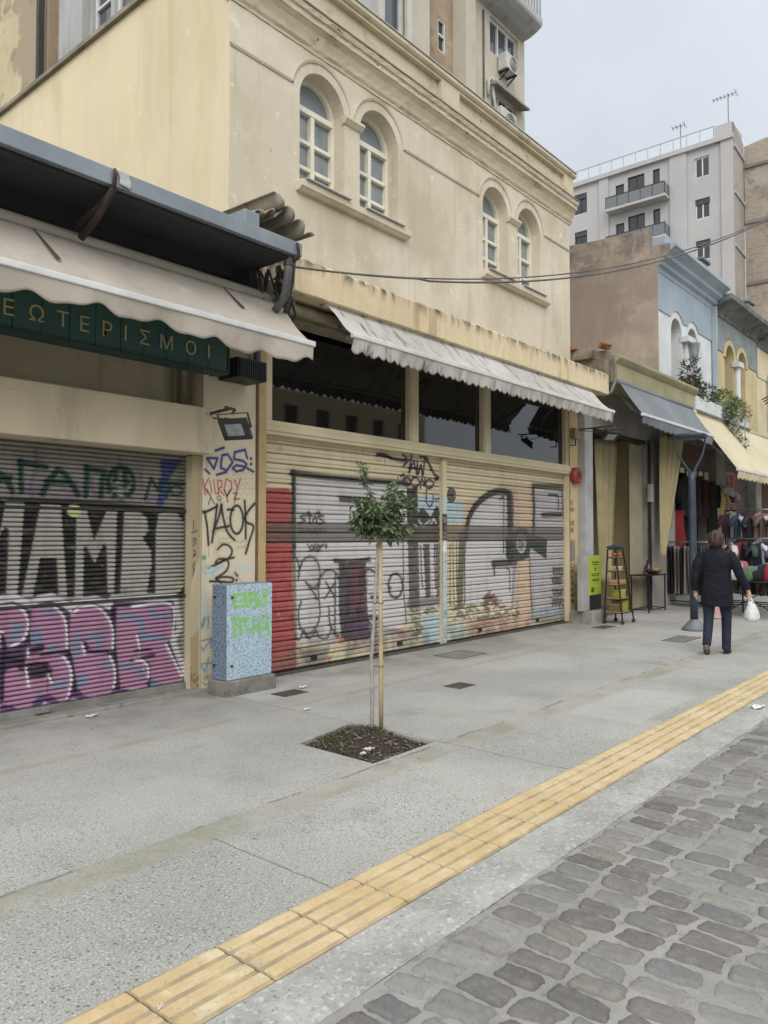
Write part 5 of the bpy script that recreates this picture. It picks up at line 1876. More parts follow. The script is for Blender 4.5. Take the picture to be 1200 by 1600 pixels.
# ------------------------------------------------------------------ litter on the ground
for i, (x, y, sx, c, lab) in enumerate(((4.96, 5.13, .035, L(226, 226, 226), 'small white paper scrap on the pavement behind the tree pit'),
                                        (5.66, 5.92, .05, L(206, 204, 200), 'crumpled tissue beside the valve cover near the cabinet'),
                                        (7.75, 2.0, .09, L(224, 224, 224), 'flattened white cup at the kerb beyond the yellow tactile strip'),
                                        (3.55, 6.4, .05, L(204, 204, 200), 'white litter at the doorstep of the sprayed steel shutter'),
                                        (1.52, 2.28, .011, L(226, 222, 214), 'tiny white crumb on the nearest yellow tactile tile'),
                                        (2.35, 5.85, .05, L(70, 66, 60), 'dark squashed scrap on the pavement before the low shop'))):
    m = MB()
    m.grid(6, 6, lambda u, v: (x + sx * (u - .5) * 2 + r_.uniform(-.004, .004), y + sx * (v - .5) + r_.uniform(-.004, .004), .012 + r_.uniform(-.004, .014 if i != 5 else .004)))
    tag(m.build('litter_scrap', surf('litter', c, tuple(k * .8 for k in c), 30, .8)), lab, 'litter')
# ------------------------------------------------------------------ the walker, seen from behind
PX, PY = 11.0, 3.34
HD = R(6)                                      # heading, measured from the street direction


def pl(f, l, z):
    """forward, left, up -> world"""
    return Vector((PX + f * math.cos(HD) - l * math.sin(HD), PY + f * math.sin(HD) + l * math.cos(HD), z))


def ring_loft(m, rings, n=20):
    """rings: (f, l, z, half depth, half width)"""
    o = len(m.v)
    for f, l, z, rf, rl in rings:
        for k in range(n):
            a = 2 * math.pi * k / n
            ca, sa = math.cos(a), math.sin(a)
            e = .82
            m.v.append(tuple(pl(f + rf * math.copysign(abs(ca) ** e, ca), l + rl * math.copysign(abs(sa) ** e, sa), z)))
    for i in range(len(rings) - 1):
        for k in range(n):
            a, b = o + i * n + k, o + i * n + (k + 1) % n
            m.f.append((a, b, b + n, a + n))
    m.f.append(tuple(o + k for k in reversed(range(n))))
    m.f.append(tuple(o + (len(rings) - 1) * n + k for k in range(n)))


def limb(m, pts, r, n=14, squash=1.):
    m.tube([pl(*p) for p in pts], r, n, True, squash)


pe = thing('person', 'person in a long navy coat walking away with a white carrier bag', 'person', (PX, PY, 0))
M_SKIN = surf('skin', L(196, 158, 138), L(184, 146, 126), 20, .6)
M_HAIR = surf('auburn hair', L(74, 50, 40), L(46, 32, 27), 30, .6, bump=.6, bsc=90, spots=((L(112, 76, 56), 22, .5, .7, .5, (3, 3, .4)),))
M_COAT = surf('navy wool coat', L(20, 22, 32), L(27, 29, 40), 7, .8, bump=.9, bsc=9, bdist=.05, spec=.25)
M_JEAN = surf('dark jeans', L(26, 31, 46), L(34, 41, 58), 9, .8, bump=.8, bsc=13, bdist=.03)
M_SHOE = surf('black shoe', L(36, 33, 33), L(54, 49, 47), 12, .5)
M_SOLE = surf('brown shoe sole', L(112, 96, 84), L(90, 76, 66), 12, .7)

body = MB()
ring_loft(body, [(0, 0, .86, .11, .16), (0, 0, 1.0, .105, .145), (0, 0, 1.2, .11, .15), (-.005, 0, 1.34, .095, .17), (-.005, 0, 1.40, .06, .09), (.01, 0, 1.44, .05, .055), (.015, 0, 1.49, .048, .05)])
# head: cranium, jaw, nose, ears
ring_loft(body, [(.03, 0, 1.455, .035, .03), (.035, 0, 1.475, .062, .05), (.03, 0, 1.51, .082, .066), (.02, 0, 1.56, .093, .075), (.012, 0, 1.60, .096, .076), (.005, 0, 1.64, .078, .064), (.0, 0, 1.665, .035, .03)], 18)
limb(body, [(.10, 0, 1.575), (.122, 0, 1.55), (.128, 0, 1.535), (.11, 0, 1.528)], [.010, .013, .015, .010], 8)
for s in (1, -1):
    limb(body, [(.012, .073 * s, 1.53), (.0, .086 * s, 1.55), (-.006, .088 * s, 1.575), (.008, .08 * s, 1.585)], [.010, .013, .013, .008], 8)
    limb(body, [(.098, .034 * s, 1.582), (.105, .03 * s, 1.582)], [.013, .009], 8)
limb(body, [(.108, -.025, 1.505), (.118, 0, 1.507), (.108, .025, 1.505)], [.006, .009, .006], 8)
# legs
LL = [(0, .085, .90), (-.03, .10, .72), (-.02, .105, .50), (-.12, .10, .30), (-.22, .095, .14)]
RL = [(0, -.085, .90), (.06, -.09, .72), (.10, -.10, .50), (.08, -.10, .28), (.06, -.10, .09)]
limb(body, LL, [.09, .075, .052, .046, .034])
limb(body, RL, [.09, .075, .052, .046, .034])
limb(body, [(-.225, .095, .135), (-.215, .10, .085), (-.15, .10, .03)], [.032, .036, .026], 10)
limb(body, [(.05, -.10, .07), (.10, -.10, .045), (.20, -.105, .035)], [.034, .036, .026], 10)
# arms
LA = [(-.01, .17, 1.36), (-.05, .235, 1.22), (-.07, .265, 1.06), (-.03, .275, .90), (-.01, .275, .84)]
RA = [(-.01, -.17, 1.36), (-.03, -.25, 1.22), (-.02, -.295, 1.08), (.04, -.355, .93), (.06, -.385, .86)]
AR = [.055, .048, .040, .033, .026]
limb(body, LA, AR, 12)
limb(body, RA, AR, 12)


def hand(m, wrist, down, side, fwd, curl):
    """palm, four fingers of unequal length, thumb"""
    w, dn, sd2, fw = Vector(wrist), Vector(down), Vector(side), Vector(fwd)
    P = lambda a, b, c: tuple(w + dn * a + sd2 * b + fw * c)
    limb(m, [P(-.01, 0, 0), P(.03, 0, 0), P(.075, 0, .004)], [.024, .030, .029], 10, .55)
    for k, (off, ln) in enumerate(((.027, .066), (.009, .075), (-.009, .070), (-.026, .055))):
        p0 = P(.07, curl * 0, off)
        p1 = P(.07 + ln * .45, .006 + curl * .02, off)
        p2 = P(.07 + ln * (.8 - .35 * curl), .012 + curl * .045, off)
        p3 = P(.07 + ln * (1 - .8 * curl), .016 + curl * .062, off)
        limb(m, [p0, p1, p2, p3], [.0095, .009, .0085, .007], 8)
    limb(m, [P(.02, .008, .026), P(.045, .016, .045), P(.07, .022, .05), P(.088, .026 + .01 * curl, .046)], [.012, .0115, .010, .008], 8)


hand(body, (0, .275, .835), (.05, .02, -1), (0, -1, 0), (1, 0, 0), .35)
hand(body, (.062, -.388, .855), (.05, -.12, -1), (0, 1, 0), (1, 0, 0), .95)
fuse('body', body, M_SKIN, pe, .0065, 1)

hr = MB()
ring_loft(hr, [(-.045, 0, 1.455, .040, .045), (-.035, 0, 1.49, .062, .064), (-.025, 0, 1.53, .084, .079), (-.015, 0, 1.575, .10, .086), (-.008, 0, 1.62, .10, .083), (-.004, 0, 1.655, .08, .068), (-.002, 0, 1.682, .045, .040), (0, 0, 1.69, .015, .015)], 20)
rh = random.Random(4)
for k in range(46):
    a = rh.uniform(1.2, 5.1)
    z0 = rh.uniform(1.58, 1.65)
    r0 = .098
    limb(hr, [(-.015 + r0 * math.cos(a) * .9, r0 * .93 * math.sin(a), z0), (-.022 + (r0 + .006) * math.cos(a), (r0 + .003) * .93 * math.sin(a), z0 - .06), (-.03 + (r0 - .012) * math.cos(a), (r0 - .012) * .9 * math.sin(a), rh.uniform(1.46, 1.50))], [.009, .012, .005], 7)
fuse('hair', hr, M_HAIR, pe, .007, 1)

ct = MB()
ring_loft(ct, [(.0, .0, .645, .145, .208), (.0, .0, .66, .148, .210), (-.005, 0, .78, .147, .204), (-.005, 0, .95, .138, .194), (-.005, 0, 1.10, .128, .184), (-.01, 0, 1.24, .132, .198), (-.012, 0, 1.32, .118, .195), (-.01, 0, 1.38, .092, .155), (-.005, 0, 1.42, .075, .11), (.0, 0, 1.445, .068, .078), (.004, 0, 1.475, .066, .072)], 26)
for A in (LA, RA):
    q = [A[0], A[1], A[2], A[3], ((A[3][0] + A[4][0]) / 2, (A[3][1] + A[4][1]) / 2, (A[3][2] + A[4][2]) / 2 - .015)]
    limb(ct, q, [.070, .070, .062, .055, .052], 16)
fuse('coat', ct, M_COAT, pe, .011, 3)
tj = MB()
ring_loft(tj, [(0, 0, .78, .13, .17), (0, 0, .95, .12, .165)], 18)
limb(tj, LL[:1] + [(-.03, .10, .70), (-.02, .105, .50), (-.115, .10, .31), (-.222, .096, .125)], [.102, .088, .068, .062, .056], 16)
limb(tj, RL[:1] + [(.06, -.09, .70), (.10, -.10, .50), (.085, -.10, .28), (.058, -.10, .05)], [.102, .088, .068, .062, .058], 16)
fuse('trousers', tj, M_JEAN, pe, .01, 2)
for nm, base in (('L', 1), ('R', 0)):
    m = MB()
    if base:
        limb(m, [(-.245, .095, .125), (-.235, .098, .085), (-.19, .10, .045), (-.13, .10, .026)], [.036, .043, .044, .03], 14)
    else:
        limb(m, [(.015, -.10, .05), (.06, -.10, .052), (.13, -.104, .045), (.215, -.108, .034)], [.036, .044, .045, .028], 14, .9)
    sh = fuse('shoe', m, M_SHOE, pe, .008, 1)
    m = MB()
    if base:
        limb(m, [(-.268, .095, .118), (-.262, .099, .075), (-.215, .10, .022), (-.13, .10, .007)], [.030, .036, .038, .028], 12, .35)
    else:
        m.box(0, 0, 0, 0, 0, 0)
        m = MB()
        a = [pl(f, l, z) for z in (.002, .018) for f, l in ((-.02, -.065), (-.02, -.135), (.10, -.148), (.22, -.14), (.24, -.108), (.22, -.075), (.10, -.06))]
        m.add(a, [tuple(range(7)), tuple(range(7, 14))] + [(i, (i + 1) % 7, 7 + (i + 1) % 7, 7 + i) for i in range(7)])
    m.build('sole', M_SOLE if base else M_SHOE, sh, smooth=base == 1)

bag = thing('carrier_bag', 'white plastic carrier bag hanging from the hand of the walking person', 'carrier bag', tuple(pl(.07, -.40, .45)))
M_BAG = surf('thin white plastic', L(222, 222, 220), L(204, 204, 204), 8, .4, bump=.9, bsc=22, bdist=.02, spots=((L(150, 168, 140), 6, .55, .7, .45, None, (.66, .48)), (L(200, 170, 168), 7, .58, .72, .4, None, (.62, .5))))
m = MB()
rb = random.Random(9)
nb, levels = 30, [(.725, .03, .02), (.69, .045, .035), (.64, .065, .05), (.58, .085, .065), (.52, .098, .075), (.475, .092, .07), (.455, .06, .05), (.448, .01, .01)]
for z, rl, rf in levels:
    for k in range(nb):
        a = 2 * math.pi * k / nb
        w = 1 + .11 * math.sin(3 * a + z * 9) + .07 * math.sin(7 * a - z * 14) + rb.uniform(-.03, .03)
        m.v.append(tuple(pl(.075 + rf * w * math.cos(a), -.415 + rl * w * math.sin(a), z)))
for i in range(len(levels) - 1):
    for k in range(nb):
        a, b = i * nb + k, i * nb + (k + 1) % nb
        m.f.append((a, b, b + nb, a + nb))
m.build('bag_body', M_BAG, bag, smooth=True, fix=False)
for s in (-1, 1):
    m = MB()
    m.tube([pl(.075 + s * .012, -.445, .69), pl(.072 + s * .012, -.42, .755), pl(.07, -.402, .782), pl(.072 + s * .012, -.395, .755), pl(.075 + s * .012, -.382, .69)], [.016, .010, .008, .010, .016], 8, True, .4)
    m.build('handle', M_BAG, bag, smooth=True)
# ------------------------------------------------------------------ olive shop, one storey, right of the shutters
M_OLIVE = surf('olive fascia paint', L(164, 156, 116), L(148, 140, 104), 1.2, .8, bump=.1, spots=((L(128, 118, 82), 2, .54, .72, .5, (3, 3, .5)), (L(196, 184, 134), 3, .56, .74, .4)))
M_GREYWALL = surf('grey plaster', L(150, 146, 138), L(132, 128, 121), 1.4, .85, bump=.3, spots=((L(104, 100, 94), 3, .54, .7, .5, (2, 2, .6)), (L(176, 172, 164), 4, .58, .74, .5)))
M_MUSTARD = surf('mustard interior wall', L(190, 174, 124), L(174, 158, 112), .8, .8)
OS = thing('olive_shop_building', 'single storey shop with an olive fascia and open yellowish interior right of the shutters', 'shop', (15.9, 6.66, 0))
m = MB()
m.extrude([(6.66, 4.52), (5.98, 4.52), (5.98, 4.88), (5.95, 4.90), (5.92, 4.93), (5.88, 4.98), (5.88, 5.03), (5.93, 5.05), (6.66, 5.05)], lambda y, z: (13.80, y, z), lambda y, z: (18.25, y, z))
m.build('fascia', M_OLIVE, OS, bevel=.006)
m = MB()
m.box(13.58, 13.80, 6.05, 6.66, 4.50, 5.10)
m.box(13.45, 13.80, 6.3, 9.0, 4.95, 5.14)
m.build('end_wall', surf('raw masonry', L(140, 126, 106), L(112, 102, 88), 4, .9, bump=.6, spots=((L(84, 76, 66), 5, .5, .66, .7), (L(172, 160, 138), 7, .58, .7, .6))), OS, bevel=.02)
m = MB()
m.box(13.5, 18.3, 6.66, 9.1, 5.02, 5.07)
m.build('roof', surf('rough roof screed', L(120, 108, 92), L(96, 86, 74), 3, .9, bump=.6), OS)
rt = random.Random(2)
m = MB()
for k in range(13):
    x, y = 13.42 + rt.uniform(0, .42), 5.98 + rt.uniform(0, .9)
    z = 5.13 + rt.uniform(0, .06)
    a = rt.uniform(-.6, .6)
    m.tube([(x - .14 * math.cos(a), y - .14 * math.sin(a), z), (x + .14 * math.cos(a), y + .14 * math.sin(a), z + rt.uniform(-.02, .03))], [.065, .05], 9, True, .55)
m.build('roof_tile', surf('old clay tile', L(182, 122, 66), L(128, 76, 52), 5, .85, spots=((L(64, 52, 44), 4, .52, .66, .8),)), OS, smooth=False)
m = MB()
m.tube([(13.72, 5.98, 5.0), (13.70, 5.93, 4.8), (13.72, 5.95, 4.5), (13.66, 6.0, 4.3), (13.5, 6.2, 4.2)], .03, 8)
m.build('pipe', surf('grey overflow pipe', L(120, 118, 112), L(96, 94, 90), 5, .6), OS, smooth=True)
m = MB()
m.box(13.80, 17.8, 6.5, 6.72, 3.72, 4.52)
m.box(16.72, 17.55, 6.46, 6.8, 0, 3.72)
m.build('front_pier', M_GREYWALL, OS, bevel=.01)
m = MB()
m.box(13.80, 16.72, 8.9, 9.0, -.02, 3.8)
m.box(13.72, 13.80, 6.9, 9.4, -.02, 3.8)
m.box(16.72, 16.80, 6.8, 9.4, -.02, 3.8)
m.build('interior_wall', M_MUSTARD, OS)
m = MB()
m.box(13.72, 16.8, 6.7, 9.5, 3.75, 3.8)
m.build('ceiling', surf('shop ceiling', L(120, 108, 76), L(100, 92, 66), 1, .9), OS)
m = MB()
m.box(13.8, 16.72, 6.6, 9.5, -.05, .012)
m.build('shop_floor', surf('shop floor tiles', L(120, 114, 104), L(96, 92, 84), 2, .5), OS)
m = MB()
for k in range(9):                                   # folded shutter doors standing open against the pier
    x = 15.92 + k * .085
    m.add([(x, 6.60 + (k % 2) * .05, .02), (x + .085, 6.60 + ((k + 1) % 2) * .05, .02), (x + .085, 6.60 + ((k + 1) % 2) * .05, 3.6), (x, 6.60 + (k % 2) * .05, 3.6)], [(0, 1, 2, 3)])
m.build('folding_door', surf('greyish folding door', L(146, 138, 112), L(128, 120, 96), 1.5, .6, spots=((L(170, 158, 120), 2, .5, .7, .5, (4, 4, .4)),)), OS, solid=.012)
m = MB()
m.box(16.68, 16.73, 6.44, 6.5, 0, 3.72)
m.box(13.81, 16.7, 6.55, 6.62, 3.64, 3.72)
m.build('door_track', surf('black track', L(36, 34, 32), L(52, 48, 44), 5, .5), OS)
m = MB()
m.grid(26, 22, lambda u, v: (14.75 + 1.15 * u * (1 - .55 * v) + .5 * v, 6.85 + .05 * math.sin(u * 22) + .12 * v, 3.62 - 3. * v))
m.build('plastic_strip_curtain', surf('yellowed clear curtain', L(172, 158, 116), L(152, 140, 102), 2, .35), OS, smooth=True, solid=.004)
m = MB()
m.box(16.55, 16.72, 6.38, 6.46, 2.35, 2.75)
m.build('meter_box', surf('grey meter box', L(150, 150, 146), L(126, 126, 122), 4, .5), OS, bevel=.01)
# lit lamp inside
lp = thing('shop_lamp', 'small lit white pendant lamp inside the open olive shop', 'lamp', (14.25, 7.3, 2.3))
m = MB()
m.lathe((14.25, 7.3, 2.28), [(.22, 0), (.20, .04), (.07, .12), (.02, .15)], 20)
m.build('lamp_shade', surf('white lamp shade', L(216, 216, 214), L(200, 200, 196), 5, .4), lp, smooth=True)
m = MB()
m.lathe((14.25, 7.3, 2.262), [(.16, 0), (.16, .012)], 18)
t = NT('lit bulb')
e = t.n('ShaderNodeEmission')
e.inputs[0].default_value = (1, .98, .92, 1)
e.inputs[1].default_value = 14
t.t.links.new(e.outputs[0], t.out.inputs[0])
m.build('bulb', t.m, lp)
m = MB()
m.tube([(14.25, 7.3, 2.42), (14.25, 7.3, 3.75)], .008, 6)
m.build('flex', M_BLACK, lp)
awning('blue grey awning over the open olive fronted shop', 13.90, 17.95, 5.93, 4.50, 5.50, 3.86, .17, 9, .0, fabric('blue grey awning cloth', L(128, 133, 138), L(116, 121, 126), ((L(98, 104, 110), 1.5, .55, .75, .4, (3, 1, 1)),)), sag=.012, wr=.006, seed=8, shape='wave')

# ------------------------------------------------------------------ upper storeys: blue house, grey and yellow house, cream house
M_BROWN = surf('bare brown render', L(168, 150, 134), L(150, 134, 120), .6, .9, bump=.3, bsc=14, spots=((L(186, 172, 154), 1.0, .5, .7, .6), (L(128, 114, 104), .8, .55, .72, .5, (1, 1, .6)), (L(116, 106, 96), 1.6, .44, .6, .8, (1, 1, 1.6), (7.6, 8.4)), (L(104, 98, 92), 3, .46, .62, .8, (1, 1, 1), (8.2, 8.75)), (L(184, 170, 150), 1.5, .56, .6, .4, (1, 1.6, .5)), (L(142, 126, 112), .5, .5, .54, .5, (1, .8, 1.5))))
M_BLUE = surf('pale blue render', L(160, 173, 184), L(146, 160, 172), .9, .88, bump=.15, spots=((L(126, 140, 152), 1.6, .54, .74, .5, (3, 3, .5)),))
M_WHITE = surf('white render', L(212, 214, 214), L(196, 198, 198), 1.2, .88, bump=.15, spots=((L(160, 162, 162), 2, .56, .74, .4, (3, 3, .5)),))
M_GREYBLUE = surf('flaking grey blue render', L(140, 148, 148), L(124, 130, 128), 1.5, .9, bump=.3, spots=((L(100, 102, 98), 2, .52, .68, .6), (L(170, 170, 160), 4, .6, .72, .6), (L(84, 84, 80), 6, .62, .72, .6)))
M_SOFTYEL = surf('soft yellow render', L(200, 182, 134), L(184, 167, 123), 1, .9, bump=.15, spots=((L(168, 152, 108), 2, .55, .74, .5, (3, 3, .5)),))
M_CREAMW = surf('cream render', L(214, 200, 160), L(198, 186, 150), 1, .9, bump=.15, spots=((L(166, 152, 120), 2, .56, .74, .5, (3, 3, .5)),))
M_GREYCORN = surf('sooty grey cornice', L(122, 126, 124), L(96, 98, 96), 1.6, .9, bump=.4, spots=((L(66, 68, 66), 2.4, .5, .68, .8, (1, 1, 2)),))
M_SHUTTER_GREEN = surf('dark green joinery', L(58, 66, 64), L(46, 52, 52), 3, .6)


def upper_house(name, label, x0, x1, z_string, z_corn, wall_hi, wall_lo, arches, zsill, zspring, corn, trim, z_top):
    Hh = thing(name, label, 'building', ((x0 + x1) / 2, 6.66, 0))
    ho = [arch(a, b, zsill, zspring, 12) for a, b in arches]
    # the wall above and below the painted colour line share one sheet each; the line runs at the arch springing
    m = MB()
    m.holed(rect(x0, x1, 4.6, z_corn), ho, YF(6.66), .32)
    m.build('front_wall', wall_lo, Hh, fix=False)
    up_ = MB()
    edge = [(x0, z_string)]
    for a, b in arches:
        c, r = (a + b) / 2, (b - a) / 2 + .17
        th = math.asin(min(.95, max(-.6, (z_string - zspring) / r)))
        for k in range(13):
            t_ = math.pi - th - (math.pi - 2 * th) * k / 12
            edge.append((c + r * math.cos(t_), zspring + r * math.sin(t_)))
    edge.append((x1, z_string))
    clean = [edge[0]]
    for p in edge[1:]:
        if p[0] > clean[-1][0] + .005:
            clean.append(p)
        elif p[1] > clean[-1][1] and p[0] > clean[-1][0] - .1:
            pass
    vs, fs = [], []
    for a, z in clean:
        vs += [(a, 6.635, z), (a, 6.635, z_corn), (a, 6.665, z)]
    for i in range(len(clean) - 1):
        q = 3 * i
        fs += [(q, q + 3, q + 4, q + 1), (q, q + 2, q + 5, q + 3)]
    up_.add(vs, fs)
    up_.build('upper_band', wall_hi, Hh, fix=False)
    for a, b in arches:
        c, r = (a + b) / 2, (b - a) / 2
        fr = MB()
        m0 = MB()
        o1, o2 = arch(a, b, zsill, zspring, 12), arch(a + .05, b - .05, zsill + .05, zspring, 12)
        n = len(o1)
        fr.add([(p[0], 6.92, p[1]) for p in o1] + [(p[0], 6.92, p[1]) for p in o2] + [(p[0], 6.98, p[1]) for p in o2], [(i, (i + 1) % n, n + (i + 1) % n, n + i) for i in range(n)] + [(n + i, n + (i + 1) % n, 2 * n + (i + 1) % n, 2 * n + i) for i in range(n)])
        fr.box(c - .03, c + .03, 6.90, 6.96, zsill, zspring)
        fr.box(a + .03, b - .03, 6.895, 6.96, zspring - .03, zspring + .03)
        w = fr.build('window', M_SHUTTER_GREEN if wall_lo is not M_WHITE else M_GREYWALL, Hh, fix=False)
        m0.add([(p[0], 6.96, p[1]) for p in o1], [tuple(range(n))])
        m0.build('pane', M_DARKPANE, w, fix=False)
        # arch surround
        tm_ = MB()
        K = 14
        for k in range(K):
            q = []
            for tt in (math.pi * k / K, math.pi * (k + 1) / K):
                for rr, y in ((r, 6.62), (r + .15, 6.62), (r + .15, 6.665), (r, 6.70)):
                    q.append((c + rr * math.cos(tt), y, zspring + rr * math.sin(tt)))
            tm_.add(q, [(0, 1, 5, 4), (1, 2, 6, 5), (3, 0, 4, 7)])
        if wall_lo is not M_WHITE:
            tm_.build('arch_surround', trim, Hh, fix=False)
    if len(arches) > 1:
        a, b = arches[0][1], arches[1][0]
        m = MB()
        m.tube([((a + b) / 2, 6.60, zsill), ((a + b) / 2, 6.60, zspring - .15)], .085, 12)
        m.box(a - .03, b + .03, 6.47, 6.7, zspring - .15, zspring)
        m.build('colonnette', trim if wall_lo is not M_SOFTYEL else M_WHITE, Hh, bevel=.01)
    m = MB()
    k = corn
    m.extrude([(6.70, z_corn - .12), (6.62, z_corn - .12), (6.60, z_corn - .02), (6.52, z_corn + .02), (6.50, z_corn + .10), (6.38, z_corn + .16), (6.36, z_corn + .24), (6.20, z_corn + .34), (6.16, z_corn + .36), (6.16, z_corn + .44), (6.70, z_corn + .47)] if k == 'stepped' else
              [(6.70, z_corn - .10), (6.60, z_corn - .10), (6.58, z_corn), (6.48, z_corn + .08), (6.32, z_corn + .16), (6.14, z_corn + .22), (6.12, z_corn + .34), (6.70, z_corn + .38)],
              lambda y, z: (x0 - .02, y, z), lambda y, z: (x1 + .01, y, z))
    m.build('cornice', wall_hi if k == 'stepped' else M_GREYCORN, Hh, bevel=.006)
    m = MB()
    m.box(x0, x1, 6.42 if k == 'stepped' else 6.5, 6.75, z_corn + .4, z_top)
    m.build('parapet', wall_hi, Hh, bevel=.01)
    m = MB()
    m.box(x0 + .02, x1 - .02, 6.76, 11, z_top - .4, z_top - .35)
    m.build('roof', M_SLATE, Hh)
    return Hh


BH = upper_house('blue_house', 'narrow house with a pale blue and white upper floor and bare brown side wall', 17.70, 21.85, 6.95, 7.95, M_BLUE, M_WHITE, [(18.68, 19.42), (19.86, 20.58)], 5.15, 6.62, 'stepped', M_WHITE, 8.62)
m = MB()
m.add([(17.685, 6.60, 4.6), (17.685, 11, 4.6), (17.685, 11, 8.95), (17.685, 8.9, 8.95), (17.685, 7.2, 8.85), (17.685, 6.72, 8.82), (17.685, 6.72, 8.42), (17.685, 6.30, 8.40), (17.685, 6.30, 8.22), (17.685, 6.60, 7.9)], [tuple(range(10))])
m.build('side_wall', M_BROWN, BH, solid=.03)
m = MB()
m.box(21.72, 21.84, 6.52, 6.63, 4.9, 7.9)
m.build('downpipe', M_BLUE, BH)
GH = upper_house('grey_yellow_house', 'old house with a flaking grey and yellow upper floor and sooty cornice', 21.86, 26.25, 6.82, 7.86, M_GREYBLUE, M_SOFTYEL, [(22.92, 23.74), (24.12, 24.98)], 5.1, 6.72, 'plain', M_SOFTYEL, 8.5)
CH = upper_house('cream_house', 'cream rendered old house with an arched upper window at the right edge', 26.26, 31.5, 6.7, 7.75, M_CREAMW, M_CREAMW, [(27.35, 28.2), (28.6, 29.45)], 5.0, 6.7, 'plain', M_CREAMW, 8.3)
for x, z, lab in ((21.75, 8.62, 'small blue grey chimney at the party wall of the blue house'), (26.2, 8.5, 'squat grey green chimney over the grey and yellow house')):
    c = thing('chimney', lab, 'chimney', (x, 7.0, z))
    m = MB()
    m.box(x - .28, x + .28, 6.8, 7.4, z - .2, z + .55)
    m.build('stack', M_GREYBLUE, c, bevel=.02)
    m = MB()
    m.box(x - .34, x + .34, 6.74, 7.46, z + .55, z + .63)
    m.build('cap', M_GREYCORN, c, bevel=.02)
# sign bracket and lantern of the cream house
m = MB()
for k in range(3):
    m.tube([(26.6 + .2 * k, 6.6, 6.0 - .05 * k), (26.5 + .2 * k, 6.3, 6.1), (26.4 + .2 * k, 6.1, 5.9 - .1 * k)], .02, 6)
m.build('wall_bracket', M_BLACK, CH, smooth=True)

# ------------------------------------------------------------------ the row of market shops below
MS = thing('market_shop_building', 'open fronted market shop with grey piers and dark interior beneath the blue house', 'shop', (22.5, 6.66, 0))
m = MB()
m.box(18.26, 33, 6.2, 6.7, 4.35, 4.62)
m.box(18.26, 33, 6.5, 6.75, 3.95, 4.35)
m.build('canopy_slab', surf('grey slab', L(128, 118, 104), L(104, 96, 86), 2, .9, bump=.4, spots=((L(80, 74, 66), 3, .52, .7, .6),)), MS, bevel=.012)
m = MB()
for x0, x1 in ((17.56, 18.3), (21.45, 22.2), (25.3, 25.9), (29.4, 30)):
    m = MB()
    m.box(x0, x1, 6.48, 7.0, 0, 3.95)
    m.build('pier', M_GREYWALL, MS, bevel=.012)
m = MB()
m.box(17.6, 33, 8.6, 8.7, 0, 4)
m.box(17.58, 17.66, 7.0, 8.6, 0, 4)
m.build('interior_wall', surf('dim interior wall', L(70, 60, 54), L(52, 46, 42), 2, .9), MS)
m = MB()
m.box(17.6, 33, 6.75, 8.7, 3.96, 4.0)
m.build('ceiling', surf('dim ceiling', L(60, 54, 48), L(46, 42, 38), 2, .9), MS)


def mural(p):
    p.sheet(5, 1100, 660)
    Rr, Pk, Bk = L(134, 62, 56), L(190, 120, 96), L(54, 48, 48)
    p.poly([(125, 380), (270, 400), (280, 700), (190, 740), (130, 640)], Rr, .75, .15)
    for l in ([(150, 420), (160, 540), (150, 640)], [(190, 430), (200, 560), (190, 700)], [(230, 440), (240, 700)], [(170, 400), (220, 400), (250, 440)], [(150, 540), (190, 520)]):
        p.line(l, 18, Pk, .8)
    for l in ([(140, 640), (220, 600), (300, 540), (360, 460)], [(310, 620), (350, 610)], [(170, 760), (230, 780), (240, 880)], [(300, 720), (340, 760)]):
        p.line(l, 10, Bk, .8)


painted_sheet('grey_shutter', 22.2, 25.3, slat_rows(0., 3.95, .11, [(0, 0), (.2, .008), (.7, .008), (.95, 0)]), .04, mural, L(88, 84, 79), 6.74, M_STEEL, MS)
m = MB()
m.box(25.9, 29.4, 6.9, 6.98, 0, 3.95)
m.build('brown_panel', surf('brown hoarding', L(130, 92, 74), L(104, 76, 64), 1, .8), MS)

# graffiti strip above the clothes shop door
def strip(p):
    p.sheet(4, 1000, 640)
    for q in ([(290, 230), (330, 250), (300, 300), (360, 320)], [(350, 240), (400, 260), (390, 320)], [(280, 300), (420, 330)]):
        p.line(q, 16, L(120, 64, 74), .8)


painted_sheet('header_panel', 18.3, 21.45, [(3.25 + .7 * i / 40, 0) for i in range(41)], .03, strip, L(96, 84, 74), 6.62, M_PANEL, MS)
cur = thing('beige_curtain', 'long beige cloth curtain drawn to one side of the clothes shop doorway', 'curtain', (17.3, 6.3, 2))
m = MB()
m.grid(34, 26, lambda u, v: (16.76 + (1.3 - 1.16 * min(1, v * 1.02) ** 1.1) * u, 6.24 + .05 * math.sin(u * 24 + v * 2) * (1 - .5 * v) - .02 * u, 3.86 - 2.72 * v))
m.build('cloth', fabric('mustard beige cloth', L(164, 149, 108), L(146, 132, 96)), cur, smooth=True, solid=.005)
awning('pale yellow steep awning under the trailing balcony plants', 18.12, 24.6, 5.95, 4.46, 5.02, 3.09, .2, .16, .05, fabric('pale yellow awning cloth', L(206, 194, 160), L(194, 182, 150)), sag=.02, wr=.008, seed=12)
awning('brown awning further along beneath the cream house', 25.2, 31, 6.1, 4.3, 5.3, 3.5, .2, .3, .06, fabric('brown awning cloth', L(150, 120, 96), L(128, 104, 84)), sag=.02, wr=.008, seed=14)

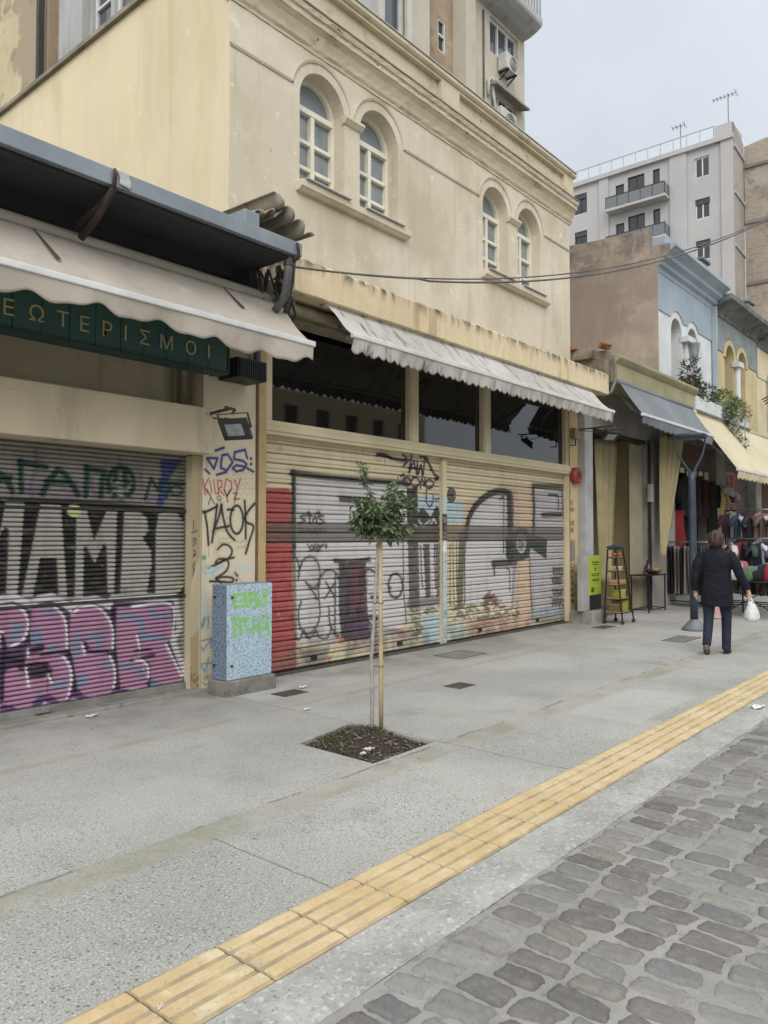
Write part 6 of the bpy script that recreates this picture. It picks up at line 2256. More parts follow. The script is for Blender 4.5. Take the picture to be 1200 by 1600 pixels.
# planter balcony with climbing plants
bp = thing('planter_balcony', 'white balcony parapet full of trailing plants above the yellow awning', 'balcony', (20.4, 6.0, 4.8))
m = MB()
m.box(18.27, 22.5, 5.94, 6.04, 4.56, 4.88)
m.box(18.27, 22.5, 6.04, 6.62, 4.60, 4.66)
m.build('parapet', M_WHITE, bp, bevel=.01)
m = MB()
m.box(18.26, 22.6, 5.9, 6.06, 4.50, 4.555)
m.build('slab_edge', M_GREYCORN, bp, bevel=.01)


def bush(label, name, blobs, n, mat, ls, seed, parent=None, cat='plant'):
    r2 = random.Random(seed)
    T_ = thing(name, label, cat, blobs[0][0])
    m = MB()
    for (c, rad, k) in blobs:
        c = Vector(c)
        for j in range(int(n * k)):
            v = rv(r2)
            v = v * (v.length ** -.35)
            p = c + Vector((v.x * rad[0], v.y * rad[1], v.z * rad[2]))
            leaf(m, p, v + rv(r2, .8), rv(r2) + Vector((0, 0, .9)), r2.uniform(.6, 1.3) * ls, r2.uniform(.22, .36) * ls, droop=r2.uniform(0, .5))
    m.build('foliage', mat, T_, fix=False)
    m = MB()
    for (c, rad, k) in blobs:
        for j in range(3):
            m.tube([(c[0] + r2.uniform(-.2, .2) * rad[0], c[1], blobs[0][0][2] - .1), (c[0] + r2.uniform(-.5, .5) * rad[0], c[1] + r2.uniform(-.3, .3) * rad[1], c[2] + rad[2] * .4)], .012, 5)
    m.build('stem', M_BARK, T_)
    return T_


LM1 = leaf_mat('deep green leaf', L(60, 84, 48), L(44, 62, 40), L(92, 112, 66), .5)
LM2 = leaf_mat('light green leaf', L(116, 132, 66), L(92, 110, 56), L(150, 152, 84), .5)
LM3 = leaf_mat('reddish leaf', L(126, 92, 76), L(92, 78, 58), L(160, 118, 104), .5)
bush('spiky dark plant in front of the white arches', 'potted_plant', [((18.75, 6.2, 4.95), (.45, .22, .45), 1.), ((18.7, 6.22, 5.45), (.22, .18, .4), .5)], 420, LM1, .15, 1)
bush('reddish bushy plant at the near end of the planter balcony', 'potted_plant', [((18.5, 6.12, 5.0), (.32, .2, .3), 1.)], 240, LM3, .10, 2)
bush('dark green shrub in the middle of the planter balcony', 'shrub', [((19.7, 6.15, 5.05), (.55, .25, .32), 1.)], 480, LM1, .10, 3, cat='shrub')
bush('light green fern like shrub over the white parapet', 'shrub', [((20.7, 6.05, 5.0), (.65, .28, .34), 1.), ((21.4, 6.0, 4.92), (.6, .25, .28), .7)], 640, LM2, .12, 4, cat='shrub')
bush('flowering pinkish shrub at the far end of the planter balcony', 'shrub', [((22.15, 6.05, 4.95), (.45, .24, .28), 1.)], 300, LM3, .09, 5, cat='shrub')
bush('green vine trailing down over the pale yellow awning', 'trailing_vine', [((20.35, 5.88, 4.7), (.24, .10, .22), .8), ((20.42, 5.82, 4.4), (.17, .08, .2), .6), ((20.5, 5.66, 4.14), (.13, .07, .16), .35), ((20.62, 5.52, 3.95), (.09, .06, .12), .2)], 300, LM1, .08, 6, cat='vine')

# satellite style vent on the blue house
m = MB()
m.tube([(19.62, 6.6, 5.95), (19.62, 6.45, 6.0), (19.62, 6.42, 6.12)], [.03, .03, .03], 8)
m.lathe((19.62, 6.42, 6.08), [(.09, 0), (.14, .34), (.15, .36), (.13, .36), (.02, .3)], 16)
tag(m.build('hanging_bucket', surf('galvanised pot', L(170, 174, 176), L(140, 144, 148), 5, .4, .4), None, smooth=True, bevel=.004), 'grey metal pot fixed to the column between the white arches', 'pot')
# ------------------------------------------------------------------ things standing before the open shop
M_TUBE = surf('black tube steel', L(34, 32, 32), L(48, 44, 42), 6, .5, .2)
M_WOOD = surf('oak board', L(168, 130, 88), L(140, 106, 72), 4, .7, spots=((L(110, 82, 56), 5, .5, .7, .4, (.4, 6, 6)),))
gs = thing('poster_board', 'standing board with a lime green poster at the right end of the shutters', 'poster board', (13.5, 6.22, .24))
m = MB()
m.box(12.93, 13.68, 6.26, 6.36, .24, 1.24)
m.build('backboard', surf('pale grey board', L(166, 164, 158), L(146, 144, 140), 3, .6), gs, bevel=.006)
m = MB()
m.box(13.20, 13.68, 6.245, 6.2595, .52, 1.235)
po = m.build('poster', surf('lime green poster', L(166, 186, 44), L(154, 174, 40), 3, .5), gs)
m = MB()
m.box(13.22, 13.67, 6.238, 6.26, .255, .515)
m.build('lower_panel', surf('black poster foot', L(30, 32, 36), L(42, 44, 48), 5, .4), gs)
m = MB()
for z, w, h in ((1.11, .28, .02), (1.07, .22, .016), (.90, .34, .012), (.87, .30, .012), (.80, .26, .012), (.775, .3, .012)):
    m.box(13.44 - w / 2, 13.44 + w / 2, 6.240, 6.2445, z, z + h)
m.extrude([(13.40, 1.02), (13.48, 1.02), (13.44, .94)], lambda a, z: (a, 6.240, z), lambda a, z: (a, 6.2445, z))
m.box(13.26, 13.38, 6.240, 6.2445, .57, .66)
m.build('print', surf('dark poster print', L(86, 100, 30), L(60, 72, 30), 60, .6), po)

rk = thing('display_rack', 'tall black wheeled display rack with wooden shelves before the open shop', 'display rack', (13.62, 5.9, 0))
m = MB()
feet = [(13.36, 6.04), (13.42, 5.72), (13.86, 6.04), (13.92, 5.72)]
tops = [(13.44, 6.0), (13.47, 5.86), (13.76, 6.0), (13.79, 5.86)]
for f, t_ in zip(feet, tops):
    m.bar((f[0], f[1], .07), (t_[0], t_[1], 1.36), .022)
for z in (.2, .45, .7, .95, 1.2, 1.36):
    k = (z - .07) / 1.29
    q = [tuple(f[i] * (1 - k) + t_[i] * k for i in (0, 1)) for f, t_ in zip(feet, tops)]
    for a, b in ((0, 1), (2, 3), (0, 2), (1, 3)):
        m.bar((*q[a], z), (*q[b], z), .014)
m.build('frame', M_TUBE, rk)
for f in feet:
    m = MB()
    m.tube([(f[0] - .012, f[1], .035), (f[0] + .012, f[1], .035)], .035, 12)
    m.bar((f[0], f[1], .04), (f[0], f[1], .09), .016)
    m.build('wheel', M_BLACK, rk)
for z in (.2, .45, .7, .95, 1.2):
    k = (z - .07) / 1.29
    q = [tuple(f[i] * (1 - k) + t_[i] * k for i in (0, 1)) for f, t_ in zip(feet, tops)]
    m = MB()
    m.box(q[0][0] + .01, q[2][0] - .01, q[1][1] + .01, q[0][1] - .01, z + .008, z + .026)
    m.build('shelf', M_WOOD, rk, bevel=.003)


def goods_box(name, label, x0, x1, y0, y1, z0, z1, c1, c2, cat='box', grp=None):
    b = thing(name, label, cat, ((x0 + x1) / 2, (y0 + y1) / 2, z0), grp)
    m = MB()
    m.box(x0, x1, y0, y1, z0, z1 - .012)
    m.build('body', surf('printed card', c1, tuple(k * .85 for k in c1), 14, .6), b, bevel=.004)
    m = MB()
    m.box(x0 - .003, x1 + .003, y0 - .003, y1 + .003, z1 - .03, z1)
    m.build('lid', surf('printed lid', c2, tuple(k * .85 for k in c2), 14, .6), b, bevel=.004)
    return b


goods_box('goods_box', 'green and yellow carton on the lowest shelf of the display rack', 13.60, 13.84, 5.78, 6.0, .228, .42, L(140, 140, 46), L(112, 120, 50))
goods_box('goods_box', 'dull brown carton beside the green one on the lowest rack shelf', 13.41, 13.56, 5.8, 5.98, .228, .37, L(110, 88, 60), L(130, 106, 74))
goods_box('goods_box', 'lime tin on the second shelf of the display rack', 13.58, 13.76, 5.80, 5.98, .478, .62, L(156, 156, 52), L(176, 172, 80))
goods_box('goods_box', 'flat tan tray of goods on the middle rack shelf', 13.45, 13.74, 5.79, 5.98, .728, .80, L(160, 124, 84), L(176, 142, 100))
goods_box('goods_box', 'low cream carton on the fourth rack shelf', 13.50, 13.70, 5.83, 5.97, .978, 1.05, L(176, 160, 128), L(190, 176, 146))
for i, (x, y, z) in enumerate(((13.50, 5.9, 1.228), (13.60, 5.92, 1.228), (13.70, 5.9, 1.228))):
    m = MB()
    m.tube([(x - .05, y - .04, z + .035), (x, y, z + .045), (x + .06, y + .03, z + .03)], [.03, .042, .02], 10)
    tag(m.build('shoe', surf('orange leather', L(176, 92, 62), L(146, 74, 50), 9, .5), None, smooth=True), ('orange brown shoe at the left of the top rack shelf', 'orange brown shoe in the middle of the top rack shelf', 'orange brown shoe at the right of the top rack shelf')[i], 'shoe')
bg_ = thing('folded_bag', 'dark blue folded bag lying on top of the display rack', 'bag', (13.6, 5.93, 1.36))
m = MB()
m.grid(12, 12, lambda u, v: (13.44 + .36 * u, 5.83 + .2 * v, 1.385 + .04 * math.sin(math.pi * u) ** .4 * max(0, math.sin(math.pi * v)) ** .4 + .012 * math.sin(u * 19 + v * 7)))
m.build('cloth', surf('navy cloth', L(54, 58, 76), L(40, 44, 58), 9, .8), bg_, smooth=True, solid=.02)

tb = thing('side_table', 'small black metal table before the folding doors of the open shop', 'table', (16.2, 6.35, 0))
m = MB()
m.box(15.75, 16.72, 6.12, 6.55, .765, .79)
m.build('tabletop', M_TUBE, tb, bevel=.004)
for x in (15.78, 16.69):
    for y in (6.15, 6.52):
        m = MB()
        m.bar((x, y, 0), (x, y, .765), .024)
        m.build('leg', M_TUBE, tb)
m = MB()
for a, b in (((15.78, 6.15), (16.69, 6.15)), ((15.78, 6.52), (16.69, 6.52)), ((15.78, 6.15), (15.78, 6.52)), ((16.69, 6.15), (16.69, 6.52))):
    m.bar((*a, .06), (*b, .06), .018)
m.build('stretcher', M_TUBE, tb)
bt = thing('dark_vase', 'dark brown bottle shaped vase on the small black table', 'vase', (16.3, 6.36, .79))
m = MB()
m.lathe((16.3, 6.36, .79), [(.06, 0), (.09, .06), (.085, .14), (.04, .2), (.03, .28), (.045, .30)], 16)
m.build('vessel', surf('brown glaze', L(62, 34, 28), L(44, 26, 24), 8, .3), bt, smooth=True)
bw = thing('brass_bowl', 'brass coloured bowl beside the dark vase on the black table', 'bowl', (16.45, 6.28, .79))
m = MB()
m.lathe((16.45, 6.28, .79), [(.05, 0), (.14, .05), (.19, .12), (.18, .12), (.13, .06), (.02, .02)], 18)
m.build('vessel', surf('old brass', L(168, 136, 78), L(138, 110, 62), 8, .4, .5), bw, smooth=True)
hn = thing('black_hanging_strap', 'black strap with a hook lying at the left of the black table', 'strap', (15.95, 6.3, .79))
m = MB()
m.tube([(15.8, 6.2, .80), (15.9, 6.3, .86), (15.98, 6.26, .93), (16.06, 6.34, .84), (16.12, 6.3, .80)], .02, 8)
m.build('band', M_BLACK, hn, smooth=True)

# interior shelves and stock in the open shop
shv = thing('stock_shelf', 'dark stock shelf with pale goods deep inside the open olive shop', 'shelf', (14.6, 8.6, 0))
m = MB()
for x in (13.95, 15.3):
    m.box(x, x + .04, 8.4, 8.8, 0, 1.9)
for z in (.3, .8, 1.3, 1.86):
    m.box(13.95, 15.34, 8.4, 8.8, z, z + .035)
m.build('frame', surf('shelf board', L(70, 62, 52), L(56, 50, 42), 4, .7), shv)
gc = [L(176, 168, 150), L(84, 90, 104), L(138, 120, 96), L(196, 190, 176), L(60, 62, 70), L(150, 96, 70)]
rg = random.Random(6)
names = ['pale', 'slate blue', 'tan', 'cream', 'black', 'rust']
pos_ = ['left', 'middle', 'right']
lev = {.335: 'lowest', .835: 'second', 1.335: 'third'}
for z in (.335, .835, 1.335):
    for k in range(3):
        q = rg.randrange(6)
        x = 14.02 + k * .43
        goods_box('stock_box', names[q] + ' stock box at the ' + pos_[k] + ' of the ' + lev[z] + ' shelf inside the olive shop', x, x + rg.uniform(.25, .36), 8.42, 8.7, z, z + rg.uniform(.2, .34), gc[q], gc[(q + 1) % 6])
fan = thing('standing_fan', 'pale standing column just inside the open shop under the lit lamp', 'stand', (14.2, 7.1, 0))
m = MB()
m.lathe((14.2, 7.1, 0), [(.16, 0), (.16, .03), (.04, .06), (.035, 1.0), (.07, 1.04), (.07, 1.12), (.035, 1.16), (.035, 1.5), (.09, 1.55), (.10, 1.9), (.05, 1.95)], 16)
m.build('column', surf('white enamel', L(176, 176, 168), L(150, 150, 142), 4, .5), fan, smooth=True)

# ------------------------------------------------------------------ clothes rails
M_CHROME = surf('chrome rail', L(170, 170, 172), L(140, 140, 142), 5, .3, .8)


def rail(label, p, q, h):
    T_ = thing('clothes_rail', label, 'clothes rail', ((p[0] + q[0]) / 2, (p[1] + q[1]) / 2, 0))
    m = MB()
    m.tube([(*p, h), (*q, h)], .016, 8)
    m.build('top_bar', M_CHROME, T_, smooth=True)
    d = (Vector((*q, 0)) - Vector((*p, 0))).normalized()
    s = Vector((-d.y, d.x, 0)) * .28
    for e in (p, q):
        m = MB()
        m.tube([(*e, .05), (*e, h)], .016, 8)
        m.tube([(e[0] - s.x, e[1] - s.y, .05), (e[0] + s.x, e[1] + s.y, .05)], .018, 8)
        m.build('leg', M_TUBE, T_, smooth=True)
    m = MB()
    m.tube([(*p, .12), (*q, .12)], .013, 8)
    m.build('lower_bar', M_TUBE, T_, smooth=True)
    return T_


GM = {}


def gmat(c):
    if c not in GM:
        GM[c] = surf('garment cloth', L(*c), tuple(k * .8 for k in L(*c)), 5, .9, bump=.15, bsc=160)
    return GM[c]


def garment(kind, label, c, d, zt, colour, seed, group=None, ln=None, cat=None):
    """c: hanger position (x, y); d: unit vector across the shoulders; zt: rail height"""
    r2 = random.Random(seed)
    T_ = thing(kind, label, cat or ('trousers' if 'trouser' in kind else 'dress' if 'dress' in kind else 'T-shirt' if 'shirt' in kind else 'jacket'), (c[0], c[1], zt), group)
    d = Vector((d[0], d[1], 0)).normalized()
    n = Vector((-d.y, d.x, 0))
    C = Vector((c[0], c[1], zt))
    ph = [r2.uniform(0, 6) for _ in range(4)]
    if 'trouser' in kind:
        w0, w1, l0, top = .19, .17, ln or 1.0, .10
        outline = lambda v: w0 + (w1 - w0) * v
        th = .035
    elif 'dress' in kind:
        outline = lambda v: .16 + .10 * v + (.05 if v < .12 else 0)
        l0, top, th = ln or 1.0, .08, .05
    else:
        outline = lambda v: (.06 + .17 * min(1, v / .12) ** .6) if v < .12 else .225 - .02 * math.sin(v * 3)
        l0, top, th = ln or .72, .07, .06
    m = MB()
    NU, NV = 13, 16
    for side in (1, -1):
        o = len(m.v)
        for j in range(NV):
            v = j / (NV - 1)
            for i in range(NU):
                u = i / (NU - 1) * 2 - 1
                w = outline(v)
                e = th * math.sqrt(max(0, 1 - u * u)) * (.35 + .65 * v)
                e += .016 * v * math.sin(u * 8 + ph[0]) + .01 * v * math.sin(u * 15 + ph[1] + v * 3)
                p = C + d * u * w * (1 + .04 * math.sin(v * 7 + ph[2])) + n * side * e - Vector((0, 0, top + l0 * v + .015 * math.sin(u * 9 + ph[3]) * v))
                m.v.append(tuple(p))
        for j in range(NV - 1):
            for i in range(NU - 1):
                a = o + j * NU + i
                m.f.append((a, a + 1, a + NU + 1, a + NU))
    m.build('cloth', gmat(colour), T_, smooth=True, fix=False)
    if 'jacket' in kind or 'coat' in kind or 'shirt' in kind:
        sl_ = .22 if 'shirt' in kind else .58
        for s in (1, -1):
            m = MB()
            a = C + d * s * .20 - Vector((0, 0, top + .10))
            b = a + d * s * (.12 if 'shirt' in kind else .09) - Vector((0, 0, sl_ * .55)) + n * .01
            e = a + d * s * (.16 if 'shirt' in kind else .08) - Vector((0, 0, sl_)) + n * .03
            m.tube([a, b, e], [.075, .066, .055], 10, True, .6)
            m.build('sleeve', gmat(colour), T_, smooth=True)
    m = MB()
    m.tube([C + Vector((0, 0, .03)), C + Vector((0, 0, -.03)), C + d * .18 - Vector((0, 0, .10))], .005, 5)
    m.tube([C - Vector((0, 0, .03)), C - d * .18 - Vector((0, 0, .10))], .005, 5)
    m.build('hanger', M_TUBE, T_)
    return T_


rail('long clothes rail of trousers standing before the dark clothes shop', (17.9, 6.62), (17.66, 5.3), 1.47)
cols = [((58, 44, 54), 'plum'), ((40, 36, 42), 'charcoal'), ((30, 30, 34), 'black'), ((170, 160, 140), 'cream'), ((158, 148, 128), 'sand'), ((34, 36, 50), 'navy'), ((150, 142, 134), 'stone grey'), ((142, 134, 124), 'taupe'),
        ((44, 108, 128), 'teal'), ((52, 90, 112), 'petrol blue'), ((46, 44, 48), 'dark slate'), ((98, 92, 92), 'mid grey'), ((60, 52, 50), 'dark brown'), ((28, 28, 30), 'jet black'), ((120, 44, 52), 'wine red'), ((66, 70, 64), 'olive grey')]
for i, (c, nm) in enumerate(cols):
    k = (i + .5) / len(cols)
    garment('hanging_trousers', nm + ' trousers hanging on the long rail before the clothes shop', (17.9 - .24 * k, 6.6 - 1.28 * k), (.98, .18), 1.47, c, 30 + i, 'trousers on the long clothes rail', 1.08)
for i, (x, y, z, c, kind, lab, ln) in enumerate(((18.75, 6.55, 2.3, (132, 30, 32), 'hanging_dress', 'red dress hanging at the left of the clothes shop doorway', .9), (19.1, 6.5, 3.15, (30, 26, 28), 'hanging_jacket', 'black jacket hung high at the left of the clothes shop doorway', 1.0),
                                                  (19.7, 6.45, 3.15, (36, 28, 30), 'hanging_jacket', 'dark brown jacket hung high behind the lamp post', 1.05), (20.25, 6.45, 3.1, (60, 24, 32), 'hanging_jacket', 'dark wine jacket hung high right of the lamp post', .95),
                                                  (20.8, 6.4, 3.1, (24, 24, 26), 'hanging_coat', 'long black coat hung at the right of the clothes shop doorway', 1.35), (19.4, 6.9, 2.3, (90, 74, 42), 'hanging_shirt', 'mustard top hung deep in the clothes shop doorway', .6),
                                                  (20.2, 6.85, 2.2, (40, 40, 44), 'hanging_shirt', 'dark grey top hung deep behind the lamp post', .7), (21.2, 6.35, 2.85, (186, 166, 92), 'hanging_shirt', 'yellow T-shirt hung beside the grey pier', .62),
                                                  (21.85, 6.3, 3.0, (196, 192, 190), 'hanging_shirt', 'white and black top hung on the grey pier', .45), (21.95, 6.28, 2.35, (206, 202, 198), 'hanging_shirt', 'white T-shirt with a dark square print hung on the grey pier', .62),
                                                  (22.3, 6.0, 1.75, (34, 34, 36), 'hanging_jacket', 'black jacket with white trim hung behind the walker', .75))):
    g_ = garment(kind, lab, (x, y), (.85, -.5) if i > 6 else (.9, -.3), z, c, 60 + i, None, ln)
    if i == 8:
        m = MB()
        m.box(x - .17, x + .17, y - .115, y - .085, z - .5, z - .33)
        m.build('dark_band', gmat((24, 24, 26)), g_)
    if i == 9:
        m = MB()
        m.box(x - .11, x + .11, y - .125, y - .11, z - .55, z - .24)
        m.build('print', gmat((60, 56, 58)), g_)
for i in range(5):
    m = MB()
    x = 18.9 + .45 * i
    m.grid(8, 6, lambda u, v: (x + .34 * u, 6.56 + .02 * math.sin(u * 9), 3.28 - (.12 + .10 * math.sin(i * 2.1) ** 2) * v))
    tag(m.build('price_flag', surf('pale green paper', L(206, 214, 176), L(190, 198, 160), 6, .7), None, solid=.002), ('first', 'second', 'third', 'fourth', 'fifth')[i] + ' pale paper flag from the curtain along the clothes shop door head', 'paper flag')

# crowded rails and tables at the right edge
rail('short low rail of bright garments standing out on the pavement', (17.75, 5.15), (17.5, 3.9), 1.55)
bright = [((196, 190, 190), 'white'), ((28, 28, 32), 'black'), ((120, 40, 46), 'scarlet'), ((56, 74, 60), 'green'), ((206, 204, 202), 'bright white'), ((36, 40, 66), 'navy blue'), ((176, 150, 80), 'ochre'), ((120, 60, 90), 'plum pink'), ((90, 110, 140), 'steel blue')]
for i, (c, nm) in enumerate(bright):
    k = (i + .5) / len(bright)
    garment('hanging_shirt', nm + ' top hanging on the short low rail out on the pavement', (17.75 - .25 * k, 5.15 - 1.25 * k), (.75 - .5 * (i % 3), .5), 1.55, c, 90 + i, 'tops on the short low rail', .62)
rail('tall rail of blouses against the grey sprayed shutter', (18.8, 5.5), (18.5, 4.1), 2.2)
b2 = [((60, 30, 40), 'maroon'), ((190, 188, 190), 'pale grey'), ((44, 58, 76), 'denim blue'), ((112, 48, 76), 'magenta'), ((40, 40, 44), 'near black'), ((200, 170, 160), 'blush pink'), ((100, 84, 70), 'khaki'), ((196, 196, 196), 'off white'), ((32, 32, 40), 'midnight blue'), ((104, 36, 54), 'raspberry')]
for i, (c, nm) in enumerate(b2):
    k = (i + .5) / len(b2)
    garment('hanging_shirt', nm + ' blouse hanging on the tall rail before the sprayed grey shutter', (18.8 - .3 * k, 5.5 - 1.4 * k), (.5, .8) if i % 2 else (.85, -.3), 2.2, c, 120 + i, 'blouses on the tall rail', .56)
b3 = [((26, 26, 30), 'coal black'), ((206, 204, 202), 'chalk white'), ((34, 38, 52), 'ink blue'), ((70, 34, 40), 'oxblood'), ((46, 46, 48), 'soot grey'), ((90, 92, 70), 'sage'), ((30, 30, 34), 'blackish'), ((150, 140, 130), 'oatmeal'), ((38, 42, 48), 'gunmetal'), ((120, 104, 60), 'gold'), ((40, 30, 36), 'aubergine'), ((28, 34, 40), 'deep teal black')]
rail('low crowded rail of dark skirts behind the trestle table', (18.4, 5.9), (18.1, 4.3), 1.15)
for i, (c, nm) in enumerate(b3):
    k = (i + .5) / len(b3)
    garment('hanging_dress', nm + ' skirt hanging on the low crowded rail behind the trestle table', (18.4 - .3 * k, 5.9 - 1.6 * k), (.9 - .5 * (i % 2), .4 - .5 * (i % 3)), 1.15, c, 150 + i, 'skirts on the low crowded rail', .75, 'skirt')
tt = thing('sale_table', 'black trestle table heaped with folded clothes at the right edge', 'table', (16.6, 4.3, 0))
m = MB()
m.box(16.0, 17.25, 3.75, 4.75, .70, .74)
m.build('tabletop', M_TUBE, tt)
for x in (16.05, 17.2):
    for y in (3.8, 4.7):
        m = MB()
        m.bar((x, y, 0), (x, y, .7), .03)
        m.build('leg', M_TUBE, tt)
m = MB()
m.bar((16.05, 3.8, .1), (16.05, 4.7, .66), .02)
m.bar((16.05, 4.7, .1), (16.05, 3.8, .66), .02)
m.build('brace', M_TUBE, tt)
fcol = [((160, 40, 46), 'red'), ((28, 28, 30), 'black'), ((84, 110, 72), 'moss green'), ((212, 210, 208), 'white'), ((150, 128, 64), 'mustard'), ((40, 44, 60), 'navy'), ((120, 120, 124), 'grey'), ((170, 90, 100), 'rose'), ((70, 50, 44), 'brown'), ((200, 180, 150), 'cream'), ((36, 70, 60), 'bottle green'), ((160, 30, 60), 'crimson')]
rp = random.Random(12)
for i, (c, nm) in enumerate(fcol):
    x, y = 16.22 + (i // 4) * .40 + rp.uniform(-.03, .03), 3.86 + (i % 4) * .24
    m = MB()
    h = rp.uniform(.14, .36)
    m.grid(14, 14, lambda u, v: (x + (u - .5) * .42, y + (v - .5) * .3, .745 + h * (min(1, 6 * min(u, 1 - u, v, 1 - v))) ** .5 + .02 * math.sin(u * 12 + i) * math.sin(v * 9 + i)))
    tag(m.build('folded_garment', gmat(c), None, smooth=True, solid=.01), nm + ' folded garment heaped on the black trestle table', 'garment', 'clothes heaped on the trestle table')
pb = thing('pink_shopping_bag', 'tall pale pink paper bag standing behind the walker', 'shopping bag', (15.6, 4.75, 0))
m = MB()
m.box(15.5, 15.72, 4.62, 4.86, .01, .55)
m.build('bag_body', surf('pale pink paper', L(214, 170, 172), L(200, 156, 160), 4, .7), pb, bevel=.01)
m = MB()
m.tube([(15.55, 4.74, .55), (15.57, 4.74, .66), (15.65, 4.74, .66), (15.67, 4.74, .55)], .006, 6)
m.build('handle', surf('white cord', L(206, 200, 200), L(190, 186, 186), 4, .7), pb)
# ------------------------------------------------------------------ tall apartment block rising directly behind the ochre building
M_OLDWALL = surf('old pale render', L(186, 178, 160), L(172, 164, 147), .7, .9, bump=.3, bsc=10, spots=((L(146, 138, 122), 1.0, .5, .7, .6, (1.5, 1.5, .5)), (L(200, 192, 176), 2, .54, .72, .5), (L(118, 108, 94), 3, .62, .74, .5, (3, 3, .3))))
M_STAIN = surf('rain stained render', L(164, 142, 114), L(138, 118, 94), 1.1, .9, bump=.5, bsc=8, spots=((L(108, 94, 76), 1.6, .48, .64, .7), (L(184, 170, 146), 2.4, .54, .7, .6)))
M_GREYB = surf('grey streaked render', L(170, 170, 168), L(152, 152, 150), .8, .9, bump=.2, spots=((L(128, 126, 122), 1.4, .52, .7, .6, (3, 3, .3)), (L(188, 188, 186), 2, .55, .74, .4)))
M_WFRAME = surf('white window frame', L(206, 206, 204), L(188, 188, 186), 4, .5)


def window(parent, M, a0, a1, z0, z1, depth, nmull=1, mat=M_WFRAME, pane=M_PANE, rowz=None, t_=.05):
    fr = MB()
    d0, d1 = -depth, -depth + .05
    fr.bx(M, a0, a0 + t_, d0, d1, z0, z1)
    fr.bx(M, a1 - t_, a1, d0, d1, z0, z1)
    fr.bx(M, a0 + t_, a1 - t_, d0, d1, z0, z0 + t_)
    fr.bx(M, a0 + t_, a1 - t_, d0, d1, z1 - t_, z1)
    for k in range(nmull):
        c = a0 + (a1 - a0) * (k + 1) / (nmull + 1)
        fr.bx(M, c - t_ / 2, c + t_ / 2, d0 + .002, d1 + .004, z0 + t_, z1 - t_)
    if rowz:
        fr.bx(M, a0 + t_, a1 - t_, d0 + .003, d1 + .002, rowz - .02, rowz + .02)
    w = fr.build('window', mat, parent)
    p = MB()
    p.bx(M, a0 + t_ * .5, a1 - t_ * .5, d0 + .005, d0 + .015, z0 + t_ * .5, z1 - t_ * .5)
    p.build('pane', pane, w)
    return w


TB = thing('tall_apartment_block', 'tall stained cream apartment block rising behind the ochre building', 'building', (9.6, 7.8, 0))
TF = YF(7.8)
wins = [(9.15, 9.72, 9.75, 11.0), (12.35, 13.40, 10.95, 11.9 - .25), (12.40, 13.33, 9.35, 10.22), (6.3, 7.2, 9.8, 11.2)]
m = MB()
m.holed(rect(5.6, 10.42, 7.0, 24), [rect(*wins[0]), rect(*wins[3])], TF, .16)
m.holed(rect(11.72, 13.66, 7.0, 24), [rect(*wins[1]), rect(*wins[2])], TF, .14)
m.add([(13.66, 7.8, 7), (13.66, 16, 7), (13.66, 16, 24), (13.66, 7.8, 24)], [(0, 1, 2, 3)])
m.build('front_wall', M_OLDWALL, TB, fix=False)
m = MB()
m.holed(rect(10.42, 11.40, 7.0, 24), [rect(10.93, 11.16, 10.35, 10.95)], YF(8.0), .1)
m.add([(10.42, 7.8, 7), (10.42, 8.0, 7), (10.42, 8.0, 24), (10.42, 7.8, 24)], [(0, 1, 2, 3)])
m.build('stair_recess', M_STAIN, TB, fix=False)
m = MB()
m.box(11.40, 11.72, 7.70, 8.1, 7, 24)
m.build('pilaster', M_OLDWALL, TB, bevel=.01)
m = MB()
m.box(11.735, 11.765, 7.765, 7.795, 9.4, 11.0)
m.tube([(12.1, 7.78, 9.0), (12.1, 7.78, 11.6)], .02, 6)
m.build('service_pipe', surf('rusted pipe', L(110, 100, 88), L(84, 76, 66), 5, .7), TB)
m = MB()
m.box(5.6, 13.66, 9, 16, 23.9, 24)
m.build('roof', M_SLATE, TB)
window(TB, TF, *wins[0], .12, 0)
window(TB, TF, *wins[1], .1, 2, pane=M_PANE, t_=.045)
window(TB, TF, *wins[2], .1, 2, pane=M_DARKPANE, t_=.04)
window(TB, TF, *wins[3], .12, 1)
window(TB, YF(8.0), 10.93, 11.16, 10.35, 10.95, .06, 0, rowz=10.66, pane=M_DARKPANE, t_=.03)
m = MB()
m.box(9.72, 9.86, 7.74, 7.82, 9.5, 11.2)
m.box(9.0, 9.15, 7.74, 7.82, 9.5, 11.2)
m.build('window_surround', surf('pale surround', L(190, 186, 178), L(170, 166, 158), 2, .8), TB)
m = MB()
m.box(5.62, 9.0, 7.772, 7.798, 9.5, 24)
m.build('grey_patch', M_GREYB, TB)
# balcony at the corner
m = MB()
m.extrude([(7.8, 11.72), (7.62, 11.74), (7.46, 11.80), (7.36, 11.86), (7.34, 11.90), (7.34, 12.02), (7.8, 12.02)], lambda y, z: (11.55, y, z), lambda y, z: (13.60, y, z))
bal = m.build('balcony', M_GREYB, TB, bevel=.01)
m = MB()
for k in range(36):
    x = 11.6 + k * .0562
    m.bar((x, 7.37, 12.02), (x, 7.37, 12.92), .012)
for k in range(7):
    y = 7.38 + k * .065
    m.bar((13.57, y, 12.02), (13.57, y, 12.92), .012)
m.bar((11.55, 7.37, 12.93), (13.59, 7.37, 12.93), .03)
m.bar((13.57, 7.36, 12.93), (13.57, 7.8, 12.93), .03)
m.build('railing', surf('pale railing', L(170, 174, 178), L(150, 154, 158), 4, .5), bal)
m = MB()
m.box(12.30, 13.48, 7.70, 7.8, 10.24, 10.31)
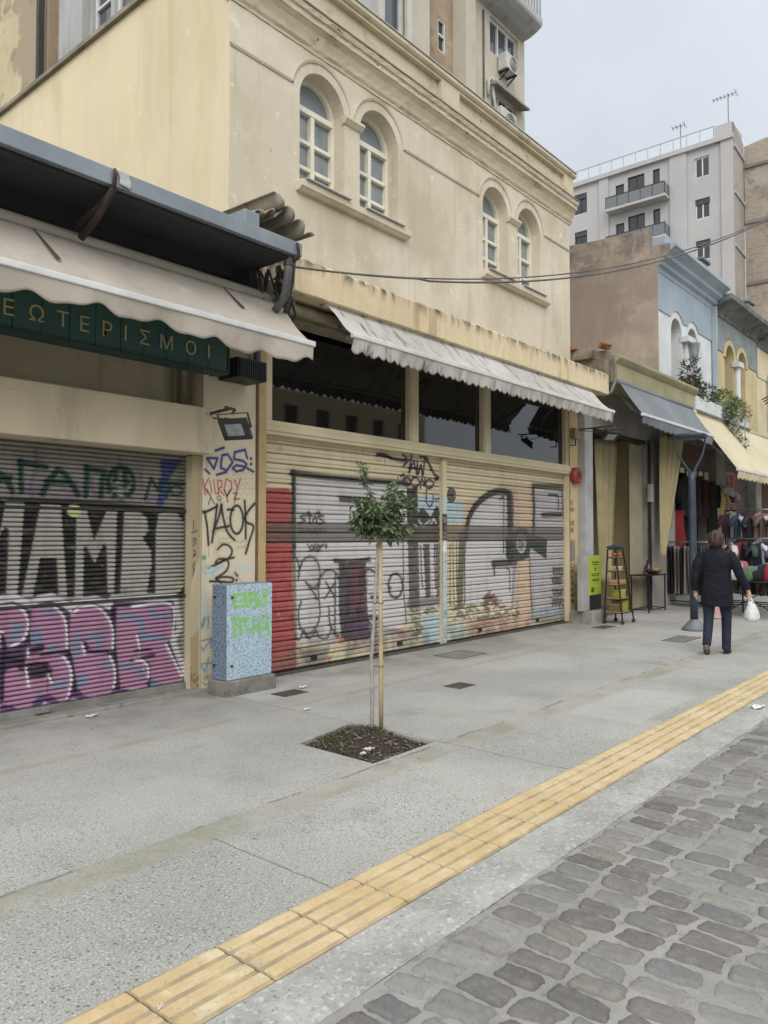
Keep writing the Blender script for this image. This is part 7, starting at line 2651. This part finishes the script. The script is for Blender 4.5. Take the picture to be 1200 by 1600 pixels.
m.extrude([(7.8, 10.31), (7.62, 10.26), (7.60, 10.24), (7.60, 10.20), (7.63, 10.20), (7.8, 10.25)], lambda y, z: (12.28, y, z), lambda y, z: (13.52, y, z))
m.build('window_hood', surf('weathered hood', L(150, 144, 132), L(126, 120, 110), 3, .8), TB)


def aircon(label, x, y, z, w=.62, h=.46):
    A = thing('air_conditioner', label, 'air conditioner', (x, y, z), 'air conditioners on the tall block')
    m = MB()
    m.box(x - w / 2, x + w / 2, y - .2, y, z, z + h)
    m.build('casing', surf('aircon casing', L(196, 194, 188), L(176, 174, 168), 4, .5), A, bevel=.012)
    m = MB()
    m.tube([(x + .05, y - .202, z + h / 2), (x + .05, y - .21, z + h / 2)], h * .40, 20)
    f_ = m.build('fan_grille', surf('dark fan', L(70, 70, 70), L(90, 90, 90), 20, .5), A)
    m = MB()
    for r0 in (.10, .20, .30, .40):
        m.tube([(x + .05 + h * r0 * math.cos(a), y - .213, z + h / 2 + h * r0 * math.sin(a)) for a in np.linspace(0, 2 * math.pi, 21)], .006, 5)
    m.build('guard', surf('pale guard', L(180, 178, 172), L(160, 158, 152), 9, .5), f_)
    m = MB()
    m.bar((x - w * .35, y, z - .02), (x - w * .35, y - .22, z - .02), .03)
    m.bar((x - w * .35, y, z - .16), (x - w * .35, y - .2, z - .03), .02)
    m.build('bracket', M_TUBE, A)
    m = MB()
    m.bar((x + w * .35, y, z - .02), (x + w * .35, y - .22, z - .02), .03)
    m.bar((x + w * .35, y, z - .16), (x + w * .35, y - .2, z - .03), .02)
    m.build('bracket', M_TUBE, A)


aircon('air conditioner with rusty stained bracket below the upper three pane window', 12.80, 7.78, 10.66, .40, .32)
aircon('larger white air conditioner standing behind the parapet under the hooded window', 12.68, 7.78, 9.40, .56, .42)
m = MB()
m.tube([(12.25, 7.77, 10.0), (12.22, 7.75, 10.28), (12.3, 7.73, 10.38), (12.38, 7.75, 10.1), (12.4, 7.7, 9.7)], .035, 8)
m.build('pipe_sleeve', surf('white pipe sleeve', L(196, 194, 190), L(172, 170, 164), 5, .6), TB, smooth=True)

# the block's flank seen above the ochre side wall
SF = XF(5.62)
m = MB()
m.holed(rect(7.9, 10.45, 7.5, 24), [rect(8.9, 9.75, 8.5, 10.3), rect(9.85, 10.36, 8.55, 9.9)], SF, .14)
m.build('flank_wall', M_GREYB, TB, fix=False)
window(TB, SF, 8.9, 9.75, 8.5, 10.3, .1, 1, rowz=9.35, t_=.06)
window(TB, SF, 9.85, 10.36, 8.55, 9.9, .1, 0, rowz=9.3, t_=.05)
m = MB()
m.box(5.50, 6.0, 10.46, 11.15, 7.5, 24)
m.build('flank_pilaster', M_GREYB, TB, bevel=.02)
m = MB()
m.box(5.78, 6.2, 11.15, 11.75, 7.5, 24)
m.build('flank_recess', M_STAIN, TB)
m = MB()
m.box(5.62, 6.2, 11.75, 16, 7.5, 24)
m.build('flank_end', surf('peeling yellow render', L(196, 182, 140), L(182, 168, 130), .9, .9, bump=.4, spots=((L(160, 142, 116), .55, .47, .5, .95), (L(136, 118, 96), 1.4, .56, .66, .6))), TB, bevel=.02)
m = MB()
m.bar((5.52, 11.78, 7.6), (5.52, 11.78, 16), .09)
m.build('flank_downpipe', surf('dark downpipe', L(74, 66, 58), L(56, 50, 46), 5, .7), TB)

# ------------------------------------------------------------------ grey apartment block, far right
M_APT = surf('pale mauve grey render', L(172, 169, 167), L(162, 159, 158), .25, .9, bump=.1, bsc=5, spots=((L(160, 156, 158), .3, .52, .72, .5, (2, 2, .4)), (L(196, 192, 194), .5, .55, .75, .4)))
GA = thing('grey_apartment_block', 'tall pale grey apartment block with small windows and a glass railed balcony', 'building', (58, 22, 0))
AF = XF(58)
h3 = 3.12
holes = []
wl = []
for f in range(6):
    dz = -h3 * f
    wl.append((17.72, 18.78, 28.25 + dz, 29.75 + dz, 1))
    wl.append((27.4, 28.5, 28.15 + dz, 29.8 + dz, 1))
    wl.append((21.4, 21.95, 27.62 + dz, 29.9 + dz, 0))
    wl.append((22.6, 23.95, 27.62 + dz if f % 2 == 0 else 28.3 + dz, 29.9 + dz, 1))
    wl.append((24.25, 24.95, 27.62 + dz, 29.55 + dz, 0))
m = MB()
m.holed(rect(16.05, 40, 0, 30.4), [rect(*w[:4]) for w in wl], AF, .22)
m.build('front_wall', M_APT, GA, fix=False)
for i, w in enumerate(wl):
    dark = (i % 5 in (1, 3) and i < 5) or (i % 5 == 1)
    window(GA, AF, *w[:4], .16, w[4], pane=M_DARKPANE, mat=M_WFRAME if i % 5 == 0 else M_BLACK, t_=.09)
    if i % 5 == 0 and i > 0 or i % 5 == 1:
        m = MB()
        m.bx(AF, w[0] + .02, w[1] - .02, -.12, -.06, w[3] - .42, w[3] - .01)
        m.build('blind_box', surf('brown roller blind', L(74, 68, 70), L(60, 56, 58), 3, .6), GA)
m = MB()
for a, b in ((16.05, 16.9), (19.35, 20.62), (25.5, 26.3)):
    m.bx(AF, a, b, .003, .14, 0, 30.4)
m.bx(AF, 16.0, 40, .003, .3, 30.4, 30.75)
m.build('pilaster', M_APT, GA)
for f in range(5):
    z = 27.45 - h3 * f
    m = MB()
    m.bx(AF, 20.65, 25.4, .0, 1.0, z - .22, z)
    b_ = m.build('balcony', M_APT, GA, bevel=.02)
    m = MB()
    m.bx(AF, 20.7, 25.35, .94, .97, z + .05, z + .85)
    m.bx(AF, 20.68, 20.71, .05, .95, z + .05, z + .85)
    m.build('glass_screen', glass_mat('grey balcony glass', L(104, 107, 110), .2, .5), b_)
    m = MB()
    m.bar((57.04, 20.68, z + .9), (57.04, 25.38, z + .9), .06)
    for a in np.linspace(20.7, 25.36, 6):
        m.bar((57.04, a, z), (57.04, a, z + .9), .05)
    m.build('handrail', M_BLACK, b_)
m = MB()
m.add([(58, 16.05, 0), (60.5, 16.05, 0), (60.5, 16.05, 30.9), (58, 16.05, 31.65)], [(0, 1, 2, 3)])
m.build('side_wall', surf('grey side render', L(160, 154, 146), L(142, 136, 128), .4, .9, bump=.3, spots=((L(120, 114, 106), .8, .5, .7, .6, (1, 1, .5)),)), GA, solid=.05)
M_BAND = surf('light band', L(172, 168, 162), L(156, 152, 146), 1, .9)
for z in (29.9, 26.5, 22.6, 18.6):
    m = MB()
    m.bar((58, 15.98, z), (60.5, 15.98, z - .2), .12, .22)
    m.build('band_course', M_BAND, GA)
m = MB()
m.box(57.9, 60.4, 16.1, 17.3, 30.4, 31.65)
m.build('roof_parapet', M_APT, GA)
m = MB()
m.box(58.3, 75, 16.2, 40, 30.2, 30.4)
m.build('roof', M_SLATE, GA)
m = MB()
for a in np.linspace(17.4, 40, 24):
    m.bar((58.0, a, 30.75), (58.0, a, 31.75), .045)
for z in (31.75,):
    m.bar((58.0, 17.3, z), (58.0, 40, z), .06)
t = NT('pale wire screen')
p1 = t.bsdf(L(206, 214, 220), .5)
p1.inputs['Alpha'].default_value = .25
m.build('roof_railing', surf('pale railing far', L(170, 174, 178), L(160, 164, 168), 1, .6), GA)
m = MB()
m.add([(58.0, 17.3, 30.78), (58.0, 40, 30.78), (58.0, 40, 31.72), (58.0, 17.3, 31.72)], [(0, 1, 2, 3)])
m.build('railing_mesh', t.m, GA)


def antenna(label, x, y, z0, h, n, w):
    A = thing('tv_antenna', label, 'antenna', (x, y, z0))
    m = MB()
    m.bar((x, y, z0), (x, y, z0 + h), .05)
    m.build('mast', M_GREYCORN, A)
    m = MB()
    m.bar((x, y - w * .35, z0 + h - .15), (x, y + w * .65, z0 + h - .15), .035)
    for k in range(n):
        yy = y - w * .35 + w * k / (n - 1)
        l = .30 + .25 * (k == 0)
        m.bar((x, yy, z0 + h - .15 - l * .6), (x, yy, z0 + h - .15 + l * .5), .022)
        m.bar((x - l, yy, z0 + h - .15), (x + l, yy, z0 + h - .15), .022)
    m.build('aerial', M_GREYCORN, A)


antenna('tall television aerial on the corner of the grey apartment block', 58.5, 16.5, 31.6, 2.5, 7, 1.6)
antenna('short television aerial behind the roof railing of the grey block', 58.6, 20, 30.4, 2.7, 4, .9)

# ------------------------------------------------------------------ bare brick party wall beyond it
BB = thing('brick_apartment_block', 'tall block with a bare rough brick party wall behind the grey apartments', 'building', (60.6, 12, 0))


def brick_mat():
    t = NT('rough hollow brick')
    br = t.n('ShaderNodeTexBrick')
    sw = t.n('ShaderNodeCombineXYZ')
    q = t.xyz()
    t.set(sw.inputs[0], q[1])
    t.set(sw.inputs[1], q[2])
    t.t.links.new(sw.outputs[0], br.inputs['Vector'])
    br.inputs['Scale'].default_value = 1.
    br.inputs['Brick Width'].default_value = .55
    br.inputs['Row Height'].default_value = .24
    br.inputs['Mortar Size'].default_value = .03
    for k, c in (('Color1', L(158, 138, 120)), ('Color2', L(140, 124, 108)), ('Mortar', L(150, 142, 130))):
        br.inputs[k].default_value = (*c, 1)
    c = t.mix(t.step(t.noise(.35, 6, .65), .4, .65, 0, .75), br.outputs[0], L(166, 158, 146))
    c = t.mix(t.step(t.noise(1.1, 5), .52, .7, 0, .6), c, L(116, 106, 96))
    t.bsdf(c, .92, 0, t.bump(t.noise(3, 5), .6, .1), .2)
    return t.m


m = MB()
m.add([(60.6, 2, 0), (60.6, 15.98, 0), (60.6, 15.98, 30.7), (60.6, 14.6, 30.9), (60.6, 2, 30.2)], [(0, 1, 2, 3, 4)])
m.build('party_wall', brick_mat(), BB, solid=.3)
m = MB()
for z in (29.6, 25.4, 20.8, 16.4):
    m.bar((60.4, 2, z - .8), (60.4, 15.9, z - .5), .16, .22)
m.build('slab_band', surf('concrete slab band', L(134, 126, 116), L(112, 104, 96), 1, .9), BB)
m = MB()
m.box(60.8, 80, 2, 15.9, 29.5, 30.0)
m.build('roof', M_SLATE, BB)

# ------------------------------------------------------------------ the opposite side of the street (seen only in the shop glass)
structure(MB().box(-20, 80, -17, -12, -.05, .0).build('opposite_pavement', M_PAVE))
ro = random.Random(8)
for i, (x0, x1, h, c, lab) in enumerate(((-16, -3, 11, (196, 186, 160), 'cream building across the street behind the viewer'), (-2.5, 10, 9, (170, 172, 172), 'grey building directly across the street'),
                                         (10.2, 24, 12, (206, 204, 198), 'white building across the street reflected in the shop glass'), (24.2, 40, 9.5, (188, 168, 132), 'tan building far along across the street'))):
    ob2 = thing('opposite_building', lab, 'building', ((x0 + x1) / 2, -17, 0))
    OM = lambda a, d, z: (a, -17 + d, z)
    hs = []
    z = 3.9
    while z + 1.9 < h:
        x = x0 + 1
        while x + 1.2 < x1:
            hs.append((x, x + 1.1, z, z + 1.7))
            x += 2.4
        z += 3.1
    m = MB()
    m.holed(rect(x0, x1, 0, h), [rect(*q) for q in hs], OM, .2)
    m.add([(x0, -17, 0), (x0, -26, 0), (x0, -26, h), (x0, -17, h)], [(0, 1, 2, 3)])
    m.add([(x1, -17, 0), (x1, -26, 0), (x1, -26, h), (x1, -17, h)], [(0, 1, 2, 3)])
    m.add([(x0, -17, h), (x1, -17, h), (x1, -26, h), (x0, -26, h)], [(0, 1, 2, 3)])
    m.build('wall', surf('opposite render', L(*c), tuple(k * .9 for k in L(*c)), .6, .9), ob2, fix=False)
    m = MB()
    for q in hs:
        m.box(q[0], q[1], -17.2, -17.18, q[2], q[3])
    m.build('window_panes', M_DARKPANE, ob2)
    m = MB()
    x = x0 + .5
    while x + 2.5 < x1:
        m.box(x, x + 2.5, -16.99, -16.95, .1, 2.8)
        x += 3.2
    m.build('shop_shutters', M_GREYWALL, ob2)
